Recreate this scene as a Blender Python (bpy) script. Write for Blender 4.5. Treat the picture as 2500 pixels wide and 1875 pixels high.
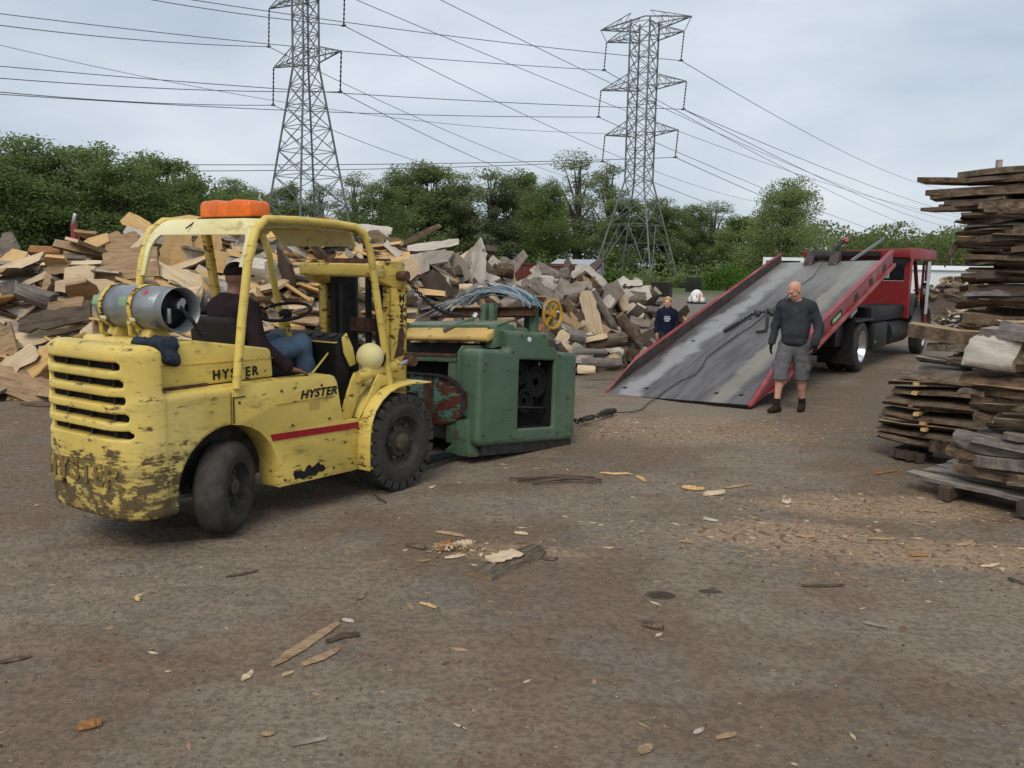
import bpy, bmesh, math, random
import numpy as np
from mathutils import Vector, Matrix, Euler, noise as mnoise

for o in list(bpy.data.objects): bpy.data.objects.remove(o, do_unlink=True)
SC = bpy.context.scene
COL = SC.collection
R = math.radians
random.seed(11)
RNG = np.random.default_rng(5)

# ------------------------------------------------------------------ camera
CAM_H, PITCH, ROLL = 1.9, R(7.8), R(1.1)
FPX, PCX, PCY = 2094., 1250., 937.5
_f = Vector((0, math.cos(PITCH), -math.sin(PITCH)))
_r0 = Vector((1, 0, 0)); _u0 = _r0.cross(_f)
_r = _r0*math.cos(ROLL) + _u0*math.sin(ROLL)
_u = -_r0*math.sin(ROLL) + _u0*math.cos(ROLL)
CAMP = Vector((0, 0, CAM_H))
cd = bpy.data.cameras.new('camera'); cam = bpy.data.objects.new('camera', cd); COL.objects.link(cam)
m = Matrix((( _r.x, _u.x, -_f.x, 0), (_r.y, _u.y, -_f.y, 0), (_r.z, _u.z, -_f.z, CAM_H), (0, 0, 0, 1)))
cam.matrix_world = m
cd.sensor_fit = 'HORIZONTAL'; cd.sensor_width = 36; cd.lens = 36*FPX/2500
cd.clip_start = .05; cd.clip_end = 5000
SC.camera = cam

# ------------------------------------------------------------------ sky, sun, exposure
SUN_EL, SUN_AZ = 47, 196          # soft light from high up behind the camera
w = bpy.data.worlds.new('World'); SC.world = w; w.use_nodes = True
nt = w.node_tree; nt.nodes.clear()
def wn(t, **k):
    n = nt.nodes.new(t)
    for a, b in k.items(): setattr(n, a, b)
    return n
sky = wn('ShaderNodeTexSky', sky_type='NISHITA', sun_disc=False, sun_elevation=R(SUN_EL), sun_rotation=R(SUN_AZ),
         altitude=50, air_density=1.0, dust_density=2.0, ozone_density=1.0)
tc = wn('ShaderNodeTexCoord'); mp = wn('ShaderNodeMapping'); mp.inputs['Scale'].default_value = (1.0, 1.0, 3.2)
nt.links.new(tc.outputs['Generated'], mp.inputs['Vector'])
n1 = wn('ShaderNodeTexNoise'); n1.inputs['Scale'].default_value = 2.2; n1.inputs['Detail'].default_value = 6; n1.inputs['Roughness'].default_value = .52
nt.links.new(mp.outputs['Vector'], n1.inputs['Vector'])
cr = wn('ShaderNodeValToRGB'); e = cr.color_ramp.elements
e[0].position = .34; e[0].color = (4.0, 4.6, 5.4, 1); e[1].position = .68; e[1].color = (6.5, 6.95, 7.5, 1)
nt.links.new(n1.outputs['Fac'], cr.inputs['Fac'])
mx = wn('ShaderNodeMix', data_type='RGBA'); mx.inputs[0].default_value = .86
nt.links.new(sky.outputs['Color'], mx.inputs[6]); nt.links.new(cr.outputs['Color'], mx.inputs[7])
bg = wn('ShaderNodeBackground'); bg.inputs['Strength'].default_value = .1
out = wn('ShaderNodeOutputWorld')
nt.links.new(mx.outputs[2], bg.inputs['Color']); nt.links.new(bg.outputs['Background'], out.inputs['Surface'])
sd = bpy.data.lights.new('sun', 'SUN'); sd.energy = 1.5; sd.angle = R(30); sd.color = (1, .91, .78)
so = bpy.data.objects.new('sun', sd); COL.objects.link(so)
_sdir = Vector((math.sin(R(SUN_AZ))*math.cos(R(SUN_EL)), math.cos(R(SUN_AZ))*math.cos(R(SUN_EL)), math.sin(R(SUN_EL))))
so.rotation_euler = _sdir.to_track_quat('Z', 'Y').to_euler()
SC.view_settings.view_transform = 'Standard'; SC.view_settings.look = 'None'
SC.view_settings.exposure = 0.34; SC.view_settings.gamma = 1.0
SC.render.engine = 'CYCLES'
SC.cycles.max_bounces = 6; SC.cycles.diffuse_bounces = 3; SC.cycles.glossy_bounces = 3
SC.cycles.transparent_max_bounces = 8; SC.cycles.use_denoising = True

# ------------------------------------------------------------------ pixel helpers (photo pixels, 2500 wide)
def ray(px, py): return _f + _r*((px-PCX)/FPX) - _u*((py-PCY)/FPX)
def on_ground(px, py, z=0.): d = ray(px, py); return CAMP + d*((z-CAM_H)/d.z)
def at_y(px, py, Y): d = ray(px, py); return CAMP + d*(Y/d.y)
def to_px(p):
    d = Vector(p)-CAMP; z = d.dot(_f); return PCX+FPX*d.dot(_r)/z, PCY-FPX*d.dot(_u)/z, z

# ------------------------------------------------------------------ materials
class NM:
    def __init__(s, name, rough=.8, metal=0., spec=.3):
        s.m = bpy.data.materials.new(name); s.m.use_nodes = True; s.t = s.m.node_tree
        s.b = s.t.nodes['Principled BSDF']; s.b.inputs['Roughness'].default_value = rough
        s.b.inputs['Metallic'].default_value = metal; s.b.inputs['Specular IOR Level'].default_value = spec
        s.tc = s.t.nodes.new('ShaderNodeTexCoord'); s.co = s.tc.outputs['Object']
    def L(s, a, b): s.t.links.new(a, b)
    def N(s, t, **k):
        n = s.t.nodes.new(t)
        for a, b in k.items(): setattr(n, a, b)
        return n
    def val(s, x, inp):
        if hasattr(x, 'is_linked') or hasattr(x, 'links'): s.L(x, inp)
        elif isinstance(x, (tuple, list)): inp.default_value = tuple(x)+((1,) if len(x) == 3 and inp.type == 'RGBA' else ())
        else: inp.default_value = x
    def map(s, scale=(1, 1, 1), loc=(0, 0, 0), rot=(0, 0, 0), co=None):
        n = s.N('ShaderNodeMapping'); s.L(co or s.co, n.inputs[0])
        n.inputs['Scale'].default_value = scale; n.inputs['Rotation'].default_value = rot; s.val(loc, n.inputs['Location']); return n.outputs[0]
    def noise(s, scale, detail=4, rough=.55, co=None, dist=0.):
        n = s.N('ShaderNodeTexNoise'); s.L(co or s.co, n.inputs['Vector']); n.inputs['Scale'].default_value = scale
        n.inputs['Detail'].default_value = detail; n.inputs['Roughness'].default_value = rough; n.inputs['Distortion'].default_value = dist
        return n.outputs['Fac']
    def voro(s, scale, co=None, feature='F1', out='Distance'):
        n = s.N('ShaderNodeTexVoronoi', feature=feature); s.L(co or s.co, n.inputs['Vector']); n.inputs['Scale'].default_value = scale; return n.outputs[out]
    def ramp(s, fac, *stops):
        n = s.N('ShaderNodeValToRGB'); s.L(fac, n.inputs[0]); el = n.color_ramp.elements
        while len(el) < len(stops): el.new(.5)
        for q, (p, c) in zip(el, stops):
            q.position = p; q.color = (c, c, c, 1) if isinstance(c, (int, float)) else tuple(c)+(1,)
        return n.outputs[0]
    def mix(s, fac, a, b, mode='MIX'):
        n = s.N('ShaderNodeMix', data_type='RGBA', blend_type=mode); s.val(fac, n.inputs[0]); s.val(a, n.inputs[6]); s.val(b, n.inputs[7]); return n.outputs[2]
    def math(s, op, a, b=0., clamp=False):
        n = s.N('ShaderNodeMath', operation=op, use_clamp=clamp); s.val(a, n.inputs[0]); s.val(b, n.inputs[1]); return n.outputs[0]
    def sep(s, co=None):
        n = s.N('ShaderNodeSeparateXYZ'); s.L(co or s.co, n.inputs[0]); return n.outputs
    def rnd(s): return s.N('ShaderNodeObjectInfo').outputs['Random']
    def ss(s, x, a, b):
        n = s.N('ShaderNodeMapRange', interpolation_type='SMOOTHSTEP'); s.val(x, n.inputs[0]); n.inputs[1].default_value = a; n.inputs[2].default_value = b; return n.outputs[0]
    def col(s, c): s.val(c, s.b.inputs['Base Color']); return s
    def rough(s, c): s.val(c, s.b.inputs['Roughness']); return s
    def bump(s, h, strength=.3, dist=.01):
        n = s.N('ShaderNodeBump'); n.inputs['Strength'].default_value = strength; n.inputs['Distance'].default_value = dist
        s.L(h, n.inputs['Height']); s.L(n.outputs[0], s.b.inputs['Normal']); return s

MAT = {}
def simple(name, c, rough=.7, metal=0., var=.25, scale=6., spec=.3, bump=0.):
    k = NM(name, rough, metal, spec); n = k.noise(scale, 5, .6)
    lo = tuple(x*(1-var) for x in c); hi = tuple(min(1, x*(1+var)) for x in c)
    k.col(k.ramp(n, (.3, lo), (.7, hi)))
    if bump: k.bump(k.noise(scale*6, 4), bump, .01)
    MAT[name] = k.m; return k.m

def painted(name, c, chip_lo=.60, rust=(.10, .045, .02), dirt=(.09, .065, .035), rough=.5, zdirt=None, pale=None, chip_scale=9., scr=True, band=None, dust=None):
    """Old machine paint: fading, chips down to rust, scratches, grime of its own shape."""
    k = NM(name, rough, 0, .35)
    big = k.noise(2.2, 5, .6); base = k.mix(k.ss(big, .3, .75), tuple(x*.86 for x in c), tuple(min(1, x*1.1) for x in c))
    if pale: base = k.mix(k.ss(k.noise(1.3, 3), .45, .7), base, pale)
    s1 = k.noise(2.2, 7, .72, k.map((1.2, 1.2, 3.5))); s2 = k.noise(2.4, 6, .75, k.map((2.2, 2.2, 26)))
    z = k.sep()[2]
    if zdirt:
        low = k.math('SUBTRACT', 1., k.ss(z, zdirt[0], zdirt[1]))
        thr = k.math('MULTIPLY', low, zdirt[2])
    else: thr = 0.
    if band:
        thr = k.math('ADD', thr, k.math('MULTIPLY', k.math('SUBTRACT', 1., k.ss(k.math('ADD', z, k.math('MULTIPLY', k.noise(5, 4), .12)), band[0]+.06, band[1]+.06)), band[2]))
    g = k.math('ADD', k.math('MULTIPLY', k.noise(chip_scale, 10, .68, k.map((1, 1, 2.0))), .72), k.math('MULTIPLY', s2, .30 if scr else .14))
    g = k.math('ADD', g, thr)
    pt = k.N('ShaderNodeNewGeometry').outputs['Pointiness']; ed = k.math('MULTIPLY', k.math('SUBTRACT', pt, .515), .6); ed = k.math('MINIMUM', k.math('MAXIMUM', ed, 0.), .032); g = k.math('ADD', g, ed)
    grime = k.ss(k.math('ADD', s1, thr), .52, .76); base = k.mix(k.math('MULTIPLY', grime, .75), base, dirt)
    chips = k.ss(g, chip_lo+.06, chip_lo+.10)
    edge = k.ss(g, chip_lo+.02, chip_lo+.07); base = k.mix(k.math('MULTIPLY', edge, .45), base, tuple(x*.55 for x in c))
    if dust:
        gn = k.N('ShaderNodeNewGeometry'); nz = k.sep(gn.outputs['Normal'])[2]; base = k.mix(k.math('MULTIPLY', k.math('MULTIPLY', k.ss(nz, .55, .98), .75), k.ss(k.noise(5, 5), .3, .6)), base, dust)
    chipcol = k.mix(k.noise(25, 3), rust, tuple(x*.45 for x in rust)); base = k.mix(chips, base, chipcol)
    k.col(base); k.rough(k.math('ADD', rough, k.math('MULTIPLY', k.math('MAXIMUM', chips, grime), .3)))
    k.bump(k.math('SUBTRACT', k.noise(12, 3), k.math('MULTIPLY', chips, .35)), .12, .01)
    MAT[name] = k.m; return k.m

def wood(name, c1, c2, dark, rough=.85, stain=.5, grain=1.):
    k = NM(name, rough, 0, .2); r = k.rnd()
    off = k.math('MULTIPLY', r, 37.)
    cb = k.N('ShaderNodeCombineXYZ'); k.L(off, cb.inputs[0]); k.L(off, cb.inputs[1]); k.L(off, cb.inputs[2])
    g = k.noise(5., 6, .66, k.map((.5, 6, 6), cb.outputs[0]), .8); f = k.noise(11., 6, .7, k.map((.35, 9, 9), cb.outputs[0]))
    b = k.noise(3.4, 6, .66, k.map((.7, 1.6, 1.6), cb.outputs[0]))
    col = k.mix(r, c1, c2); col = k.mix(k.math('MULTIPLY', k.ss(g, .42, .70), .7*grain), col, dark)
    col = k.mix(k.math('MULTIPLY', k.ss(b, .48, .7), stain), col, tuple(x*.6 for x in dark))
    k.col(col); k.bump(f, .35, .008); MAT[name] = k.m; return k.m

# ------------------------------------------------------------------ mesh builder
def link(o, parent=None):
    COL.objects.link(o)
    if parent is not None: o.parent = parent
    return o
def tag(o, label, cat, group=None, kind=None):
    if label: o['label'] = label
    if cat: o['category'] = cat
    if group: o['group'] = group
    if kind: o['kind'] = kind
    return o
def empty(name, loc=(0, 0, 0), rz=0., label=None, cat=None, group=None):
    o = bpy.data.objects.new(name, None); o.empty_display_size = .1; link(o); o.location = loc; o.rotation_euler = (0, 0, rz)
    return tag(o, label, cat, group)
def obj(name, me, parent=None, label=None, cat=None, group=None, kind=None):
    o = bpy.data.objects.new(name, me); link(o, parent); return tag(o, label, cat, group, kind)

class MB:
    def __init__(s): s.v = []; s.f = []; s.mi = []; s.cm = 0
    def add(s, vs, fs, mi=None):
        n = len(s.v); s.v.extend([tuple(q) for q in vs]); s.f.extend([tuple(i+n for i in f) for f in fs])
        mi = s.cm if mi is None else mi; s.mi.extend([mi]*len(fs)); return s
    def box(s, c, d, rot=None, mi=None):
        x, y, z = d[0]/2, d[1]/2, d[2]/2; c = Vector(c)
        vs = [Vector(p) for p in ((-x, -y, -z), (x, -y, -z), (x, y, -z), (-x, y, -z), (-x, -y, z), (x, -y, z), (x, y, z), (-x, y, z))]
        if rot is not None:
            q = rot if isinstance(rot, Matrix) else Euler(rot).to_matrix(); vs = [q@v for v in vs]
        return s.add([v+c for v in vs], [(3, 2, 1, 0), (4, 5, 6, 7), (0, 1, 5, 4), (1, 2, 6, 5), (2, 3, 7, 6), (3, 0, 4, 7)], mi)
    def span(s, a, b, mi=None):
        return s.box([(p+q)/2 for p, q in zip(a, b)], [abs(p-q) for p, q in zip(a, b)], None, mi)
    def bar(s, a, b, w, h=None, up=(0, 0, 1), mi=None):
        a, b = Vector(a), Vector(b); x = (b-a); L = x.length
        if L < 1e-6: return s
        x /= L; u = Vector(up); 
        if abs(u.dot(x)) > .98: u = Vector((1, 0, 0))
        y = u.cross(x).normalized(); z = x.cross(y)
        return s.box((a+b)/2, (L, w, h or w), Matrix((x, y, z)).transposed(), mi)
    def tube(s, pts, rad, n=10, cap=True, mi=None, closed=False):
        pts = [Vector(p) for p in pts]; k = len(pts)
        rad = rad if isinstance(rad, (list, tuple)) else [rad]*k
        vs = []; fs = []; prev = None
        for i, p in enumerate(pts):
            if closed: t = pts[(i+1) % k]-pts[i-1]
            else: t = pts[min(i+1, k-1)]-pts[max(i-1, 0)]
            t.normalize()
            if prev is None:
                a = Vector((0, 0, 1)) if abs(t.z) < .9 else Vector((1, 0, 0)); x = a.cross(t).normalized()
            else: x = (prev - t*prev.dot(t)).normalized()
            prev = x; y = t.cross(x)
            for j in range(n):
                an = 2*math.pi*j/n; vs.append(p+(x*math.cos(an)+y*math.sin(an))*rad[i])
        for i in range(k if closed else k-1):
            for j in range(n):
                i2 = (i+1) % k; fs.append((i*n+j, i*n+(j+1) % n, i2*n+(j+1) % n, i2*n+j))
        if cap and not closed: fs.append(tuple(reversed(range(n)))); fs.append(tuple((k-1)*n+j for j in range(n)))
        return s.add(vs, fs, mi)
    def lathe(s, prof, o, ax, n=32, mi=None, x0=None, closed=False):
        """prof: (along axis, radius); revolves about axis ax through o."""
        o = Vector(o); ax = Vector(ax).normalized(); a = Vector((0, 0, 1)) if abs(ax.z) < .9 else Vector((1, 0, 0))
        x = a.cross(ax).normalized(); y = ax.cross(x); vs = []; fs = []; k = len(prof)
        for (h, r) in prof:
            for j in range(n):
                an = 2*math.pi*j/n; vs.append(o+ax*h+(x*math.cos(an)+y*math.sin(an))*r)
        for i in range(k if closed else k-1):
            i2 = (i+1) % k
            for j in range(n): fs.append((i*n+j, i*n+(j+1) % n, i2*n+(j+1) % n, i2*n+j))
        return s.add(vs, fs, mi)
    def prism(s, poly, fn, a, b, mi=None):
        """poly: 2-D points; fn(u,v,t) -> 3-D; extruded from t=a to t=b."""
        n = len(poly); vs = [fn(u, v, a) for u, v in poly]+[fn(u, v, b) for u, v in poly]
        fs = [tuple(range(n)), tuple(reversed(range(n, 2*n)))]+[(i, i+n, (i+1) % n+n, (i+1) % n) for i in range(n)]
        return s.add(vs, fs, mi)
    def grid(s, P, mi=None, cu=False, skip=None):
        """P[i][j] points."""
        a = len(P); b = len(P[0]); vs = [p for row in P for p in row]; fs = []
        for i in range(a-1):
            for j in range(b if cu else b-1):
                if skip and skip(i, j): continue
                fs.append((i*b+j, i*b+(j+1) % b, (i+1)*b+(j+1) % b, (i+1)*b+j))
        return s.add(vs, fs, mi)
    def mesh(s, name, mats, smooth=False, bevel=0., seg=2, angle=35, recalc=True):
        me = bpy.data.meshes.new(name); me.from_pydata(s.v, [], s.f); 
        mats = mats if isinstance(mats, (list, tuple)) else [mats]
        for q in mats: me.materials.append(MAT[q] if isinstance(q, str) else q)
        if len(mats) > 1: me.polygons.foreach_set('material_index', s.mi)
        if recalc or bevel:
            bm = bmesh.new(); bm.from_mesh(me)
            if recalc: bmesh.ops.recalc_face_normals(bm, faces=bm.faces)
            if bevel:
                ed = [e for e in bm.edges if len(e.link_faces) == 2 and e.calc_face_angle(0) > R(28)]
                bmesh.ops.bevel(bm, geom=ed, offset=bevel, segments=seg, profile=.5, affect='EDGES', clamp_overlap=True)
            bm.to_mesh(me); bm.free()
        if smooth or bevel:
            me.polygons.foreach_set('use_smooth', [True]*len(me.polygons))
            try: me.set_sharp_from_angle(angle=R(angle))
            except Exception: pass
        me.update(); return me
    def build(s, name, mats, parent=None, label=None, cat=None, group=None, kind=None, **k):
        return obj(name, s.mesh(name, mats, **k), parent, label, cat, group, kind)

def copy_tree(o, parent=None):
    c = o.copy(); COL.objects.link(c); c.parent = parent
    for ch in list(o.children): copy_tree(ch, c)
    return c

def text_mesh(body, size, mat, name='lettering', extrude=.002, shear=0., bold=.028, spacing=1.):
    cu = bpy.data.curves.new('t', 'FONT'); cu.body = body; cu.size = size; cu.extrude = extrude; cu.shear = shear
    cu.align_x = 'LEFT'; cu.offset = size*bold; cu.space_character = spacing; cu.resolution_u = 3
    o = bpy.data.objects.new('t', cu); COL.objects.link(o)
    me = bpy.data.meshes.new_from_object(o.evaluated_get(bpy.context.evaluated_depsgraph_get()))
    bpy.data.objects.remove(o); bpy.data.curves.remove(cu); me.name = name
    me.materials.clear(); me.materials.append(MAT[mat]); return me
def map_mesh(me, fn):
    n = len(me.vertices); a = np.empty(n*3, np.float32); me.vertices.foreach_get('co', a); a = a.reshape(-1, 3)
    b = np.array([fn(*p) for p in a], np.float32); me.vertices.foreach_set('co', b.ravel()); me.update(); return me

# ------------------------------------------------------------------ soft-body surface (signed distance + surface nets)
class SDF:
    def __init__(s, lo, hi, h):
        s.lo = np.array(lo, float); s.h = h; n = np.ceil((np.array(hi)-s.lo)/h).astype(int)+1; s.n = n
        s.g = np.full(tuple(n), 1.0, np.float32)
    def _sub(s, lo, hi):
        a = np.maximum(((np.array(lo)-s.lo)/s.h).astype(int), 0); b = np.minimum(((np.array(hi)-s.lo)/s.h).astype(int)+2, s.n)
        sl = tuple(slice(i, max(j, i)) for i, j in zip(a, b))
        ax = [s.lo[k]+s.h*np.arange(sl[k].start, sl[k].stop) for k in range(3)]
        return sl, np.meshgrid(*ax, indexing='ij')
    def put(s, fn, lo, hi, k=.02, op='u'):
        pad = k+3*s.h; sl, (X, Y, Z) = s._sub(np.array(lo)-pad, np.array(hi)+pad)
        if X.size == 0: return
        d = fn(X, Y, Z); g = s.g[sl]
        if op == 'u':
            h = np.clip(.5+.5*(g-d)/k, 0, 1); s.g[sl] = g*(1-h)+d*h-k*h*(1-h)
        else:
            h = np.clip(.5-.5*(g+d)/k, 0, 1); s.g[sl] = g*(1-h)+(-d)*h+k*h*(1-h)
    def cap(s, a, b, ra, rb, k=.02, flat=None, op='u'):
        """round cone; flat=(axis vector, factor) squashes the distance along an axis."""
        a = np.array(a, float); b = np.array(b, float); m = max(ra, rb)
        def fn(X, Y, Z):
            p = np.stack([X-a[0], Y-a[1], Z-a[2]], -1); ba = b-a; t = np.clip((p@ba)/max(ba@ba, 1e-9), 0, 1)
            q = p-t[..., None]*ba
            if flat is not None:
                ax = np.array(flat[0], float); ax /= np.linalg.norm(ax); c = q@ax; q = q+(c*(flat[1]-1))[..., None]*ax
            return np.linalg.norm(q, axis=-1)-(ra+(rb-ra)*t)
        s.put(fn, np.minimum(a, b)-m, np.maximum(a, b)+m, k, op)
    def chain(s, pts, rad, k=.02, flat=None):
        for i in range(len(pts)-1): s.cap(pts[i], pts[i+1], rad[i], rad[i+1], k, flat)
    def ell(s, c, r, k=.02, op='u', rot=None):
        c = np.array(c, float); r = np.array(r, float); M = np.array(rot) if rot is not None else np.eye(3)
        def fn(X, Y, Z):
            p = np.stack([X-c[0], Y-c[1], Z-c[2]], -1)@M; q = np.linalg.norm(p/r, axis=-1)
            q2 = np.linalg.norm(p/(r*r), axis=-1); return np.where(q2 > 1e-6, q*(q-1)/np.maximum(q2, 1e-6), -r.min())
        e = r.max(); s.put(fn, c-e, c+e, k, op)
    def cut(s, c, n):
        """keep the half space (p-c).n < 0"""
        c = np.array(c, float); n = np.array(n, float)/np.linalg.norm(n)
        ax = [s.lo[k]+s.h*np.arange(s.n[k]) for k in range(3)]; X, Y, Z = np.meshgrid(*ax, indexing='ij')
        s.g = np.maximum(s.g, ((X-c[0])*n[0]+(Y-c[1])*n[1]+(Z-c[2])*n[2]).astype(np.float32))
    def wrinkle(s, amp, scale, seed=0, stretch=(1, 1, 1)):
        r = np.random.default_rng(seed); ax = [s.lo[k]+s.h*np.arange(s.n[k]) for k in range(3)]; X, Y, Z = np.meshgrid(*ax, indexing='ij'); d = np.zeros_like(s.g)
        for i in range(7):
            v = r.normal(size=3)*np.array(stretch)*scale; d += np.sin(X*v[0]+Y*v[1]+Z*v[2]+r.uniform(0, 6)+1.5*np.sin(X*v[1]*.5+Z*v[0]*.6)).astype(np.float32)
        s.g = s.g+d*(amp/3)
    def mesh(s, name, mats, paint=None):
        g = s.g; ins = g < 0; n = s.n
        c = [ins[i:n[0]-1+i, j:n[1]-1+j, k:n[2]-1+k] for i in (0, 1) for j in (0, 1) for k in (0, 1)]
        cnt = sum(q.astype(np.int8) for q in c); act = (cnt > 0) & (cnt < 8); idx = np.full(act.shape, -1, np.int64); ii = np.argwhere(act); idx[act] = np.arange(len(ii))
        acc = np.zeros((len(ii), 3)); num = np.zeros(len(ii)); cor = [(i, j, k) for i in (0, 1) for j in (0, 1) for k in (0, 1)]
        for a in range(8):
            for b in range(a+1, 8):
                if sum(abs(p-q) for p, q in zip(cor[a], cor[b])) != 1: continue
                A = np.array(cor[a]); B = np.array(cor[b]); ga = g[tuple((ii+A).T)]; gb = g[tuple((ii+B).T)]
                mk = (ga < 0) != (gb < 0); t = np.where(mk, ga/np.where(mk, ga-gb, 1), 0)
                acc += np.where(mk[:, None], A+t[:, None]*(B-A), 0); num += mk
        V = s.lo+s.h*(ii+acc/np.maximum(num, 1)[:, None]); F = []
        for ax in range(3):
            u, v = [(1, 2), (2, 0), (0, 1)][ax]; sh = [slice(None)]*3; sh2 = [slice(None)]*3; sh[ax] = slice(0, -1); sh2[ax] = slice(1, None)
            A = ins[tuple(sh)]; B = ins[tuple(sh2)]; e = np.argwhere(A != B); ok = (e[:, u] > 0) & (e[:, v] > 0) & (e[:, u] < n[u]-1) & (e[:, v] < n[v]-1); e = e[ok]
            du = np.zeros(3, int); dv = np.zeros(3, int); du[u] = 1; dv[v] = 1
            q = np.stack([idx[tuple((e-du-dv).T)], idx[tuple((e-dv).T)], idx[tuple(e.T)], idx[tuple((e-du).T)]], 1)
            fl = ~A[tuple(e.T)]; q[fl] = q[fl][:, ::-1]; F.append(q)
        F = np.concatenate(F); F = F[(F >= 0).all(1)]
        me = bpy.data.meshes.new(name); me.from_pydata(V.tolist(), [], F.tolist())
        for q in (mats if isinstance(mats, (list, tuple)) else [mats]): me.materials.append(MAT[q])
        if paint is not None:
            cen = V[F].mean(1); me.polygons.foreach_set('material_index', paint(cen).astype(np.int32))
        me.polygons.foreach_set('use_smooth', [True]*len(me.polygons)); me.update(); return me

# ------------------------------------------------------------------ shared materials
YEL = (.68, .515, .125)
painted('yellow_paint', YEL, .565, zdirt=(.1, .8, .05), chip_scale=7., pale=(.71, .57, .19))
painted('yellow_worn', (.66, .50, .125), .535, rust=(.15, .105, .05), zdirt=(.10, 1.2, .05), dirt=(.19, .15, .06), chip_scale=8., band=(.58, .74, .080), pale=(.70, .56, .19))
painted('yellow_pale', (.74, .66, .32), .60, pale=(.80, .76, .48))
painted('yellow_rusty', (.64, .46, .09), .52, rust=(.09, .035, .012))
painted('green_paint', (.074, .130, .078), .535, rust=(.11, .05, .025), dirt=(.06, .075, .052), pale=(.095, .15, .10), chip_scale=6., dust=(.20, .19, .15))
painted('teal_paint', (.075, .20, .145), .44, rust=(.12, .03, .012), dirt=(.06, .05, .035), chip_scale=4.)
painted('cream_paint', (.55, .365, .11), .57, dirt=(.2, .13, .06))
painted('handwheel_yellow', (.46, .27, .03), .56)
painted('truck_red', (.20, .016, .018), .62, rust=(.05, .03, .025), dirt=(.09, .035, .035), rough=.4, scr=False)
painted('rail_red', (.28, .042, .044), .60, rust=(.08, .03, .02), dirt=(.3, .13, .12), rough=.5, pale=(.40, .11, .11))
simple('black_metal', (.018, .018, .019), .55, .3, .4, 8)
simple('cavity_shade', (.008, .008, .009), .9)  # near-black that puts the shade of openings and hollows into colour
simple('grease_metal', (.045, .042, .04), .55, .5, .5, 12, bump=.2)
simple('rusty_steel', (.10, .052, .032), .75, .3, .5, 14, bump=.3)
simple('steel', (.42, .43, .44), .38, .9, .2, 10)
simple('polished_alloy', (.75, .76, .78), .28, 1., .1, 10)
simple('galvanised', (.16, .18, .18), .7, .1, .25, .6)
simple('black_rubber', (.016, .015, .015), .8, 0, .3, 12)
simple('red_stripe', (.30, .012, .018), .5, 0, .2, 20)
simple('lettering_black', (.012, .011, .01), .7)
simple('lettering_white', (.45, .47, .52), .8)
simple('grey_fender', (.085, .09, .095), .5, 0, .25, 4)
simple('glass_dark', (.012, .014, .016), .12, 0, .1, 3, .5)
simple('mirror_glass', (.55, .6, .62), .06, 1., .05, 2)
simple('white_paint', (.72, .74, .76), .5, 0, .08, 1.5)
painted('raised_letter', (.19, .135, .05), .50, rust=(.50, .37, .09), dirt=(.10, .07, .03), chip_scale=14.)
simple('orange_light', (.66, .135, .008), .35, 0, .3, 9, .5)
simple('hub_brown', (.085, .065, .047), .7, .2, .4, 20)
simple('cable_dark', (.05, .048, .045), .6, .4, .3, 20)
k = NM('tyre_rubber', .86, 0, .2); n = k.noise(7, 6, .65)
k.col(k.ramp(n, (.3, (.032, .030, .028)), (.55, (.055, .05, .045)), (.8, (.095, .085, .072)))); k.bump(k.noise(60, 4), .25, .004); MAT['tyre_rubber'] = k.m
# ================================================================== GROUND
K22 = 2500/2212
def fade_axis(n, near, far, p=2.6):
    t = np.linspace(-1, 1, n); return np.sign(t)*(near*np.abs(t)+(far-near)*np.abs(t)**p*np.abs(t)**4)
gx = fade_axis(301, 14, 900); gy = 7+fade_axis(301, 15, 1500)
gy = gy[gy > -60]
X, Y = np.meshgrid(gx, gy, indexing='ij')
def lump(X, Y, s, seed):
    r = np.random.default_rng(seed); z = np.zeros_like(X)
    for i in range(10):
        a = r.uniform(0, 6.28); f = s*r.uniform(.5, 1.6); z += np.sin(X*math.cos(a)*f+Y*math.sin(a)*f+r.uniform(0, 6.28)+.7*np.sin(X*f*.6*math.sin(a)+1.3*Y*f*.4))
    return z/10
fadeY = np.clip(1-(Y-14)/20, 0, 1)
Z = (.022*lump(X, Y, 1.1, 1)+.014*lump(X, Y, 3.7, 2)+.008*lump(X, Y, 9., 3))*fadeY
# wheel ruts in the soft ground at the lower left
rut = np.exp(-((X+3.6)/1.5)**2-((Y-5.2)/1.6)**2)
Z += rut*.042*np.sin((Y-.18*X)*17+1.5*np.sin(X*1.3))*(.6+.4*np.sin(X*2.1))
Z -= .012
def ground_z(x, y):
    i = min(max(np.searchsorted(gx, x)-1, 0), len(gx)-2); j = min(max(np.searchsorted(gy, y)-1, 0), len(gy)-2)
    u = (x-gx[i])/(gx[i+1]-gx[i]); v = (y-gy[j])/(gy[j+1]-gy[j])
    return float(Z[i, j]*(1-u)*(1-v)+Z[i+1, j]*u*(1-v)+Z[i, j+1]*(1-u)*v+Z[i+1, j+1]*u*v)
na, nb = X.shape
V = np.stack([X, Y, Z], -1).reshape(-1, 3)
I = np.arange(na*nb).reshape(na, nb); F = np.stack([I[:-1, :-1], I[1:, :-1], I[1:, 1:], I[:-1, 1:]], -1).reshape(-1, 4)
k = NM('yard_dirt', .95, 0, .15)
big = k.noise(.32, 5, .6); mid = k.noise(1.4, 6, .65); fine = k.noise(26, 6, .7); peb = k.voro(75); peb2 = k.voro(30)
str_ = k.noise(2.2, 5, .7, k.map((.55, 2.4, 1), rot=(0, 0, R(-12))))
c = k.mix(k.ss(big, .44, .54), (.262, .212, .158), (.200, .147, .103))
c = k.mix(k.math('MULTIPLY', k.ss(mid, .48, .68), .65), c, (.205, .188, .160))
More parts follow.
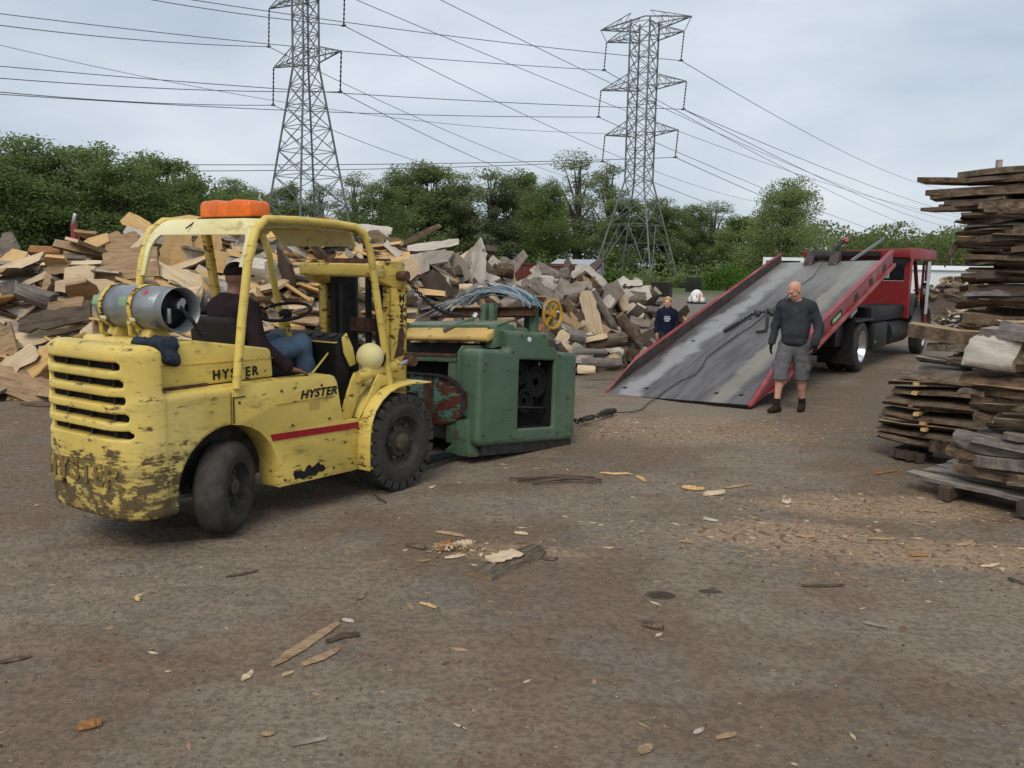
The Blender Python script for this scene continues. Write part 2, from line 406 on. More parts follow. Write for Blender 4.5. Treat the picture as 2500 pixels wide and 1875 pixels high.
c = k.mix(k.math('MULTIPLY', k.ss(str_, .52, .72), .5), c, (.125, .090, .062))
c = k.mix(k.math('MULTIPLY', k.ss(k.noise(.8, 5, .6, k.map((1, 1, 1), (7, 3, 0))), .55, .72), .6), c, (.215, .140, .088))
sx = k.sep()
def blob(cx, cy, rx, ry, rot=0, edge=.5, amp=.9):
    q = k.map((1/rx, 1/ry, 0), rot=(0, 0, 0), loc=(-cx/rx, -cy/ry, 0)); ln = k.N('ShaderNodeVectorMath', operation='LENGTH'); k.L(q, ln.inputs[0])
    d = k.math('ADD', ln.outputs['Value'], k.math('MULTIPLY', k.math('SUBTRACT', mid, .5), amp)); return k.math('SUBTRACT', 1., k.ss(d, edge, 1.))
saw = k.math('MAXIMUM', k.math('MAXIMUM', blob(2.0, 6.1, 1.0, .42), blob(3.1, 5.7, 1.3, .4)), k.math('MAXIMUM', blob(3.1, 6.9, 1.2, .5), k.math('MULTIPLY', blob(1.9, 10.2, 2.2, 1.2), .55)))
saw = k.math('MAXIMUM', saw, k.math('MULTIPLY', blob(.1, 5.6, .55, .22), .8))
c = k.mix(k.math('MULTIPLY', saw, .85), c, (.40, .285, .18))
oil = k.math('MAXIMUM', blob(.905, 4.87, .10, .075, 0, .7, .6), blob(1.21, 4.93, .08, .04, 0, .7, .6))
c = k.mix(k.math('MULTIPLY', oil, .8), c, (.02, .019, .018))
far = k.ss(sx[1], 18, 34); c = k.mix(k.math('MULTIPLY', far, .6), c, (.205, .192, .172))
grass = k.math('MULTIPLY', k.ss(k.math('ADD', sx[1], k.math('MULTIPLY', mid, 16)), 66, 84), 1.); c = k.mix(grass, c, (.09, .125, .04))
c = k.mix(k.math('MULTIPLY', k.ss(k.noise(6.5, 8, .72), .52, .74), .22), c, (.10, .078, .058))
c = k.mix(k.math('MULTIPLY', k.ss(k.noise(9, 8, .75, k.map((1, 1, 1), (3, 9, 1))), .52, .70), .3), c, (.27, .23, .18))
trk = k.noise(3.2, 4, .6, k.map((.16, 2.6, 1), rot=(0, 0, R(14)))); c = k.mix(k.math('MULTIPLY', k.ss(trk, .52, .68), .17), c, (.115, .088, .064))
trk2 = k.noise(2.6, 4, .6, k.map((.14, 2.2, 1), (4, 7, 0), rot=(0, 0, R(-38)))); c = k.mix(k.math('MULTIPLY', k.ss(trk2, .54, .70), .16), c, (.29, .245, .19))
c = k.mix(k.math('MULTIPLY', k.ss(fine, .42, .60), .72), c, k.mix(.6, c, (.07, .056, .044)))
grit = k.math('SUBTRACT', 1., k.ss(peb, .02, .16)); pick = k.ss(k.noise(41, 2), .56, .63)
c = k.mix(k.math('MULTIPLY', grit, k.math('MULTIPLY', pick, .4)), c, (.33, .30, .26))
dk = k.math('SUBTRACT', 1., k.ss(peb2, .03, .15)); c = k.mix(k.math('MULTIPLY', dk, k.math('MULTIPLY', k.ss(k.noise(19, 2), .56, .64), .7)), c, (.05, .043, .037))
k.col(c)
h = k.math('ADD', k.math('MULTIPLY', fine, 1.0), k.math('ADD', k.math('MULTIPLY', grit, .5), k.math('MULTIPLY', k.noise(7, 5, .65), 1.6)))
k.bump(h, .95, .018); MAT['yard_dirt'] = k.m
me = bpy.data.meshes.new('ground'); me.from_pydata(V.tolist(), [], F.tolist()); me.materials.append(MAT['yard_dirt'])
me.polygons.foreach_set('use_smooth', [True]*len(me.polygons)); me.update()
obj('ground', me, kind='structure')

# ================================================================== TREES
def leaf_mat(name, a, b, dark):
    k = NM(name, .75, 0, .15); r = k.rnd(); n = k.noise(.55, 4, .6); n2 = k.noise(3.2, 2)
    c = k.mix(k.ss(n, .35, .7), a, b); c = k.mix(k.math('MULTIPLY', k.ss(n2, .5, .75), .35), c, dark)
    c = k.mix(k.math('MULTIPLY', r, .3), c, tuple(x*.6 for x in b)); k.col(c)
    tr = k.N('ShaderNodeBsdfTranslucent'); k.L(c, tr.inputs['Color']); ms = k.N('ShaderNodeMixShader'); ms.inputs[0].default_value = .45
    k.L(k.b.outputs[0], ms.inputs[1]); k.L(tr.outputs[0], ms.inputs[2]); k.L(ms.outputs[0], k.t.nodes['Material Output'].inputs[0]); MAT[name] = k.m
leaf_mat('leaf_dark', (.150, .210, .070), (.215, .275, .100), (.105, .155, .052))
leaf_mat('leaf_mid', (.200, .260, .098), (.260, .315, .130), (.150, .200, .075))
leaf_mat('leaf_pale', (.235, .285, .150), (.290, .335, .190), (.175, .215, .110))
leaf_mat('leaf_bush', (.080, .160, .024), (.125, .220, .040), (.05, .095, .016))
simple('tree_bark', (.075, .062, .048), .95, 0, .4, 1.2)
def quads(cen, size, seed, up=.25):
    r = np.random.default_rng(seed); n = len(cen)
    a = r.normal(size=(n, 3)); a /= np.linalg.norm(a, axis=1)[:, None]; b = r.normal(size=(n, 3)); b[:, 2] *= .7
    b -= a*(a*b).sum(1)[:, None]; b /= np.linalg.norm(b, axis=1)[:, None]
    s = size*r.uniform(.55, 1.35, (n, 1)); s2 = s*r.uniform(.5, .9, (n, 1))
    V = np.stack([cen-a*s, cen+b*s2*.8, cen+a*s, cen-b*s2], 1).reshape(-1, 3); F = np.arange(n*4).reshape(-1, 4); return V, F
def leaf_mesh(name, cen, size, seed, mat):
    V, F = quads(cen, size, seed); me = bpy.data.meshes.new(name); me.vertices.add(len(V)); me.vertices.foreach_set('co', V.astype(np.float32).ravel())
    me.loops.add(len(F)*4); me.loops.foreach_set('vertex_index', F.ravel().astype(np.int32)); me.polygons.add(len(F))
    me.polygons.foreach_set('loop_start', np.arange(0, len(F)*4, 4, dtype=np.int32)); me.update(calc_edges=True); me.materials.append(MAT[mat]); return me
def make_tree_mesh(seed, shape, nq, leaf, mat, density=1.):
    """unit tree: height 1, half width ~ shape width."""
    r = np.random.default_rng(seed); wd, base, lobes = shape
    trunk = MB(); H = 10.
    pts = [(0, 0, 0), (r.normal()*.1, r.normal()*.1, H*.3), (r.normal()*.25, r.normal()*.25, H*.6), (r.normal()*.3, r.normal()*.3, H*.88)]
    trunk.tube(pts, [.22, .17, .10, .03], 7)
    P = []
    ends = []
    for i in range(lobes):
        t = (i+.5)/lobes; z = H*(base+(1-base)*t); prof = math.sin(math.pi*min(1, max(.08, (t*.86+.12))))**.7
        a = i*2.4+r.uniform(-.5, .5); rad = wd*H*prof*r.uniform(.25, 1.05)
        c = np.array([math.cos(a)*rad*.75, math.sin(a)*rad*.75, z*r.uniform(.88, 1.03)-H*.03]); lr = H*wd*r.uniform(.20, .44)
        ends.append(c); trunk.tube([(pts[1][0]*.5, pts[1][1]*.5, H*max(.12, t*.62)), (c[0]*.5, c[1]*.5, (H*max(.12, t*.62)+c[2])/2), tuple(c)], [.07, .045, .012], 5)
        m_ = int(nq/lobes*density*(lr/(H*wd*.4))**2); d = r.normal(size=(m_, 3)); d /= np.linalg.norm(d, axis=1)[:, None]
        rr = lr*np.clip(r.normal(.80, .22, (m_, 1)), .1, 1.18); p = c+d*rr*np.array([1, 1, .8])
        cl = np.sin(p[:, 0]*2.7+seed)+np.sin(p[:, 1]*3.1)+np.sin(p[:, 2]*3.4+seed*.7)
        P.append(p[cl > -1.0+.7*r.normal(size=m_)*.3])
    P = np.concatenate(P); P = P[P[:, 2] > H*.06]; top = np.percentile(P[:, 2], 99.8); P *= 1.0
    return trunk.mesh('trunk', 'tree_bark', smooth=True), leaf_mesh('crown', P, leaf, seed+1, mat), top, np.percentile(np.hypot(P[:, 0], P[:, 1]), 96)
TM = {
 'dense': [make_tree_mesh(s, (.36, .18, 30), 52000, .078, 'leaf_dark') for s in (3, 17, 29)],
 'mid': [make_tree_mesh(s, (.27, .16, 32), 52000, .078, 'leaf_mid') for s in (5, 23, 41)],
 'pale': [make_tree_mesh(s, (.22, .24, 26), 21000, .060, 'leaf_pale') for s in (7, 31)],
 'round': [make_tree_mesh(s, (.44, .12, 44), 90000, .080, 'leaf_mid') for s in (13,)]}
TREE_N = {}
def tree(px, top, hw, Y, kind, label, group='trees of the wood behind the yard'):
    """px, top, hw in the 2212-wide view; Y in metres."""
    c = at_y(px*K22, top*K22, Y); i = TREE_N.get(kind, 0); TREE_N[kind] = i+1
    tr, cr, th, tw = TM[kind][i % len(TM[kind])]
    H = c.z; W = hw*K22/FPX*Y
    o = empty('tree', (c.x, Y, -.05), i*1.7, label, 'tree', group); o.scale = (W/tw, W/tw, H/th)
    obj('trunk', tr, o); obj('crown', cr, o); return o
for a in [
 (-40, 318, 165, 72, 'dense', 'dense green tree cut off by the photo edge, at the very start of the wood'),
 (62, 296, 150, 76, 'dense', 'tallest dense green tree of the clump behind the board pile'),
 (178, 313, 130, 80, 'mid', 'green tree with the second highest top in the clump behind the board pile'),
 (262, 338, 120, 76, 'dense', 'dark full-crowned tree behind the pale boards, under the low double wire'),
 (345, 336, 105, 84, 'mid', 'rounded green tree just behind the forklift propane tank'),
 (408, 372, 78, 82, 'dense', 'last and lowest tree of the dense clump, before the skyline gap'),
 (488, 388, 66, 135, 'mid', 'small distant tree in the skyline gap, above the orange beacon'),
 (545, 402, 55, 140, 'pale', 'thin distant tree in the skyline gap, close to the tower base'),
 (622, 398, 60, 128, 'mid', 'green tree seen through the lattice legs of the bigger tower'),
 (690, 396, 55, 132, 'pale', 'pale tree seen through the far legs of the bigger tower'),
 (762, 372, 58, 126, 'pale', 'sparse grey-green tree just past the bigger tower'),
 (822, 398, 92, 104, 'dense', 'dark green rounded tree above the canopy corner of the forklift'),
 (868, 362, 76, 136, 'dense', 'tall dark tree behind the rounded dark one'),
 (932, 352, 80, 132, 'mid', 'tall green tree above the middle of the slab pile'),
 (992, 378, 66, 140, 'mid', 'narrow green tree between two taller ones over the slab pile'),
 (1066, 364, 80, 134, 'pale', 'pale spring-green tree with a feathery top over the rusty container'),
 (1128, 372, 74, 138, 'mid', 'full green tree beside the feathery pale one'),
 (1190, 388, 66, 130, 'dense', 'dark tree at the foot of the tallest bare-topped tree'),
 (1252, 328, 74, 142, 'pale', 'tallest sparse tree of the wood, next to the smaller tower'),
 (1318, 352, 62, 146, 'pale', 'second sparse tall tree, its top crossed by the smaller tower'),
 (1352, 428, 74, 126, 'mid', 'green tree behind the lower lattice of the smaller tower'),
 (1440, 430, 62, 128, 'mid', 'green tree just past the smaller tower'),
 (1500, 442, 56, 134, 'dense', 'dark low tree halfway between the smaller tower and the round tree'),
 (1545, 434, 62, 136, 'pale', 'pale feathery tree before the big round tree'),
 (1600, 468, 60, 120, 'mid', 'green tree tucked against the big round tree'),
 (1706, 386, 98, 92, 'round', 'big round free-standing tree above the tilted truck bed'),
 (1838, 512, 66, 215, 'mid', 'far low tree just behind the truck roof'),
 (1900, 504, 66, 225, 'mid', 'far rounded tree over the middle of the truck cab'),
 (1962, 516, 56, 220, 'dense', 'far dark tree over the front of the truck cab'),
 (2020, 508, 60, 215, 'mid', 'far tree next to the tall lumber stack'),
 (2090, 500, 70, 222, 'mid', 'far tree mostly hidden behind the tall lumber stack')]:
    tree(*a)
# the wood itself, one mass behind the single trees
r = np.random.default_rng(77); n = 90000
xs = r.uniform(-125, 112, n); d = r.uniform(0, 1, n)
ys = np.where(xs < -26, 92+d*14, 146+d*14); hmax = np.where(xs < -26, 9.0, 11.0)+2.0*np.sin(xs*.31)+1.3*np.sin(xs*.83+1)
hmax = np.where(xs > 42, 9.5+1.2*np.sin(xs*.5), hmax)
zs = hmax*r.uniform(0, 1, n)**.75
obj('woodland', leaf_mesh('woodland', np.stack([xs, ys, zs], 1), .27, 9, 'leaf_dark'), label='shadowy green mass of the wood behind the single trees', cat='woodland', kind='stuff')
n = 9000; xs = r.uniform(60, 200, n); ys = 235+r.uniform(0, 12, n); zs = (8.2+1.0*np.sin(xs*.22))*r.uniform(0, 1, n)
obj('woodland', leaf_mesh('woodland', np.stack([xs, ys, zs], 1), .5, 19, 'leaf_mid'), label='far low band of trees behind the truck cab', cat='woodland', kind='stuff')
n = 15000; xs = r.uniform(-70, 60, n); ys = np.where(xs < -20, 66, 98)+r.uniform(0, 6, n)+3*np.sin(xs*.3); zs = np.abs(r.normal(0, 1, n))*(.9+.6*np.sin(xs*.45)**2)
obj('undergrowth', leaf_mesh('undergrowth', np.stack([xs, ys, zs], 1), .22, 29, 'leaf_dark'), label='low scrub along the edge of the wood', cat='scrub', kind='stuff')
def bush(px, py, hw, hh, Y, seed, label, mat='leaf_bush'):
    c = on_ground(px*K22, py*K22) if Y is None else at_y(px*K22, py*K22, Y); Y = c.y; W = hw*K22/FPX*Y; H = hh*K22/FPX*Y
    q = np.random.default_rng(seed); n = 2600; p = q.normal(size=(n, 3)); p /= np.linalg.norm(p, axis=1)[:, None]; p *= np.clip(q.normal(.85, .2, (n, 1)), .2, 1.2)
    p = np.stack([p[:, 0]*W*(1+.2*np.sin(p[:, 2]*5)), p[:, 1]*W*.6, np.abs(p[:, 2])*H], 1)
    o = empty('bush', (c.x, Y, 0), 0, label, 'bush', 'bushes at the edge of the yard'); obj('foliage', leaf_mesh('foliage', p, .09*Y/60, seed, mat), o)
    t = MB()
    for i in range(5): t.tube([(q.normal()*.1, q.normal()*.1, 0), (q.normal()*W*.3, q.normal()*.2, H*.4), (q.normal()*W*.6, q.normal()*.3, H*.75)], [.04, .03, .01], 5)
    t.build('stem', 'tree_bark', o)
bush(1570, 628, 62, 46, 84, 3, 'bright green bush beside the smaller tower, above the white bulk bag')
bush(1640, 622, 50, 40, 90, 4, 'green bush half hidden by the rail of the tilted bed')
bush(1330, 606, 30, 26, 100, 5, 'small green bush at the foot of the smaller tower')
bush(1255, 600, 34, 34, 98, 6, 'low bush behind the grey shed', 'leaf_mid')
bush(1480, 610, 30, 26, 92, 8, 'dull olive bush between the smaller tower and the dark pallet stack', 'leaf_mid')

# ================================================================== TRANSMISSION TOWERS AND WIRES
def tower(cx, cy, az, legs, panels, arms, label, peak=None):
    """legs: [(z, half width)] from base to top; panels: list of z; arms: [(z, length, rise)]; az: arm direction."""
    o = empty('transmission_tower', (cx, cy, 0), 0, label, 'pylon', 'lattice transmission towers'); o.rotation_euler = (0, 0, az)
    def hw(z): return float(np.interp(z, [a for a, b in legs], [b for a, b in legs]))
    b = MB(); sg = ((1, 1), (-1, 1), (-1, -1), (1, -1))
    zz = [a for a, _ in legs]
    for sx_, sy_ in sg:
        for i in range(len(legs)-1):
            (z0, w0), (z1, w1) = legs[i], legs[i+1]; b.bar((sx_*w0, sy_*w0, z0), (sx_*w1, sy_*w1, z1), .17, .17)
    b.build('leg_frame', 'galvanised', o)
    b = MB()
    for i in range(len(panels)-1):
        z0, z1 = panels[i], panels[i+1]; w0, w1 = hw(z0), hw(z1)
        for q in range(4):
            p0, p1 = sg[q], sg[(q+1) % 4]
            A = Vector((p0[0]*w0, p0[1]*w0, z0)); B = Vector((p1[0]*w0, p1[1]*w0, z0)); C_ = Vector((p0[0]*w1, p0[1]*w1, z1)); D = Vector((p1[0]*w1, p1[1]*w1, z1))
            tw = .075
            if i == 0 and z0 == 0:
                Mid = (C_+D)/2; b.bar(A, Mid, tw); b.bar(B, Mid, tw)
                for t in (.35, .68):
                    b.bar(A.lerp(C_, t), A.lerp(Mid, t), .055); b.bar(B.lerp(D, t), B.lerp(Mid, t), .055)
                    b.bar(A.lerp(C_, t), A.lerp(Mid, max(0, t-.33)), .05); b.bar(B.lerp(D, t), B.lerp(Mid, max(0, t-.33)), .05)
            else:
                b.bar(A, D, tw); b.bar(B, C_, tw)
                if w0 > 2.2:
                    X_ = (A+D+B+C_)/4; b.bar(A.lerp(C_, .5), X_.lerp(A, .5), .05); b.bar(B.lerp(D, .5), X_.lerp(B, .5), .05)
            b.bar(C_, D, tw)
    b.build('lattice_bracing', 'galvanised', o)
    tips = []
    for (z, ln, h, hang, sides) in arms:
        for sx_ in sides:
            a = MB(); w_ = hw(z); tip = Vector((sx_*ln, 0, z+h)); w2 = hw(z+1.6)
            for sy_ in (1, -1):
                a.bar((sx_*w_, sy_*w_, z), tip, .12); a.bar((sx_*w2, sy_*w2, z+1.7), tip, .085)
                for t in (.3, .6):
                    a.bar(Vector((sx_*w_, sy_*w_, z)).lerp(tip, t), Vector((sx_*w2, sy_*w2, z+1.7)).lerp(tip, t), .05)
                    a.bar(Vector((sx_*w_, sy_*w_, z)).lerp(tip, t), Vector((sx_*w2, sy_*w2, z+1.7)).lerp(tip, t-.3), .06)
            for t in (.0, .3, .6): a.bar(Vector((sx_*w_, w_, z)).lerp(tip, t), Vector((sx_*w_, -w_, z)).lerp(tip, min(1, t+.3)), .07)
            a.build('cross_arm', 'galvanised', o)
            if hang:
                s = MB(); dx, dz = -.25, -hang; p = [tip+Vector((dx*t, 0, dz*t)) for t in np.linspace(0, 1, 19)]
                s.tube(p, [.05 if i in (0, 18) else (.11 if i % 2 else .05) for i in range(19)], 8); s.box(p[-1], (.5, .3, .14))
                s.build('insulator_string', 'glass_dark', o); tips.append(p[-1])
    if peak:
        a = MB(); zp, lp, zc, lc = peak; a.bar((-lp, 0, zp), (0, 0, zp+.9), .13); a.bar((0, 0, zp+.9), (lp, 0, zp), .13)
        for q in (-1, 1): a.bar((q*lp, 0, zp), (q*lc, 0, zc), .07)
        a.build('top_truss', 'galvanised', o)
    bpy.context.view_layer.update(); M_ = Matrix.Translation((cx, cy, 0))@Matrix.Rotation(az, 4, 'Z')
    return o, [M_@t for t in tips]
RT = at_y(1372*K22, 600*K22, 112.); RT.z = 0
LT = at_y(667*K22, 600*K22, 100.)
armR = R(-34)
_, tipsR = tower(RT.x, RT.y, armR, [(0, 4.3), (13.0, 1.32), (31, 1.32), (32.6, 1.32)],
      [0, 7.5, 10.6, 13.0, 15.0, 17.0, 18.9, 20.8, 22.7, 24.6, 26.6, 28.6, 30.5, 32.2],
      [(30.3, 5.3, .3, 3.4, (-1, 1)), (24.4, 5.9, .3, 3.3, (-1, 1)), (18.7, 5.1, .3, 3.3, (-1, 1)), (31.6, 6.2, .6, 0, (-1, 1))],
      'grey lattice power pylon with three pairs of arms, all in view, over the red container', (32.2, 6.2, 30.6, 5.3))
armL = R(-42)
_, tipsL = tower(LT.x, LT.y, armL, [(0, 4.2), (23.6, 1.03), (39, 1.03)],
      [0, 5.2, 8.4, 11.6, 14.4, 17, 19.3, 21.5, 23.6, 25.4, 27.2, 29, 30.8, 32.6, 34.4, 36.2, 38],
      [(24.1, 6.5, .3, 4.2, (-1, 1)), (30.8, 7.2, .3, 4.2, (-1, 1)), (36.5, 6.5, .3, 0, (-1, 1))],
      'grey lattice power pylon whose top runs out of the photo, behind the forklift canopy')
WN = [0]; simple('line_metal', (.12, .125, .13), .6, .3, .1, 1.)
def wire(pts, sag, label, rad=.042, n=26):
    """pts: two points in space; a catenary-like span between them."""
    A, B = Vector(pts[0]), Vector(pts[1]); t = MB(); P = []
    for i in range(n+1):
        s_ = i/n; p = A.lerp(B, s_); p.z -= sag*4*s_*(1-s_); P.append(p)
    t.tube(P, rad, 5); o = t.build('power_line', 'line_metal', None, label, 'wire', 'overhead power lines'); WN[0] += 1; return o
S = lambda x, y, Y: at_y(x, y, Y)
tr_tl, tr_tr, tr_ml, tr_mr, tr_ll, tr_lr = tipsR
tl_ll, tl_lr, tl_tl, tl_tr = tipsL
LEFTY = 84.
wires = [
 (tr_tr, S(330, -22, LEFTY), .5, 'wire leaving the smaller pylon top arm, highest of those crossing to the bigger pylon'),
 (tr_tl, S(-60, 26, LEFTY), .6, 'second wire from the smaller pylon top arm, running level past the bigger pylon'),
 (tr_mr, S(-60, 156, LEFTY), .6, 'wire from the near end of the smaller pylon middle arm towards the tree clump'),
 (tr_ml, S(-60, 226, LEFTY), .6, 'wire from the far end of the smaller pylon middle arm towards the tree clump'),
 (tr_lr, S(-60, 397, LEFTY), .5, 'upper wire of the low pair that crosses the tree clump'),
 (tr_ll, S(-60, 415, LEFTY), .5, 'lower wire of the low pair that crosses the tree clump'),
 (tl_ll, S(-60, 219, 78), .4, 'wire from the far end of the bigger pylon lower arm, running out of the photo'),
 (tl_lr, S(-60, 186, 78), .4, 'wire from the near end of the bigger pylon lower arm, running out of the photo'),
 (tl_tl, S(-60, 54, 78), .4, 'wire from the far end of the bigger pylon upper arm, running out of the photo'),
 (tl_tr, S(230, -26, 82), .3, 'wire from the near end of the bigger pylon upper arm, leaving over the top edge'),
 (tr_tr, S(2330, 466, 330), 3, 'highest wire falling from the smaller pylon towards the tall lumber stack'),
 (tr_tl, S(2420, 610, 380), 4, 'wire falling from the far end of the smaller pylon top arm'),
 (tr_mr, S(2400, 570, 340), 3, 'wire falling from the near end of the smaller pylon middle arm'),
 (tr_ml, S(2440, 632, 380), 4, 'wire falling from the far end of the smaller pylon middle arm'),
 (tr_lr, S(2300, 606, 340), 3, 'wire falling from the near end of the smaller pylon lower arm'),
 (tr_ll, S(2200, 620, 360), 3, 'wire falling from the far end of the smaller pylon lower arm'),
 (tl_tr, S(1900, 500, 300), 3.5, 'wire falling from the near end of the bigger pylon upper arm, passing the smaller pylon'),
 (tl_tl, S(1560, 470, 280), 3, 'wire falling from the far end of the bigger pylon upper arm'),
 (tl_lr, S(1500, 480, 280), 3, 'wire falling from the near end of the bigger pylon lower arm'),
 (tl_ll, S(1280, 440, 260), 2.5, 'wire falling from the far end of the bigger pylon lower arm'),
 (S(800, -30, 98), S(2430, 540, 360), 5, 'long wire entering over the top edge between the pylons'),
 (S(1040, -18, 100), S(2440, 560, 370), 5, 'steepest long wire entering over the top edge near the smaller pylon'),
 (tr_mr, S(2440, 545, 330), 2, 'second conductor falling from the near end of the smaller pylon middle arm')]
for a, b_, s_, lb in wires: wire((a, b_), s_, lb)
wire((S(-60, 96, 90), S(1480, 326, 128)), 2, 'faint thin wire behind both pylons', .03)

# ================================================================== FAR YARD THINGS
painted('container_red', (.12, .022, .014), .58, rust=(.07, .03, .015), dirt=(.05, .022, .016))
simple('shed_wall', (.20, .235, .27), .7, 0, .1, 2); simple('shed_roof', (.33, .35, .36), .6, 0, .12, 1.5)
simple('dark_crate', (.035, .033, .033), .85, 0, .4, 5); simple('bag_white', (.70, .70, .68), .8, 0, .1, 5); simple('bag_orange', (.55, .17, .05), .8)
simple('hoop_cover', (.27, .30, .24), .6, 0, .15, 1.); simple('tarp_white', (.68, .71, .74), .5, 0, .06, 1.)
c0 = at_y(1405, 650, 58); t = empty('roll_off_container', (c0.x-3.2, 58, 0), R(4), 'rusty red steel container behind the slab pile, below the grey shed roof', 'container')
b = MB(); b.span((-3.2, 0, .1), (3.2, 2.3, 2.02)); b.build('body', 'container_red', t, bevel=.02)
for i in range(15): MB().box((-3.1+i*.443, -.05, 1.05), (.1, .1, 1.85)).build('rib', 'container_red', t)
MB().span((-3.3, -.1, 2.03), (3.3, .08, 2.14)).build('rim', 'container_red', t)
c0 = at_y(1452, 700, 70); t = empty('garden_shed', (c0.x, 70, 0), R(-36), 'small grey gambrel-roofed shed behind the slab pile', 'shed')
gp = [(-1.25, 0), (1.25, 0), (1.25, 1.55), (.95, 2.15), (0, 2.5), (-.95, 2.15), (-1.25, 1.55)]
MB().prism(gp, lambda u, v, s_: (s_, u, v), -3.6, 0).build('wall', 'shed_wall', t)
rp = [(1.36, 1.52), (1.03, 2.2), (0, 2.58), (-1.03, 2.2), (-1.36, 1.52), (-1.3, 1.5), (-1.0, 2.16), (0, 2.52), (1.0, 2.16), (1.3, 1.5)]
MB().prism(rp, lambda u, v, s_: (s_, u, v), -3.7, .1).build('roof', 'shed_roof', t)
d_ = MB().span((.01, -.5, .15), (.05, .5, 1.75)).build('door', 'white_paint', t); MB().span((.055, -.42, 1.0), (.07, .42, 1.65)).build('pane', 'glass_dark', d_)
c0 = on_ground(1700, 741); t = empty('bulk_bag', (c0.x, c0.y, 0), .3,  'white bulk bag with orange print on a pallet, beyond the tilted truck bed', 'bag'); t.scale = (.72, .72, .85)
s_ = SDF((-.6, -.6, .05), (.6, .6, .95), .04); s_.ell((0, 0, .5), (.48, .46, .42), .05); s_.cap((-.3, -.3, .25), (.3, .3, .25), .24, .24, .1); s_.cap((-.3, .3, .25), (.3, -.3, .25), .24, .24, .1); s_.wrinkle(.02, 9, 2)
obj('sack', s_.mesh('sack', 'bag_white'), t)
for i, x in enumerate((-.26, .02, .3)): MB().box((x, -.47, .42), (.09, .03, .5 if i == 1 else .32)).build('print_stripe', 'bag_orange', t)
for i in range(5): MB().box((-.48+i*.24, 0, .09), (.16, 1.1, .025)).build('pallet_board', 'dark_crate', t)
for i in range(3): MB().box((0, -.5+i*.5, .04), (1.1, .1, .08)).build('pallet_runner', 'dark_crate', t)
def crate_stack(px, py, w_, d2, h_, n_, label, rz):
    c_ = on_ground(px, py); t_ = empty('pallet_stack', (c_.x, c_.y, 0), rz, label, 'pallets', 'dark stacks at the far edge of the yard')
    for i in range(n_):
        z = h_*i/n_
        for j in range(3): MB().box((0, -d2*.42+j*d2*.42, z+h_/n_*.35), (w_, .1, h_/n_*.6)).build('runner', 'dark_crate', t_)
        for j in range(6): MB().box((-w_*.42+j*w_*.168, 0, z+h_/n_*.82), (w_*.13, d2, .03)).build('deck_board', 'dark_crate', t_)
crate_stack(1614, 724, 1.25, 1.2, 1.0, 6, 'dark low stack of pallets at the far side of the slab pile', .15)
crate_stack(1692, 712, 1.3, 1.2, 1.25, 7, 'dark taller stack of pallets behind the white bulk bag', -.1)
# white box trailer with its back open
c0 = at_y(1912, 640, 58); t = empty('box_trailer', (c0.x, 58, 0), R(-22), 'white box trailer with its dark open back, behind the tilted bed', 'trailer')
b = MB(); W_, Hh, Ln = 2.5, 2.75, 7
b.span((-1.25, .0, .9), (-1.15, Ln, Hh)); b.span((1.15, 0, .9), (1.25, Ln, Hh)); b.span((-1.25, 0, Hh), (1.25, Ln, Hh+.06)); b.span((-1.15, 0, .85), (1.15, Ln, .95)); b.span((-1.15, Ln-.1, .95), (1.15, Ln, Hh)); b.build('box', 'white_paint', t)
b = MB(); b.span((-1.3, -.06, .82), (-1.1, -.002, Hh+.1)); b.span((1.1, -.06, .82), (1.3, -.002, Hh+.1)); b.span((-1.1, -.06, Hh-.12), (1.1, -.002, Hh+.1)); b.build('door_frame', 'white_paint', t)
for sx_ in (-1, 1):
    MB().lathe([(-.12, .1), (-.12, .48), (.12, .48), (.12, .1)], (sx_*1.05, Ln-1.5, .48), (1, 0, 0), 20).build('wheel', 'tyre_rubber', t)
MB().span((1.26, .3, 1.2), (1.28, 3.2, 2.75)).build('open_door', 'white_paint', t)
MB().span((-1.1, Ln*.45, .95), (1.1, Ln*.9, 2.2)).build('cargo', 'dark_crate', t)
# long white building and hoop house behind the truck cab
c0 = at_y(2250, 640, 85); t = empty('white_building', (c0.x+5, 85, 0), R(-3), 'long white low building behind the truck cab', 'building')
b = MB(); b.prism([(-6, 0), (-6, 2.3), (0, 2.62), (6, 2.3), (6, 0)], lambda u, v, s_: (s_, u, v), -16, 16); b.build('wall', 'tarp_white', t)
MB().prism([(-6.2, 2.3), (0, 2.68), (6.2, 2.3), (6.2, 2.38), (0, 2.78), (-6.2, 2.38)], lambda u, v, s_: (s_, u, v), -16.2, 16.2).build('roof', 'white_paint', t)
for i in range(9): MB().span((-15+i*3.6, -6.06, .9), (-13.4+i*3.6, -6.003, 1.9)).build('wall_panel', 'white_paint', t)
c0 = at_y(2316, 690, 46); t = empty('hoop_house', (c0.x+1.6, 46, 0), R(-34), 'greenish arched hoop house between the truck cab and the tall lumber stack', 'greenhouse')
arc = [(2.1*math.cos(a), 1.95*math.sin(a)) for a in np.linspace(0, math.pi, 17)]
MB().prism(arc, lambda u, v, s_: (u, s_, v), 0, 8).build('cover', 'hoop_cover', t, smooth=True)
for j in range(3): MB().tube([(u*1.01, -.03+j*.0, v*1.01) for u, v in arc] if j == 0 else [((-.7, .7)[j-1], -.04, 0), ((-.7, .7)[j-1], -.04, 1.82)], .025, 6).build('hoop' if j == 0 else 'stud', 'hoop_cover', t)
MB().span((-.62, -.05, .05), (.62, -.01, 1.5)).build('door', 'hoop_cover', t)
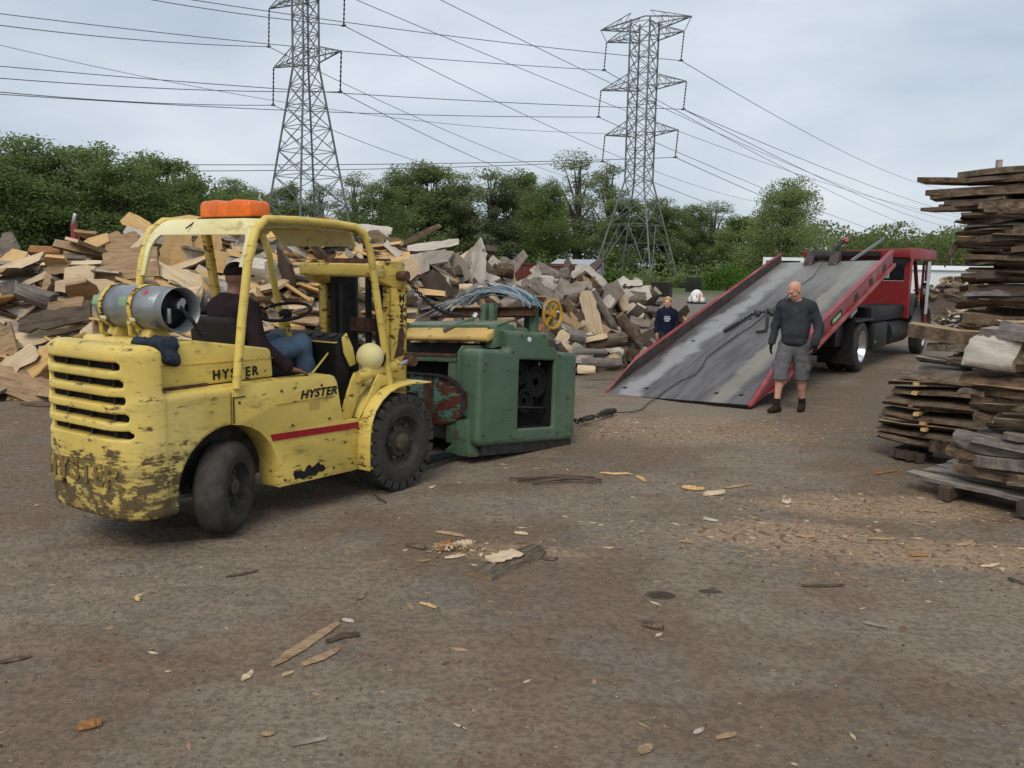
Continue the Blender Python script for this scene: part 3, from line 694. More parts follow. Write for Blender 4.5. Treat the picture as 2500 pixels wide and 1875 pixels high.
# street lamp far off, red boom behind the pile
c0 = at_y(2322, 640, 120); t = empty('street_lamp', (c0.x, 120, 0), 0, 'thin far street lamp beside the tall lumber stack', 'lamp')
hz = at_y(2322, 536, 120).z
MB().tube([(0, 0, 0), (0, 0, hz*.97), (.25, 0, hz), (1.0, 0, hz)], .06, 6).build('pole', 'galvanised', t); MB().box((1.2, 0, hz-.02), (.55, .22, .12)).build('lamp_head', 'galvanised', t)
c0 = at_y(184, 600, 34); t = empty('loader_boom', (c0.x, 34, 0), .2, 'red machine arm with pale tip sticking up behind the board pile', 'machine')
MB().bar((-.15, 0, 0), (.0, 0, 3.25), .26, .2).build('arm', 'truck_red', t, bevel=.02); MB().bar((-.05, 0, 3.2), (.06, 0, 3.62), .13, .12).build('tip', 'steel', t, bevel=.02)
MB().bar((.1, -.05, 1.4), (.16, -.05, 3.0), .08).build('cylinder_rod', 'truck_red', t); MB().span((-.6, -.5, 0), (.6, .5, .9)).build('base', 'black_metal', t, bevel=.05)
# ================================================================== WOOD: pieces
wood('wood_fresh', (.66, .44, .19), (.58, .40, .20), (.42, .25, .09), stain=.25)
wood('wood_cream', (.64, .52, .35), (.55, .43, .28), (.38, .27, .16), stain=.3)
wood('wood_pale', (.58, .53, .46), (.48, .44, .38), (.28, .245, .205), stain=.4)
wood('wood_tan', (.42, .29, .17), (.33, .23, .14), (.16, .095, .05), stain=.5)
wood('wood_grey', (.36, .315, .265), (.26, .225, .19), (.12, .098, .08), stain=.6)
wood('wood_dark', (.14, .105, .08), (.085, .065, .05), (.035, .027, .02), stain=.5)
wood('wood_orange', (.36, .175, .065), (.28, .14, .06), (.13, .06, .03), stain=.5)
k = NM('bark', .95, 0, .1); g = k.noise(6, 7, .75, k.map((1, 4, 4))); r_ = k.rnd()
k.col(k.mix(k.ss(g, .35, .7), k.mix(r_, (.060, .042, .029), (.085, .068, .053)), k.mix(r_, (.215, .145, .09), (.25, .20, .15)))); k.bump(g, .9, .03); MAT['bark'] = k.m
k = NM('bark_grey', .95, 0, .1); g = k.noise(6, 7, .75, k.map((1, 4, 4)))
k.col(k.ramp(g, (.32, (.085, .072, .062)), (.55, (.21, .185, .165)), (.75, (.36, .33, .30)))); k.bump(g, .9, .03); MAT['bark_grey'] = k.m
FACE = {'fresh': 'wood_fresh', 'cream': 'wood_cream', 'pale': 'wood_pale', 'tan': 'wood_tan', 'grey': 'wood_grey', 'dark': 'wood_dark', 'orange': 'wood_orange', 'bark': 'bark', 'barkg': 'bark_grey'}
def board_mesh(L, W, T, seed, mats, live=.09, st=9):
    """sawn board, live edges, slight warp; long axis x, width y, thickness z."""
    r = random.Random(seed); m_ = MB(); P = []
    wa, wb = r.uniform(-.03, .03)*L, r.uniform(-1, 1); skew0, skew1 = r.uniform(-.12, .12)*W, r.uniform(-.12, .12)*W
    for i in range(st):
        t = i/(st-1); x = (t-.5)*L; e0 = W/2*(1+r.uniform(-live, live)*2); e1 = W/2*(1+r.uniform(-live, live)*2); zc = wa*math.sin(t*3.1)*.5+r.uniform(-.06, .06)*T
        tw = wb*.06*(t-.5); sk = (1-t)*skew0+t*skew1
        if i in (0, st-1): e0 *= r.uniform(.7, 1); e1 *= r.uniform(.7, 1); x += r.uniform(-.04, .04)*L
        P.append([(x+sk*.5, -e0, zc-T/2-tw*e0), (x-sk*.5, e1*.985, zc-T/2+tw*e1), (x-sk*.5, e1, zc+T/2+tw*e1), (x+sk*.5, -e0*.985, zc+T/2-tw*e0)])
    vs = [p for q in P for p in q]; fs = []; mi = []
    for i in range(st-1):
        a, b = i*4, i*4+4
        for j in range(4): fs.append((a+j, a+(j+1) % 4, b+(j+1) % 4, b+j)); mi.append(1 if j in (1, 3) else 0)
    fs += [(3, 2, 1, 0), tuple((st-1)*4+j for j in range(4))]; mi += [0, 0]
    m_.v = vs; m_.f = fs; m_.mi = mi; return m_.mesh('board', mats)
def slab_mesh(L, W, T, seed, mats, st=7, sg=7):
    """slab off a log: flat sawn face up, bark on the round side."""
    r = random.Random(seed); m_ = MB(); vs = []; fs = []; mi = []; n = sg+1; ben = r.uniform(-.05, .05)*L
    for i in range(st):
        t = i/(st-1); x = (t-.5)*L; w_ = W/2*(1+r.uniform(-.14, .10)); d = T*(1+r.uniform(-.25, .2)); zc = ben*math.sin(t*3.1)
        if i in (0, st-1): w_ *= r.uniform(.7, .95); d *= r.uniform(.6, .95)
        for j in range(n):
            a = math.pi*j/sg; vs.append((x+r.uniform(-.02, .02)*L*(i in (0, st-1)), -math.cos(a)*w_, zc+T/2-(d*math.sin(a)**.8*(1+r.uniform(-.12, .12)) if 0 < j < sg else 0)))
    for i in range(st-1):
        for j in range(n):
            j2 = (j+1) % n; fs.append((i*n+j, (i+1)*n+j, (i+1)*n+j2, i*n+j2)); mi.append(0 if j == sg else 1)
    fs += [tuple(range(n)), tuple(reversed([(st-1)*n+j for j in range(n)]))]; mi += [0, 0]
    m_.v = vs; m_.f = fs; m_.mi = mi; return m_.mesh('slab', mats, smooth=True, angle=50)
def log_mesh(L, D, seed, mats, n=12, st=6, split=0):
    r = random.Random(seed); m_ = MB(); vs = []; fs = []; mi = []; ph = [r.uniform(0, 6.28) for _ in range(4)]; cx = [r.uniform(-.06, .06)*L for _ in range(2)]
    for i in range(st):
        t = i/(st-1); x = (t-.5)*L
        for j in range(n):
            a = 2*math.pi*j/n; q = D/2*(1+.14*math.sin(2*a+ph[0])+.10*math.sin(3*a+ph[1]+t*2)+.07*math.sin(5*a+ph[2]-t*3)+r.uniform(-.07, .07))
            y, z = math.cos(a)*q, math.sin(a)*q
            if split: z = max(z, -.06*D)
            vs.append((x+(r.uniform(-.03, .03)*L if i in (0, st-1) else 0), y+cx[0]*math.sin(t*3.1), z+cx[1]*math.sin(t*3.1)))
    for i in range(st-1):
        for j in range(n):
            f = (i*n+j, i*n+(j+1) % n, (i+1)*n+(j+1) % n, (i+1)*n+j); fs.append(f); flat = split and all(vs[q][2]-cx[1]*math.sin((q//n)/(st-1)*3.1) < -.05*D for q in f); mi.append(0 if flat else 1)
    fs += [tuple(reversed(range(n))), tuple((st-1)*n+j for j in range(n))]; mi += [0, 0]
    m_.v = vs; m_.f = fs; m_.mi = mi; return m_.mesh('log', mats, smooth=True, angle=48)
_PM = {}
def piece_mesh(kind, L, W, T, face, seed=None):
    """shared meshes: one per kind, face and rounded size; the object's scale makes up the rest."""
    bark_ = 'bark_grey' if face in ('grey', 'pale', 'barkg') else 'bark'
    mats = [FACE[face], bark_]
    if kind == 'board': mats = [FACE[face], FACE[face] if face in ('fresh', 'dark') else bark_]
    if kind == 'log' and face in ('cream', 'pale', 'orange', 'barkg'): mats = [FACE['cream' if face == 'barkg' else face], FACE[face]]
    Lr = min((.5, .8, 1.2, 1.8, 2.6), key=lambda q: abs(q-L)); v = (seed if seed is not None else random.randrange(1000)) % 4
    if kind == 'board': Wr, Tr = min((.14, .24, .40), key=lambda q: abs(q-W)), .035
    elif kind == 'slab': Wr, Tr = min((.2, .34), key=lambda q: abs(q-W)), .09
    else: Wr, Tr = min((.18, .32), key=lambda q: abs(q-W)), min((.18, .32), key=lambda q: abs(q-W))
    key = (kind, Lr, Wr, face, v)
    if key not in _PM:
        s = hash((kind, Lr, Wr, v)) % 99991 if False else int(Lr*100+Wr*977+v*131+len(kind)*17)
        _PM[key] = board_mesh(Lr, Wr, Tr, s, mats) if kind == 'board' else slab_mesh(Lr, Wr, Tr, s, mats) if kind == 'slab' else log_mesh(Lr, Wr, s, mats, split=(kind == 'chunk'))
    return _PM[key], (L/Lr, W/Wr, T/Tr)
NAME = {'board': 'board', 'slab': 'slab_offcut', 'log': 'log', 'chunk': 'split_log'}
def piece(kind, mat4, L, W, T, face, label=None, cat=None, group=None, seed=None, name=None):
    me, sc = piece_mesh(kind, L, W, T, face, seed)
    o = bpy.data.objects.new(name or NAME[kind], me); link(o); o.matrix_world = mat4@Matrix.Diagonal((*sc, 1)); return tag(o, label, cat or {'board': 'board', 'slab': 'wood slab', 'log': 'log', 'chunk': 'log'}[kind], group)
def frame_from(c, x, n):
    x = Vector(x).normalized(); n = Vector(n); n = (n-x*n.dot(x)).normalized(); y = n.cross(x)
    return Matrix(((x.x, y.x, n.x, c[0]), (x.y, y.y, n.y, c[1]), (x.z, y.z, n.z, c[2]), (0, 0, 0, 1)))

# ================================================================== THE LONG PILE
cr_px = [(-330, 590, 13.6), (-150, 600, 14.0), (0, 618, 14.4), (130, 628, 14.7), (220, 615, 14.9), (300, 572, 15.2), (400, 560, 15.5), (520, 545, 15.8), (640, 552, 16.0), (780, 560, 16.4), (920, 572, 16.9), (1020, 590, 17.2),
         (1120, 612, 17.6), (1190, 628, 18.0), (1260, 665, 18.5), (1330, 682, 19.0), (1410, 672, 19.3), (1460, 690, 19.6), (1530, 705, 20.4), (1580, 735, 21.0), (1625, 790, 21.6)]
CRX = []; 
for px, py, Yc in cr_px: q = at_y(px, py, Yc); CRX.append((q.x, Yc, q.z))
CRX = np.array(CRX); TOE = np.array([(-12, 10.3), (-8, 11.0), (-6.6, 11.3), (-5, 11.9), (-2.5, 13.2), (0, 14.4), (1.4, 15.3), (2.2, 16.4), (2.9, 18.2), (3.6, 19.8), (4.4, 21)])
def mound(x, y):
    x = np.asarray(x, float); y = np.asarray(y, float)
    yc = np.interp(x, CRX[:, 0], CRX[:, 1]); h = np.interp(x, CRX[:, 0], CRX[:, 2]); yf = np.interp(x, TOE[:, 0], TOE[:, 1])
    t = (y-yf)/(yc-yf); b = 1-(y-yc)/4.2
    p = np.where(t < 1, np.clip(t, 0, 1)**.78, np.clip(b, 0, 1)**.9); end = np.clip((4.6-x)/.8, 0, 1)
    return h*p*end
def mound_hit(px, py, lift=.0):
    d = ray(px, py)
    for Yq in np.arange(9.5, 23, .05):
        p = CAMP+d*(Yq/d.y)
        if p.z < float(mound(p.x, p.y))+lift: return p
    xs_ = (px-PCX)/FPX; Yc = float(np.interp(px, [q[0] for q in cr_px], [q[2] for q in cr_px])); return at_y(px, py, Yc-.2)
# dark heart of the heap: its own pieces, too deep to tell apart
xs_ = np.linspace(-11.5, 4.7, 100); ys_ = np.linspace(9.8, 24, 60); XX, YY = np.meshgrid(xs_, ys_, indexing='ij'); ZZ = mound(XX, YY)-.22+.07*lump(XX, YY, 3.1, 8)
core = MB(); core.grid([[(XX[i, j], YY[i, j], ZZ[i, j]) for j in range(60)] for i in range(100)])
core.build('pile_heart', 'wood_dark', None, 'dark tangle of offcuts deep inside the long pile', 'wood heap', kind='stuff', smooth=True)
rr = random.Random(4)
def zone(px): 
    for lim, txt in ((95, 'by the photo edge'), (215, 'near the red arm'), (300, 'behind the forklift tail'), (440, 'behind the propane tank'), (600, 'under the canopy by the driver'), (780, 'between the canopy posts'), (930, 'above the forklift mast'), (1100, 'behind the lifting chain'), (1250, 'behind the wires'), (1330, 'behind the handwheel'), (1430, 'just past the handwheel'), (1520, 'before the far end')):
        if px < lim: return txt
    return 'near the boy'
def height_word(x, y, z):
    h = float(np.interp(x, CRX[:, 0], CRX[:, 2])); t = z/max(h, .3); return 'on top of the pile' if t > .82 else 'high in the pile' if t > .58 else 'halfway up the pile' if t > .32 else 'low in the pile' 
COLW = {'fresh': 'yellow fresh-sawn', 'cream': 'cream', 'pale': 'bleached pale', 'tan': 'tan', 'grey': 'weathered grey', 'dark': 'dark wet', 'orange': 'orange-brown', 'bark': 'bark-covered', 'barkg': 'grey-barked'}
def size_word(L): return 'short' if L < .65 else 'middling' if L < 1.15 else 'long'
def rand_piece(x, y, big=1.):
    left = x < -1.2; u = rr.random()
    if left:
        kind = 'board' if u < .68 else 'slab' if u < .88 else 'chunk' if u < .94 else 'log'
        face = rr.choices(['fresh', 'cream', 'tan', 'grey', 'dark', 'pale'], [3.5, 6.5, 1.8, 2, .5, 3])[0]
    else:
        kind = 'board' if u < .22 else 'slab' if u < .64 else 'chunk' if u < .80 else 'log'
        face = rr.choices(['fresh', 'cream', 'tan', 'grey', 'dark', 'pale', 'orange'], [.1, 1.6, 1.0, 3.6, 2.8, 6, .6])[0]
    if kind in ('log', 'chunk') and face in ('fresh',): face = 'tan'
    L = rr.choice((.6, .8, 1.0, 1.3, 1.6) if not left else (.8, 1.0, 1.3, 1.7, 2.0))*rr.uniform(.85, 1.2)*big; W = rr.uniform(.18, .46) if not left else rr.uniform(.24, .52) if kind == 'board' else rr.uniform(.18, .34)
    if kind in ('log', 'chunk'): L *= .7; W = rr.uniform(.18, .42)
    if not left: L *= .92
    T = rr.uniform(.025, .05) if kind == 'board' else rr.uniform(.06, .12) if kind == 'slab' else W*rr.uniform(.8, 1.1)
    return kind, face, L, W, T
def rand_pose(x, y, lift):
    e = .12; z = float(mound(x, y)); n = Vector((-(float(mound(x+e, y))-float(mound(x-e, y)))/(2*e), -(float(mound(x, y+e))-float(mound(x, y-e)))/(2*e), 1)).normalized()
    sp = .33 if x < -1.2 else .75; n = (n+Vector((rr.gauss(0, sp), rr.gauss(0, sp), rr.gauss(0, .2)))).normalized(); a = rr.uniform(0, 6.28)
    xa = Vector((math.cos(a), math.sin(a)*.8, rr.gauss(0, .25 if x < -1.2 else .6))); return frame_from(Vector((x, y, z+lift)), xa, n)
# pieces below the top layer, joined
fill = bpy.data.meshes.new('pile_filling'); bmf = bmesh.new(); fmats = {}
def add_fill(me, M4):
    tmp = me.copy(); tmp.transform(M4); n0 = len(bmf.faces); bmf.from_mesh(tmp); bmf.faces.ensure_lookup_table()
    idx_ = [fmats.setdefault(q.name, len(fmats)) for q in me.materials]
    for f in bmf.faces[n0:]: f.material_index = idx_[min(f.material_index, len(idx_)-1)]
    bpy.data.meshes.remove(tmp)
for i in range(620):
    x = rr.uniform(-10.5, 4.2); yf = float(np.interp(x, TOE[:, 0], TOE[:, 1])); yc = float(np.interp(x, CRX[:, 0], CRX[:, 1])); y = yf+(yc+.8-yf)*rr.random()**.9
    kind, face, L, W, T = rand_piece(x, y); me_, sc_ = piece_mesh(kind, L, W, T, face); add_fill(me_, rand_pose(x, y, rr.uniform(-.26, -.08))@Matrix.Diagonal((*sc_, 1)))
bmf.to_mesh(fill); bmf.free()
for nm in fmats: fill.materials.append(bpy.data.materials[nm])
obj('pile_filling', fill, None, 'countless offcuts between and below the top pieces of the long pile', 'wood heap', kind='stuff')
SHOWN = []
def near_shown(px, py, q):
    (ax_, ay_), (bx_, by_), w_ = q; dx, dy = bx_-ax_, by_-ay_; t = min(1, max(0, ((px-ax_)*dx+(py-ay_)*dy)/max(dx*dx+dy*dy, 1))); return math.hypot(px-ax_-t*dx, py-ay_-t*dy) < w_*.5+9
def hero(p0, p1, w_, face, kind, label, u=.35, lift=.12, T=None, Y=None, dY=0., seed=None):
    """a piece that the photo shows clearly: p0, p1 ends of its middle line, w_ its width, all in photo pixels; lies on the pile surface there."""
    cx, cy = (p0[0]+p1[0])/2, (p0[1]+p1[1])/2
    c = mound_hit(cx, cy, lift) if Y is None else at_y(cx, cy, Y); Yc = c.y
    s_ = Yc/FPX; d0 = Vector((p1[0]-p0[0], 0, -(p1[1]-p0[1]))); Lpx = math.hypot(p1[0]-p0[0], p1[1]-p0[1])
    A = at_y(*p0, Yc-dY/2); B = at_y(*p1, Yc+dY/2); xa = B-A; L = xa.length; W = w_*s_
    n = (CAMP-c).normalized()*(1-u)+Vector((0, 0, 1))*u; M4 = frame_from((A+B)/2, xa, n)
    fs = abs(M4.col[2].xyz.dot((CAMP-c).normalized())); 
    if kind in ('board', 'slab'): W = W/max(.45, fs)
    T = T or (.045 if kind == 'board' else .10 if kind == 'slab' else W)
    return piece(kind, M4, L, W, T, face, label, None, 'pieces of the long wood pile', seed)
A1 = lambda a, b: (a/3.457, 500+b/3.457)
A2 = lambda a, b: (900+a/5.53, 560+b/5.53)
A3 = lambda a, b: (1250+a/4.424, 600+b/4.424)
H = [
 (A1, (1530, 222), (1432, 534), 205, 'fresh', 'board', 'wide yellow board leaning upright under the canopy, nearer the rear post', .05, 3),
 (A1, (1785, 215), (1712, 530), 200, 'fresh', 'board', 'wide yellow board with a grey streak leaning under the middle of the canopy', .05, 3),
 (A1, (1868, 390), (1850, 572), 105, 'fresh', 'board', 'narrow yellow board leaning behind the wide streaked one, over the driver', .05, 0),
 (A1, (1060, 105), (1270, 235), 120, 'fresh', 'board', 'yellow board sloping on the very top of the pile, before the canopy', .3, 3),
 (A1, (1060, 215), (1240, 290), 75, 'pale', 'board', 'pale board just below the topmost yellow board', .35, 0),
 (A1, (890, 340), (1165, 345), 190, 'tan', 'board', 'large brownish board standing on edge below the topmost yellow board', .1, 0),
 (A1, (880, 470), (1330, 420), 120, 'tan', 'slab', 'brown slab lying below the large brownish board', .3, 0),
 (A1, (545, 425), (905, 275), 78, 'fresh', 'board', 'long yellow board pointing down beside the red machine arm', .35, 0),
 (A1, (330, 508), (850, 492), 26, 'cream', 'board', 'thin cream board edge lying level above the long pale boards', .6, 0),
 (A1, (330, 465), (720, 455), 62, 'barkg', 'log', 'thin grey log lying level in front of the red machine arm', .3, 0),
 (A1, (690, 605), (1330, 540), 118, 'tan', 'board', 'long grey-streaked tan board above the propane tank', .2, 0),
 (A1, (555, 585), (800, 572), 110, 'cream', 'board', 'cream board end overlapping the long streaked tan board', .2, 0),
 (A1, (450, 690), (960, 685), 92, 'cream', 'board', 'long clean cream board just above the near end of the propane tank', .15, 0),
 (A1, (1255, 490), (1720, 735), 95, 'cream', 'board', 'long cream board slanting down behind the tank towards the driver', .3, 1),
 (A1, (1485, 575), (1725, 650), 88, 'cream', 'board', 'short cream board under the leaning yellow boards', .3, 1),
 (A1, (1765, 580), (1810, 780), 140, 'fresh', 'board', 'yellow broken board beside the driver cap', .1, 1),
 (A1, (420, 885), (715, 830), 78, 'tan', 'slab', 'tan slab with a pale edge left of the propane tank', .4, 2),
 (A1, (170, 730), (470, 820), 160, 'barkg', 'chunk', 'rough grey bark chunk in the middle of the pile near the photo edge', .2, 0),
 (A1, (180, 1010), (760, 910), 125, 'dark', 'board', 'long dark plank lying behind the forklift tail', .3, 2),
 (A1, (760, 1000), (880, 1120), 220, 'cream', 'board', 'cream board standing right behind the propane tank bracket', .1, 2),
 (A1, (60, 1560), (530, 1165), 118, 'fresh', 'board', 'long yellow board at the foot of the pile next to the forklift tail', .35, 3),
 (A1, (-20, 1440), (320, 1215), 120, 'cream', 'board', 'cream board lying just above the long yellow one at the pile foot', .35, 3),
 (A1, (-40, 1170), (130, 1120), 210, 'tan', 'board', 'wide tan board low at the photo edge', .2, 2),
 (A1, (-20, 380), (140, 300), 150, 'grey', 'board', 'dark grey board tilted on the crest at the photo edge', .1, 0),
 (A1, (265, 390), (525, 392), 95, 'orange', 'log', 'reddish brown log on the crest before the red machine arm', .3, 0),
 (A1, (20, 720), (150, 700), 110, 'pale', 'chunk', 'pale grey block by the photo edge', .2, 0),
 (A1, (400, 530), (590, 530), 95, 'tan', 'board', 'short tan board above the rough grey bark chunk', .2, 0),
 (A1, (90, 730), (390, 590), 40, 'cream', 'board', 'thin cream strip slanting up near the photo edge', .3, 0),
 (A1, (1640, 1000), (1760, 1000), 130, 'cream', 'chunk', 'pale split log just behind the driver back', .2, 1),
 (A1, (1500, 240), (1980, 300), 30, 'grey', 'board', 'grey board edge right under the canopy roof', .4, 0),
 (A2, (-330, -30), (310, 30), 95, 'pale', 'board', 'white board lying on the crest just past the canopy corner', .45, 0),
 (A2, (540, 275), (1215, 185), 100, 'pale', 'slab', 'long bleached slab on the crest above the lifting chain', .45, 0),
 (A2, (1492, 275), (1462, 715), 200, 'pale', 'board', 'upright white board with a star-shaped knot on the crest', .02, 0),
 (A2, (620, 350), (740, 590), 240, 'pale', 'slab', 'wide bleached slab standing over the lifting chain', .1, 1),
 (A2, (1140, 360), (1330, 690), 200, 'grey', 'slab', 'curved grey slab beside the upright white board', .1, 1),
 (A2, (780, 620), (1070, 920), 270, 'dark', 'slab', 'broad dark slab behind the lifting chain', .1, 2),
 (A2, (220, 190), (420, 370), 95, 'pale', 'slab', 'narrow bleached slab sloping down above the mast top', .3, 1),
 (A2, (1550, 250), (1730, 275), 75, 'dark', 'board', 'dark board end sticking out behind the upright white board', .4, 0),
 (A2, (1225, 785), (1400, 780), 85, 'cream', 'log', 'small cream log end under the upright white board', .3, 2),
 (A2, (1740, 560), (1960, 580), 190, 'bark', 'log', 'thick dark log right of the upright white board', .2, 1),
 (A2, (520, 880), (700, 1000), 230, 'pale', 'chunk', 'pale chunk next to the mast top', .2, 2),
 (A2, (800, 990), (1000, 1010), 70, 'fresh', 'log', 'small yellowish log behind the planer beam', .3, 3),
 (A2, (1950, 830), (2180, 950), 190, 'tan', 'chunk', 'brown split log at the end of the wire bundle', .2, 2),
 (A2, (480, 480), (640, 700), 120, 'grey', 'slab', 'grey slab leaning beside the mast top plate', .2, 1),
 (A3, (800, 490), (915, 1000), 160, 'cream', 'board', 'tall upright cream board with knots, the biggest right of the handwheel', .05, 2),
 (A3, (860, 480), (1090, 860), 85, 'pale', 'chunk', 'narrow pale split log propped against the tall upright board', .15, 2),
 (A3, (640, 330), (800, 220), 70, 'pale', 'slab', 'bleached slab rising to the peak before the grey shed', .2, 0),
 (A3, (800, 235), (1010, 425), 75, 'pale', 'slab', 'bleached slab falling from the peak before the grey shed', .2, 0),
 (A3, (215, 240), (290, 330), 80, 'pale', 'slab', 'pointed white slab in front of the red container', .15, 0),
 (A3, (520, 310), (620, 300), 110, 'pale', 'chunk', 'white chunk in front of the red container, below the peak', .2, 0),
 (A3, (550, 480), (860, 430), 115, 'grey', 'slab', 'grey furrowed slab lying across above the handwheel', .2, 1),
 (A3, (200, 390), (440, 570), 120, 'grey', 'slab', 'flat grey slab sloping down towards the handwheel', .2, 1),
 (A3, (1150, 500), (1235, 690), 100, 'cream', 'log', 'standing cream log with a dark lower end, past the tall upright board', .1, 1),
 (A3, (1150, 750), (1390, 1060), 120, 'orange', 'chunk', 'orange-brown rotten log slanting down near the far end', .15, 2),
 (A3, (780, 1050), (1230, 1010), 175, 'dark', 'log', 'thick dark log lying at the foot of the tall upright board', .2, 3),
 (A3, (770, 1040), (1030, 985), 60, 'cream', 'slab', 'cream slab along the top of the thick dark log', .4, 3),
 (A3, (660, 1150), (1025, 1152), 75, 'pale', 'chunk', 'upper pale grey beam lying right behind the planer housing', .2, 3),
 (A3, (740, 1265), (1190, 1272), 105, 'pale', 'chunk', 'lower pale grey beam beside the tail of the tilted bed', .2, 3),
 (A3, (705, 1338), (895, 1345), 85, 'cream', 'log', 'short cream log on the ground right of the planer housing', .2, 3),
 (A3, (1265, 700), (1590, 702), 75, 'grey', 'chunk', 'grey beam pointing at the boy', .2, 2),
 (A3, (1280, 800), (1480, 850), 80, 'grey', 'board', 'grey plank below the beam that points at the boy', .3, 2),
 (A3, (1340, 960), (1565, 930), 90, 'grey', 'slab', 'lowest grey slab next to the boy', .3, 2),
 (A3, (1250, 590), (1440, 600), 190, 'orange', 'chunk', 'brown stump under the flat plank at the far end', .1, 1),
 (A3, (1180, 510), (1495, 455), 52, 'tan', 'board', 'flat plank lying on the brown stump at the far end', .4, 1),
 (A3, (1090, 420), (1400, 400), 60, 'pale', 'board', 'bleached plank on the crest at the far end', .4, 0),
 (A3, (1000, 570), (1080, 640), 130, 'pale', 'slab', 'white slab behind the narrow propped log', .2, 1),
 (A3, (610, 960), (790, 1000), 150, 'pale', 'chunk', 'rough pale chunk just above the planer housing', .1, 3),
 (A3, (480, 1080), (590, 930), 130, 'cream', 'slab', 'cream slab standing right behind the planer top', .1, 3),
 (A3, (530, 760), (720, 890), 90, 'tan', 'slab', 'tan slab leaning beside the handwheel rim', .2, 2),
 (A3, (100, 480), (230, 600), 150, 'orange', 'chunk', 'brown knotty chunk behind the wire bundle end', .2, 1)]
for i, (fn, a, b, w_, face, kind, lb, u, lv) in enumerate(H):
    sc_ = {A1: 3.457, A2: 5.53, A3: 4.424}[fn]
    hero(fn(*a), fn(*b), w_/sc_, face, kind, lb, u, .30, seed=i); SHOWN.append((fn(*a), fn(*b), w_/sc_))

PG = 'pieces of the long wood pile'
cnt = 0; tries = 0
while cnt < 215 and tries < 4000:
    tries += 1
    x = rr.uniform(-9.0, 4.2); yf = float(np.interp(x, TOE[:, 0], TOE[:, 1])); yc = float(np.interp(x, CRX[:, 0], CRX[:, 1])); y = yf+(yc+.25-yf)*rr.random()**.85
    z = float(mound(x, y)); px, py, _ = to_px((x, y, z))
    if px < -20 or px > 1640 or (600 < px < 1300 and py > 830) or (330 < px < 620 and py > 840) or (120 < px < 330 and py > 900): continue
    if any(near_shown(px, py-g_, q) for q in SHOWN for g_ in (0, 22)): continue
    kind, face, L, W, T = rand_piece(x, y); M4 = rand_pose(x, y, rr.uniform(-.03, .07) if x < -1.2 else rr.uniform(-.06, .14))
    lb = f"{size_word(L)} {COLW[face]} {({'board': 'board', 'slab': 'slab', 'log': 'log', 'chunk': 'split log'})[kind]} {height_word(x, y, z)}, {zone(px)}"
    piece(kind, M4, L, W, T, face, lb, None, PG); cnt += 1


# ================================================================== LUMBER STACKS on the near side
B5 = lambda a, b: (2120+a*380/1313, 780+b*480/1659)
B4 = lambda a, b: (2120+a*380/1576, 400+b*400/1659)
def plane_hit(px, py, o, d):
    n = Vector((-d.y, d.x, 0)); r_ = ray(px, py); t = (o-CAMP).dot(n)/r_.dot(n); return CAMP+r_*t
class Stack:
    def __init__(s, o, d, group): s.o = Vector(o); s.d = Vector(d).normalized(); s.w = Vector((-s.d.y, s.d.x, 0)); s.group = group; s.i = 0
    def put(s, fn, x, yt, yb, kind, face, label, L=1.9, W=.42, flip=False, name=None, dz=0., back=0., tilt=0.):
        a = plane_hit(*fn(x, yt), s.o, s.d); b = plane_hit(*fn(x, yb), s.o, s.d); T = max(.02, (a.z-b.z)*1.12); c = (a+b)/2
        if c.z-T/2 < .0: c.z = T/2
        s.i += 1; n = Vector((0, 0, -1 if flip else 1)); x_ = (s.d+Vector((0, 0, tilt))).normalized()
        C_ = c+x_*(L/2)+s.w*(W/2+back); M4 = frame_from(C_, x_, n)
        if kind == 'slab': T *= .95
        return piece(kind, M4, L, W, T if kind != 'log' else T, face, label, None, s.group, s.i*7, name)
SB = Stack((3.86, 8.83, 0), (.77, -.64, 0), 'planks of the low stickered stack')
rows = [(40, 985, 1025, 'slab', 'dark', 'lowest bark-edged plank'), (60, 940, 985, 'slab', 'bark', 'second plank from the bottom'), (50, 895, 938, 'slab', 'tan', 'third plank from the bottom'), (70, 850, 890, 'slab', 'cream', 'fourth plank from the bottom, with a pale torn edge'),
        (50, 800, 842, 'slab', 'dark', 'fifth plank from the bottom'), (100, 755, 795, 'slab', 'tan', 'sixth plank from the bottom, with a clean sawn edge'), (110, 700, 745, 'slab', 'bark', 'seventh plank from the bottom'), (130, 640, 690, 'slab', 'dark', 'eighth plank from the bottom'),
        (165, 580, 625, 'slab', 'bark', 'ninth plank from the bottom'), (150, 520, 565, 'slab', 'tan', 'second plank from the top'), (210, 430, 490, 'slab', 'tan', 'top plank with a bright sawn edge')]
for i, (x, yt, yb, kd, fc, lb) in enumerate(rows): SB.put(B5, x, yt, yb, kd, fc, lb+' of the low stickered stack', L=1.7, W=.55, flip=(i % 3 != 0))
for i, (x, yt, yb) in enumerate([(430, 528, 560), (412, 605, 640), (378, 705, 740), (425, 785, 815), (482, 862, 895), (490, 915, 945)]):
    a = plane_hit(*B5(x, (yt+yb)/2), SB.o, SB.d); M4 = frame_from(a+SB.w*.22-SB.d*.02, SB.w, (0, 0, 1))
    piece('board', M4, .5, .055, .03, 'fresh', ('top', 'second', 'third', 'fourth', 'fifth', 'lowest')[i]+' pale sticker stick poking out of the low stack', 'stick', 'sticker sticks of the low stack', i, 'sticker_stick')
SB.put(B5, 165, 1130, 1190, 'board', 'dark', 'short dark timber under the low stickered stack', L=.32, W=.5, name='timber_block')
SB.put(B5, 500, 1030, 1110, 'board', 'dark', 'dark timber deep under the low stickered stack', L=.3, W=.5, name='timber_block')
SA = Stack((3.63, 7.35, 0), (.62, -.78, 0), 'pieces of the stack on the grey pallet')
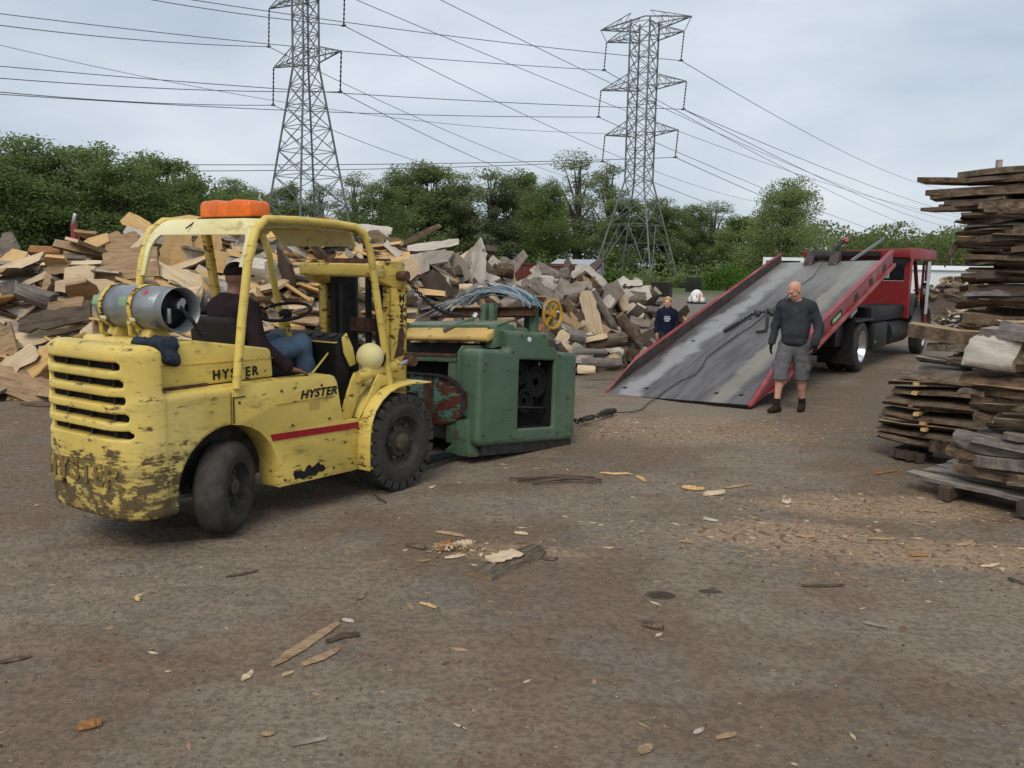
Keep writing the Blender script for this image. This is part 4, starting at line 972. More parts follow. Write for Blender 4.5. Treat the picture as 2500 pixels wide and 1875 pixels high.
t = empty('pallet', tuple(SA.o), math.atan2(SA.d.y, SA.d.x), 'grey weathered pallet under the nearest slab stack', 'pallet')
for i in range(4):
    me_, sc_ = piece_mesh('board', 1.8, .2, .03, 'grey', i); o_ = bpy.data.objects.new('deck_board', me_); link(o_, t); o_.location = (.75, .09+i*.26, .135); o_.scale = sc_
for i in range(3):
    me_, sc_ = piece_mesh('board', 1.2, .12, .11, 'dark', i); o_ = bpy.data.objects.new('runner', me_); link(o_, t); o_.location = (.22+i*.62, .45, .058); o_.rotation_euler = (0, 0, R(90)); o_.scale = sc_
for a in [
 (735, 1225, 1300, 'board', 'cream', 'thick clean plank lying first on the grey pallet', 1.0, .3), (725, 1135, 1215, 'board', 'pale', 'pale grey plank lying second on the grey pallet', 1.7, .45),
 (850, 930, 1110, 'chunk', 'grey', 'thick dark-grey beam in the lower part of the nearest stack', 1.7, .5), (705, 930, 1110, 'log', 'barkg', 'round furrowed log end in the lower part of the nearest stack', .5, .2),
 (640, 1060, 1190, 'chunk', 'tan', 'broken yellowish block at the foot of the nearest stack', .25, .2),
 (940, 830, 945, 'slab', 'cream', 'light slab with a frayed knot in the nearest stack', 1.2, .4), (865, 790, 900, 'chunk', 'cream', 'short upright light block in the nearest stack', .16, .3),
 (815, 710, 790, 'slab', 'cream', 'pale arched slab in the middle of the nearest stack', 1.3, .4), (880, 640, 705, 'board', 'tan', 'tan plank above the pale arched slab', 1.7, .5), (880, 585, 635, 'board', 'tan', 'brown plank below the dark gap of the nearest stack', 1.7, .5),
 (750, 570, 680, 'chunk', 'fresh', 'small yellow splintered end beside the stickered stack', .2, .15),
 (740, 430, 545, 'slab', 'tan', 'brown slab above the gap of the nearest stack', 1.8, .55), (1240, 240, 380, 'slab', 'tan', 'brown slab right of the birch-like chunk', 1.2, .4)]:
    x, yt, yb, kd, fc, lb, L_, W_ = a; SA.put(B5, x, yt, yb, kd, fc, lb, L=L_, W=W_, flip=(kd == 'slab' and fc != 'cream'))
# the pale knobbly chunk and the white slab on top of the near stack
a = plane_hit(*B5(815, 300), SA.o, SA.d)
lm_ = log_mesh(.40, .27, 77, ['wood_tan', 'wood_pale'], 18, 10); bm = bmesh.new(); bm.from_mesh(lm_)
for v in bm.verts: v.co += v.co.normalized()*(.022*mnoise.noise(v.co*9)+.012*mnoise.noise(v.co*23)); v.co.z = max(v.co.z, -.095)
bm.to_mesh(lm_); bm.free()
o_ = obj('log', lm_, None, 'knobbly pale peeled log chunk sticking out high in the nearest stack', 'log', 'pieces of the stack on the grey pallet'); o_.matrix_world = frame_from(a+SA.d*.20+SA.w*.10, SA.d+Vector((0, 0, -.08)), (0, 0, 1))
SA.put(B5, 1060, 10, 110, 'slab', 'pale', 'white pointed slab on the very top of the nearest stack', L=1.2, W=.45, flip=True)
SA.put(B5, 940, 75, 145, 'board', 'grey', 'grey board end above the knobbly pale chunk', L=1.2, W=.4)
SD = Stack((4.38, 9.75, 0), (.80, -.60, 0), 'loose planks between the truck and the near stacks')
for a in [(350, 40, 140, 'board', 'tan', 'thick olive-tan beam pointing at the truck front wheel', 1.9, .3), (480, 215, 265, 'board', 'orange', 'brown plank under the thick olive-tan beam', 1.6, .35), (405, 315, 365, 'slab', 'pale', 'white tapering plank above the low stickered stack', 1.5, .35),
          (660, 320, 420, 'chunk', 'orange', 'short reddish block above the low stickered stack', .35, .25), (560, 150, 215, 'board', 'dark', 'dark plank right under the thick beam', 1.5, .4)]:
    x, yt, yb, kd, fc, lb, L_, W_ = a; SD.put(B5, x, yt, yb, kd, fc, lb, L=L_, W=W_)
for i in range(10):
    M4 = frame_from(SD.o+SD.d*(1.0+.05*rr.random())+SD.w*.3+Vector((0, 0, .06+i*.085)), SD.d, (0, 0, 1)); piece('board', M4, 1.5, .5, .06, rr.choice(('dark', 'tan', 'grey')), 'plank hidden behind the low stickered stack', None, 'planks behind the low stickered stack', i)
SCk = Stack((4.62, 10.0, 0), (.77, -.64, 0), 'pieces of the tall lumber stack')
names_c = []
for a in [
 (1290, 68, 100, 'board', 'tan', 'highest grey board of the tall stack', 1.9), (880, 85, 138, 'board', 'tan', 'blunt grey-brown board second from the top of the tall stack', 1.9), (475, 130, 172, 'board', 'tan', 'longest board of the tall stack, its pale tip reaching out to the sky', 2.2), (925, 148, 188, 'board', 'dark', 'dark board right under the longest one', 1.9),
 (650, 258, 308, 'board', 'tan', 'upper brown board of the second bundle from the top', 1.9), (600, 310, 352, 'board', 'tan', 'forked brown board of the second bundle from the top', 1.9), (745, 358, 402, 'board', 'dark', 'dark board in the second bundle from the top', 1.8), (740, 403, 436, 'board', 'dark', 'second dark board in the second bundle from the top', 1.8), (600, 438, 470, 'board', 'tan', 'thin lowest board of the second bundle from the top', 1.9),
 (1300, 218, 310, 'slab', 'fresh', 'yellow slab lying behind the second bundle', 1.2), (1160, 240, 365, 'slab', 'bark', 'thick bark slab end above the pale chunk', 1.2), (1015, 332, 402, 'chunk', 'cream', 'pale chunk wedged at the end of the second bundle', .35), (1250, 372, 404, 'board', 'tan', 'tan board edge level with the pale chunk', 1.4), 
 (1100, 415, 462, 'slab', 'fresh', 'bright slab sloping down below the pale chunk', 1.4), (930, 490, 575, 'log', 'bark', 'dark furrowed log end on the upper corner of the tall stack', 1.0), (1120, 480, 600, 'board', 'dark', 'broad dark slab face under the bright slab', 1.6), (990, 592, 640, 'slab', 'pale', 'white pointed slab in the upper half of the tall stack', .9), (870, 572, 608, 'chunk', 'cream', 'small cream block end sticking out of the tall stack', .3),
 (920, 642, 690, 'slab', 'bark', 'bark slab below the white pointed slab', 1.5), (870, 690, 735, 'slab', 'dark', 'dark slab below the small cream block', 1.7), (1290, 660, 702, 'board', 'tan', 'tan board right of the white pointed slab', 1.3), (960, 740, 800, 'board', 'dark', 'dark board in the middle of the tall stack', 1.7), (1240, 732, 788, 'slab', 'grey', 'grey slab in the middle of the tall stack', 1.2), (850, 790, 850, 'slab', 'bark', 'shaggy bark slab with hanging strips', 1.7),
 (1500, 740, 830, 'slab', 'dark', 'dark slab at the photo edge halfway up the tall stack', 1.0), (1015, 850, 925, 'slab', 'orange', 'brown wedge-shaped slab in the lower half of the tall stack', 1.5), (950, 905, 950, 'board', 'tan', 'brown board under the wedge-shaped slab', 1.7), (1310, 860, 955, 'log', 'bark', 'dark log end right of the wedge-shaped slab', 1.0), (950, 962, 1030, 'slab', 'orange', 'tan slab in the lower half of the tall stack', 1.6), (1370, 985, 1080, 'slab', 'tan', 'smooth grey slab low at the photo edge of the tall stack', 1.0),
 (975, 1035, 1095, 'slab', 'tan', 'long brown slab low in the tall stack', 1.7), (965, 1105, 1160, 'board', 'dark', 'dark board low in the tall stack', 1.7), (930, 1095, 1195, 'chunk', 'cream', 'pale block end low in the tall stack', .22), (1005, 1172, 1222, 'slab', 'tan', 'bark-edged slab with a thin bright line low in the tall stack', 1.7),
 (1080, 1240, 1330, 'board', 'dark', 'black shaded board below the bright-line slab', 1.5), (900, 1240, 1300, 'slab', 'tan', 'grey slab over the far chip heap', 1.4), (1000, 1310, 1390, 'slab', 'grey', 'grey-brown slab under the black shaded board', 1.5), (870, 1400, 1480, 'slab', 'dark', 'dark slab near the bottom of the tall stack', 1.6), (930, 1490, 1580, 'board', 'tan', 'grey plank near the bottom of the tall stack', 1.6)]:  # near-black board put in for a gap that holds only shade
    x, yt, yb, kd, fc, lb, L_ = a; SCk.put(B4, x, yt, yb, kd, fc, lb, L=L_, W=.55, flip=(SCk.i % 2 == 0), tilt=(-.12 if 'sloping' in lb else 0))
for i in range(13):
    M4 = frame_from(SCk.o+SCk.d*(1.3+.1*rr.random())+SCk.w*.3+Vector((0, 0, .05+i*.085)), SCk.d, (0, 0, 1)); piece('board', M4, 1.7, .55, .07, rr.choice(('dark', 'tan', 'grey')), 'plank in the hidden foot of the tall stack', None, 'planks in the foot of the tall stack', i)
for i in range(22):
    M4 = frame_from(SCk.o+SCk.d*(1.5+.15*rr.random())+SCk.w*(.72+.1*rr.random())+Vector((0, 0, .06+i*.128)), SCk.d+Vector((0, 0, rr.gauss(0, .02))), (rr.gauss(0, .06), rr.gauss(0, .06), 1)); piece(rr.choice(('board', 'slab', 'slab')), M4, 1.7+.3*rr.random(), .5, .12, rr.choice(('dark', 'tan', 'bark', 'dark')), 'plank in the shaded back row of the tall stack', None, 'planks in the back row of the tall stack', i)
for i in range(34):
    s_ = rr.uniform(.40, 1.0); z = rr.uniform(.95, 2.72); fc = rr.choice(('tan', 'cream', 'dark', 'bark', 'tan', 'grey', 'orange')); kd = rr.choice(('board', 'slab', 'slab', 'chunk')); L_ = rr.uniform(.35, .9); T_ = rr.uniform(.03, .075)
    M4 = frame_from(SCk.o+SCk.d*(s_+L_/2)+SCk.w*rr.uniform(.0, .12)+Vector((0, 0, z)), SCk.d+Vector((rr.gauss(0, .12), rr.gauss(0, .12), rr.gauss(0, .06))), (rr.gauss(0, .2), rr.gauss(0, .2), rr.choice((-1, 1))))
    piece(kd, M4, L_, rr.uniform(.14, .3), T_, fc, f"{size_word(L_)} {COLW[fc]} {({'board': 'board', 'slab': 'slab', 'chunk': 'split piece'})[kd]} poking out {'near the top' if z > 2.3 else 'above the middle' if z > 1.85 else 'below the middle' if z > 1.4 else 'low down'} of the tall stack", None, 'short pieces poking out of the tall stack', i)
for i in range(14):
    s_ = rr.uniform(.0, .7); z = rr.uniform(.2, 1.1); fc = rr.choice(('tan', 'cream', 'pale', 'grey', 'bark')); kd = rr.choice(('board', 'slab')); L_ = rr.uniform(.35, .8)
    M4 = frame_from(SA.o+SA.d*(s_+L_/2+.25)+SA.w*rr.uniform(.05, .18)+Vector((0, 0, z)), SA.d+Vector((rr.gauss(0, .1), rr.gauss(0, .1), rr.gauss(0, .04))), (rr.gauss(0, .15), rr.gauss(0, .15), rr.choice((-1, 1))))
    piece(kd, M4, L_, rr.uniform(.14, .3), rr.uniform(.025, .06), fc, f"{size_word(L_)} {COLW[fc]} {kd} wedged {'high' if z > .75 else 'halfway' if z > .45 else 'low'} in the nearest stack", None, 'short pieces wedged in the nearest stack', i)
p_ = plane_hit(*B4(1262, 90), SCk.o, SCk.d); q_ = plane_hit(*B4(1268, -70), SCk.o, SCk.d); 
MB().bar(p_+Vector((0, 0, -.7))+SCk.w*.3, q_+SCk.w*.3, .06, .05).build('stake', 'wood_grey', None, 'grey stake rising from the top of the tall stack', 'stake', bevel=.004)
a = plane_hit(*B4(880, 820), SCk.o, SCk.d); b_ = plane_hit(*B4(770, 1050), SCk.o, SCk.d)
MB().tube([a, a.lerp(b_, .5)+Vector((-.01, 0, -.01)), b_], [.035, .025, .006], 6).build('bark_strip', 'bark', None, 'dark strip of bark hanging off the tall stack', 'bark', smooth=True)
# heap of split wood beyond the truck cab
FH = at_y(2300, 720, 30.)
def mh(x, y): return 1.75*np.exp(-((x-FH.x-.7)/2.6)**2-((y-30.5)/2.2)**2)
xs_ = np.linspace(FH.x-5, FH.x+6, 40); ys_ = np.linspace(26, 36, 36); b = MB(); b.grid([[(x, y, float(mh(x, y))-.22) for y in ys_] for x in xs_]); b.build('firewood_heart', 'wood_dark', None, 'dense inside of the far firewood heap', 'wood heap', kind='stuff', smooth=True)
for i in range(240):
    x = rr.uniform(FH.x-2.6, FH.x+3.0); y = rr.uniform(27.6, 30.6); z = float(mh(x, y)); a_ = rr.uniform(0, 3.14)
    if z < .12: continue
    M4 = frame_from((x, y, z+.02), (math.cos(a_), math.sin(a_), rr.gauss(0, .3)), (rr.gauss(0, .4), rr.gauss(0, .4), 1))
    L_ = rr.uniform(.3, .55); kd = rr.choice(('chunk', 'chunk', 'slab')); fc = rr.choice(('cream', 'tan', 'grey', 'pale', 'tan'))
    piece(kd, M4, L_, rr.uniform(.13, .24), rr.uniform(.1, .18), fc, f"{COLW[fc]} split billet {'high' if z > 1.1 else 'low'} in the far firewood heap, {'nearer the truck cab' if x < FH.x-.4 else 'at its middle' if x < FH.x+1.2 else 'nearer the tall stack'}", 'firewood', 'billets of the far firewood heap')
# ================================================================== FORKLIFT (local: x forward, y to its left, z up; y=0 is the outer tyre face)
FAZ = R(33); FO = on_ground(868*K22, 1057*K22); FO.z = 0
FRZ = math.pi/2-FAZ
FK = empty('forklift', tuple(FO), FRZ, 'old chipped yellow forklift with a canopy, carrying the green planer', 'forklift')
FKM = Matrix.Translation(FO)@Matrix.Rotation(FRZ, 4, 'Z')
YC = .71
YW = .655      # middle of the counterweight
xz = lambda u, v, t: (u, t, v)
# --- counterweight: one rounded casting, five grille slots cut right through the skin
s = SDF((-2.50, .06, .16), (-1.58, 1.37, 1.44), .0125)
def rbox(xr, xf, zb, zt, hw, r1, r2):
    def fn(X, Y, Z):
        qy = np.abs(Y-YW)-(hw-r1); qx = (xr+r1)-X; d2 = np.hypot(np.maximum(qx, 0), np.maximum(qy, 0))+np.minimum(np.maximum(qx, qy), 0)-r1
        d2 = np.maximum(d2, X-xf)+r2; dz = np.abs(Z-(zb+zt)/2)-((zt-zb)/2-r2)
        return np.hypot(np.maximum(d2, 0), np.maximum(dz, 0))+np.minimum(np.maximum(d2, dz), 0)-r2
    return fn
s.put(rbox(-2.42, -2.165, .30, 1.365, .53, .26, .07), (-2.5, .06, .2), (-2.1, 1.36, 1.4), .004)
s.put(rbox(-2.42, -1.64, .24, 1.05, .53, .26, .05), (-2.5, .06, .16), (-1.6, 1.36, 1.1), .03)
for i in range(5):
    z = 1.235-i*.108
    def slot(X, Y, Z, z=z, hl=.40+.015*i):
        return np.maximum(np.hypot(np.maximum(np.abs(Y-YW)-(hl-.027), 0), Z-z)-.027, X+2.16)
    s.put(slot, (-2.5, .1, z-.05), (-2.16, 1.32, z+.05), .006, 'c')
def well(X, Y, Z):
    r_ = np.hypot(X+1.655, np.maximum(Z-.36, 0))-.42; return np.where(Z < .36, np.abs(X+1.655)-.42, r_)
s.put(well, (-2.1, 0, .1), (-1.2, 1.4, .8), .006, 'c')
s.put(lambda X, Y, Z: np.hypot(Y-.86, Z-.42)-.035+0*X, (-2.5, .8, .36), (-2.3, .92, .48), .004, 'c')
cw = obj('counterweight', s.mesh('counterweight', 'yellow_worn'), FK)
MB().span((-2.345, .25, .76), (-2.19, 1.06, 1.29)).build('slot_shade_block', 'cavity_shade', cw)  # black block stands in for the shade behind the grille slots
for q in (.34, .60, .86): MB().span((-2.37, q-.008, .77), (-2.347, q+.008, 1.28)).build('grille_bar', 'grease_metal', cw)
def on_rear(u, v, wd):   # plan curve of the rear: u runs along it from the centre (positive to the right side)
    hw, r1 = .53, .26; fl = hw-r1; a = abs(u); sg = -1 if u > 0 else 1
    if a < fl: x, y, nx, ny = -2.42, a, -1, 0
    else: th = min(math.pi/2, (a-fl)/r1); x, y = -2.42+r1-r1*math.cos(th), fl+r1*math.sin(th); nx, ny = -math.cos(th), math.sin(th)
    return (x+nx*wd, YW+sg*(y+ny*wd), v)
me = text_mesh('HYSTER', .195, 'raised_letter', extrude=.014, spacing=1.16); xs0 = [v.co.x for v in me.vertices]; ctr = (min(xs0)+max(xs0))/2
bm = bmesh.new(); bm.from_mesh(me); bmesh.ops.subdivide_edges(bm, edges=[e for e in bm.edges if e.calc_length() > .03], cuts=2); bm.to_mesh(me); bm.free()
map_mesh(me, lambda x, y, z: on_rear((x-ctr)*1.08, .47+y, z+.004)); obj('raised_lettering', me, cw)
# --- side bodies, deck, hood
prof = [(-1.63, 1.04), (-.70, 1.04), (-.665, 1.025), (-.635, .98), (-.575, .69), (-.55, .655), (-.33, .652), (-.33, .235), (-.44, .235), (-1.235, .255), (-1.235, .36)]
prof += [(-1.655+.42*math.cos(a), .36+.42*math.sin(a)) for a in np.linspace(0, math.pi/2-.06, 9)][1:] + [(-1.63, .78)]
b = MB(); b.prism(prof, xz, .125, .33); sb = b.build('side_body', 'yellow_paint', FK, bevel=.014)
b = MB(); b.prism(prof, xz, 1.09, 1.295); b.build('side_body', 'yellow_paint', FK, bevel=.014)
MB().prism([(-1.31, .662), (-.52, .632), (-.40, .628), (-.40, .58), (-.52, .582), (-1.29, .612)], xz, .118, .124).build('red_stripe', 'red_stripe', sb)
MB().prism([(-1.10, .33), (-1.08, .355), (-1.05, .335), (-1.03, .35), (-.99, .325), (-.96, .365), (-.93, .37), (-.91, .345), (-.87, .36), (-.84, .375), (-.82, .35), (-.79, .345), (-.765, .31), (-.80, .29), (-.84, .30), (-.87, .275), (-.95, .285), (-1.0, .268), (-1.05, .29), (-1.08, .28)], xz, .121, .1245).build('bare_patch', 'black_metal', sb)
MB().span((-1.632, .119, .79), (-1.626, .126, .975)).build('panel_seam', 'black_metal', sb); MB().span((-1.63, .119, .965), (-1.53, .126, .972)).build('panel_seam', 'black_metal', sb)
MB().span((-1.25, .119, .872), (-.66, .1245, .879)).build('trim_line', 'yellow_rusty', sb)
MB().span((-.93, .12, .80), (-.83, .1245, .855)).build('faded_sticker', 'cream_paint', sb)
me = text_mesh('HYSTER', .088, 'lettering_black', extrude=.0015, shear=.25, spacing=1.05); L_ = max(v.co.x for v in me.vertices)
map_mesh(me, lambda x, y, z: (-1.02+x*.385/L_, .122-z, .888+y)); obj('lettering', me, sb)
bolt = MB().lathe([(0, .011), (.007, .010), (.008, 0)], (0, 0, 0), (0, -1, 0), 8).mesh('bolt', 'rusty_steel')
for (x, z) in ((-.47, .61), (-.47, .30), (-1.18, .30), (-.68, .30), (-1.58, .93), (-1.20, .97), (-.80, .97), (-.72, .70), (-1.10, .70)):
    o_ = bpy.data.objects.new('bolt', bolt); link(o_, sb); o_.location = (x, .1245, z)
MB().span((-2.14, .33, .34), (-1.24, 1.09, 1.03)).build('chassis', 'grease_metal', FK)
MB().span((-2.165, .20, 1.00), (-1.15, 1.22, 1.052)).build('deck', 'yellow_worn', FK, bevel=.01)
hp = [(-2.10, 1.06), (-2.10, 1.30), (-2.06, 1.372), (-1.80, 1.365), (-1.20, 1.275), (-1.175, 1.25), (-1.16, 1.06)]
hood = MB().prism(hp, xz, .25, 1.17).build('hood', 'yellow_paint', FK, bevel=.025, seg=3)
MB().prism([(-2.09, 1.213), (-1.17, 1.198), (-1.17, 1.206), (-2.09, 1.221)], xz, .244, .2495).build('hood_crease', 'yellow_rusty', hood)
MB().span((-2.1, .235, 1.054), (-1.75, .249, 1.075)).build('rubber_strip', 'rusty_steel', hood); MB().span((-1.42, .244, 1.068), (-1.39, .249, 1.08)).build('latch', 'black_metal', hood)
me = text_mesh('HYSTER', .088, 'lettering_black', extrude=.0015, spacing=1.35); L_ = max(v.co.x for v in me.vertices)
map_mesh(me, lambda x, y, z: (-1.70+x*.40/L_, .246-z, 1.090+y*1.05)); obj('lettering', me, hood)
s = SDF((-2.22, .15, 1.12), (-1.85, .62, 1.44), .012); s.cap((-2.12, .46, 1.365), (-2.09, .27, 1.362), .035, .035, .03); s.cap((-2.09, .26, 1.36), (-2.06, .228, 1.26), .035, .035, .03); s.cap((-2.02, .40, 1.372), (-2.01, .25, 1.365), .035, .035, .04); s.cap((-2.01, .25, 1.36), (-2.005, .225, 1.24), .035, .036, .04); s.wrinkle(.006, 45, 3)
simple('rag_blue', (.022, .030, .045), .95, 0, .4, 30); obj('rag', s.mesh('rag', 'rag_blue'), None, 'dark blue rag hanging over the edge of the forklift hood', 'rag').matrix_world = FKM
# --- tank cradle, straps (the tank itself is a thing of its own)
TX, TZ, TR = -1.92, 1.575, .15
for y in (.55, .93): MB().prism([(-2.02, 1.36), (-1.82, 1.36), (-1.86, 1.44), (-1.98, 1.44)], xz, y-.05, y+.05).build('tank_saddle', 'yellow_paint', FK, bevel=.006)
for y in (.60, .93):
    st = MB(); P = [(TX+math.cos(a)*(TR+.006), y, TZ+math.sin(a)*(TR+.006)) for a in np.linspace(0, 2*math.pi, 41)]
    st.grid([[(p[0], p[1]-.02, p[2]), (p[0]+(p[0]-TX)*.03, p[1]-.02, p[2]+(p[2]-TZ)*.03), (p[0]+(p[0]-TX)*.03, p[1]+.02, p[2]+(p[2]-TZ)*.03), (p[0], p[1]+.02, p[2])] for p in P], cu=True); so_ = st.build('tank_strap', 'yellow_rusty', FK)
    MB().tube([(TX-.152, y-.03, TZ-.07), (TX-.175, y-.03, TZ-.10), (TX-.17, y-.03, TZ-.17), (TX-.10, y-.03, TZ-.21)], .014, 7).build('strap_clamp', 'yellow_rusty', so_, smooth=True)
    MB().lathe([(-.02, .02), (.02, .02)], (TX-.17, y-.04, TZ-.08), (1, 0, 0), 10).build('clamp_knob', 'yellow_pale', so_)
# --- overhead guard
def grx(z): return float(np.interp(z, [1.04, 1.82, 2.02, 2.2, 2.3], [-1.60, -1.50, -1.44, -1.37, -1.33]))
def gfx(z): return float(np.interp(z, [.90, 1.54, 2.02, 2.2], [-.01, -.15, -.25, -.37]))
GL, GRt, ZT = 1.345, .105, 2.20
def hoop(rl, rr_, z0l, z0r, off):
    p = [(GL-off, z0l)]+[(GL-rl+(rl-off)*math.cos(a), ZT-rl+(rl-off)*math.sin(a)) for a in np.linspace(0, math.pi/2, 11)]
    p += [(GRt+rr_-(rr_-off)*math.sin(a), ZT-rr_+(rr_-off)*math.cos(a)) for a in np.linspace(0, math.pi/2, 11)]+[(GRt+off, z0r)]
    return p
o_ = hoop(.27, .16, 1.78, 1.86, 0); i_ = hoop(.27, .16, 1.78, 1.86, .09)
i2 = []
for (y, z) in i_: i2.append((y, min(z, ZT-.115)))
b = MB(); n_ = len(o_); P = []
for k_ in range(n_):
    (y0, z0), (y1, z1) = o_[k_], i2[k_]; P.append([(grx(z0)-.012, y0, z0), (grx(z1)-.012, y1, z1), (grx(z1)+.012, y1, z1), (grx(z0)+.012, y0, z0)])
b.grid(P, cu=True); b.f += [(0, 1, 2, 3), tuple(4*(n_-1)+q for q in (3, 2, 1, 0))]; b.mi += [0, 0]
gd = b.build('canopy_rear_fascia', 'yellow_pale', FK, bevel=.006)
top = [q for q in hoop(.27, .16, 1.95, 2.06, .0) if q[1] > 2.135]
b = MB(); XS = np.linspace(0, 1, 9); rows = []
for t in XS:
    rows.append([(grx(z)*(1-t)+gfx(z)*t, y, z+.012*math.sin(math.pi*t)) for (y, z) in top])
b.grid(rows); b.grid([[(x, y+(.012 if y < YC else -.012), z-.014) for (x, y, z) in r_] for r_ in rows]); b.build('canopy_roof', 'yellow_pale', FK, smooth=True, angle=60)
b = MB(); fr_ = [q for q in hoop(.22, .16, 2.0, 2.0, .0) if q[1] > 2.03]; P = []
for (y, z) in fr_:
    zi = min(z, 2.035 if .25 < y < 1.15 else z-.02); P.append([(gfx(z)-.012, y, z), (gfx(zi)-.012, y, zi), (gfx(zi)+.006, y, zi), (gfx(z)+.006, y, z)])
b.grid(P, cu=True); b.build('canopy_front_fascia', 'yellow_pale', FK)
for y, nm in ((GRt+.02, 0), (GL-.02, 1)):
    b = MB(); b.tube([(grx(1.03), y, 1.03), (grx(1.5), y, 1.5), (grx(1.9), y, 1.9), (grx(2.03)+.01, y, 2.03)], .031, 12); b.build('rear_post', 'yellow_paint', FK, smooth=True)
    b = MB(); yy = y+(.0 if nm == 0 else 0); b.tube([(gfx(.89), yy, .89), (gfx(1.2), yy, 1.2), (gfx(1.54), yy, 1.54), (gfx(1.95), yy, 1.95), (-.27, yy, 2.06), (-.32, yy, 2.14), (-.40, yy+(.02 if nm == 0 else -.02), 2.185), (-.6, yy+(.03 if nm == 0 else -.03), 2.20), (-1.0, yy+(.03 if nm == 0 else -.03), 2.205), (-1.3, yy+(.02 if nm == 0 else -.02), 2.195), (-1.40, yy, 2.12), (grx(2.0), yy, 2.0)], .03, 12); b.build('front_post', 'yellow_paint', FK, smooth=True)
MB().tube([(-.36, .16, 2.185), (-.36, YC, 2.195), (-.36, 1.28, 2.185)], .028, 10).build('front_crossbar', 'yellow_paint', FK, smooth=True)
MB().bar((-.72, 1.25, .7), (-.95, 1.25, 2.12), .07, .05).build('inner_post', 'yellow_rusty', FK, bevel=.006)
MB().tube([(-1.36, .80, 2.20), (-1.44, .84, 2.13)], .006, 6).build('beacon_lead', 'black_rubber', FK)
# orange beacon bar
bp = [(-.29, 0), (-.29, .085), (-.27, .118), (-.10, .125), (-.04, .115), (.04, .115), (.10, .125), (.27, .118), (.29, .085), (.29, 0)]
bc = MB().prism(bp, lambda u, v, t: (-1.06+t, .76+u, 2.222+v*1.08), -.10, .10).build('beacon', 'orange_light', FK, bevel=.022, seg=3)
MB().span((-1.16, .45, 2.20), (-.96, 1.07, 2.225)).build('beacon_base', 'black_metal', bc)
for y in (.60, .92): MB().span((-1.13, y-.05, 2.235), (-.99, y+.05, 2.30)).build('reflector', 'rusty_steel', bc)
# --- fender and stanchion of the front wheel
fo = [(.40, .888), (.30, .893), (.12, .905), (-.04, .893), (-.15, .86), (-.25, .80), (-.33, .72), (-.385, .60), (-.40, .43), (-.40, .232)]
fi = [(.40, .874), (.30, .878), (.12, .888), (-.03, .876), (-.14, .845), (-.237, .788), (-.316, .71), (-.37, .596), (-.385, .43), (-.385, .232)]
b = MB(); b.prism(fo+fi[::-1], xz, .0, .33); fe = b.build('fender', 'yellow_paint', FK, bevel=.008)
b = MB(); b.prism([(x, z) for x, z in fo]+[(x+.035, z-.05) for x, z in fi[::-1]], xz, .245, .26); b.build('fender_inner', 'yellow_rusty', fe)
b = MB(); b.prism(fo+fi[::-1], xz, 1.09, 1.42); b.build('fender', 'yellow_paint', FK, bevel=.008)
MB().prism([(-.385, .232), (-.33, .232), (-.33, .655), (-.385, .62)], xz, .02, .30).build('fender_panel', 'yellow_rusty', fe, bevel=.006)
for y in (.20, 1.20):
    MB().prism([(-.54, .655), (-.40, .655), (-.27, .93), (-.28, 1.02), (-.36, 1.02), (-.40, .96)], xz, y-.012, y+.012).build('stanchion_plate', 'yellow_paint', FK, bevel=.004)
    MB().prism([(-.40, .655), (-.30, .74), (-.13, .89), (.02, .90), (.02, .95), (-.16, 1.0)], xz, y-.085, y-.065).build('stanchion_plate', 'yellow_paint', FK, bevel=.004)
    b = MB(); b.tube([(-.36, y-.03, .985), (.10, y-.03, 1.035)], .045, 14); b.tube([(.10, y-.03, 1.035), (.13, y-.03, 1.04)], [.055, .052], 14); tc_ = b.build('tilt_cylinder', 'yellow_paint', FK, smooth=True, angle=50)
    MB().tube([(.13, y-.03, 1.04), (.30, y-.03, 1.065)], .022, 10).build('cylinder_rod', 'steel', tc_, smooth=True)
    MB().lathe([(-.05, .0), (-.05, .045), (.05, .045), (.05, 0)], (.31, y-.03, 1.065), (0, 1, 0), 14).build('clevis_pin', 'rusty_steel', tc_)
MB().span((-.56, .14, .60), (-.33, .33, .653)).build('step', 'grease_metal', FK)
# headlamp
s = SDF((-.45, .02, .9), (.05, .42, 1.32), .012); s.ell((-.17, .2, 1.135), (.115, .115, .115), .01); s.cap((-.17, .2, 1.06), (-.22, .2, .96), .05, .06, .03); s.cut((-.075, .2, 1.13), (1, -.25, -.1)); hl = obj('headlamp', s.mesh('headlamp', 'yellow_pale'), FK)
MB().lathe([(0, .0), (.004, .095)], (-.078, .185, 1.135), (1, -.25, -.1), 20).build('lens', 'glass_dark', hl)
MB().prism([(-.42, 1.30), (-.37, 1.34), (-.30, 1.22), (-.26, 1.08), (-.33, 1.06), (-.40, 1.18)], xz, .27, .285).build('lamp_bracket', 'yellow_paint', FK, bevel=.004)
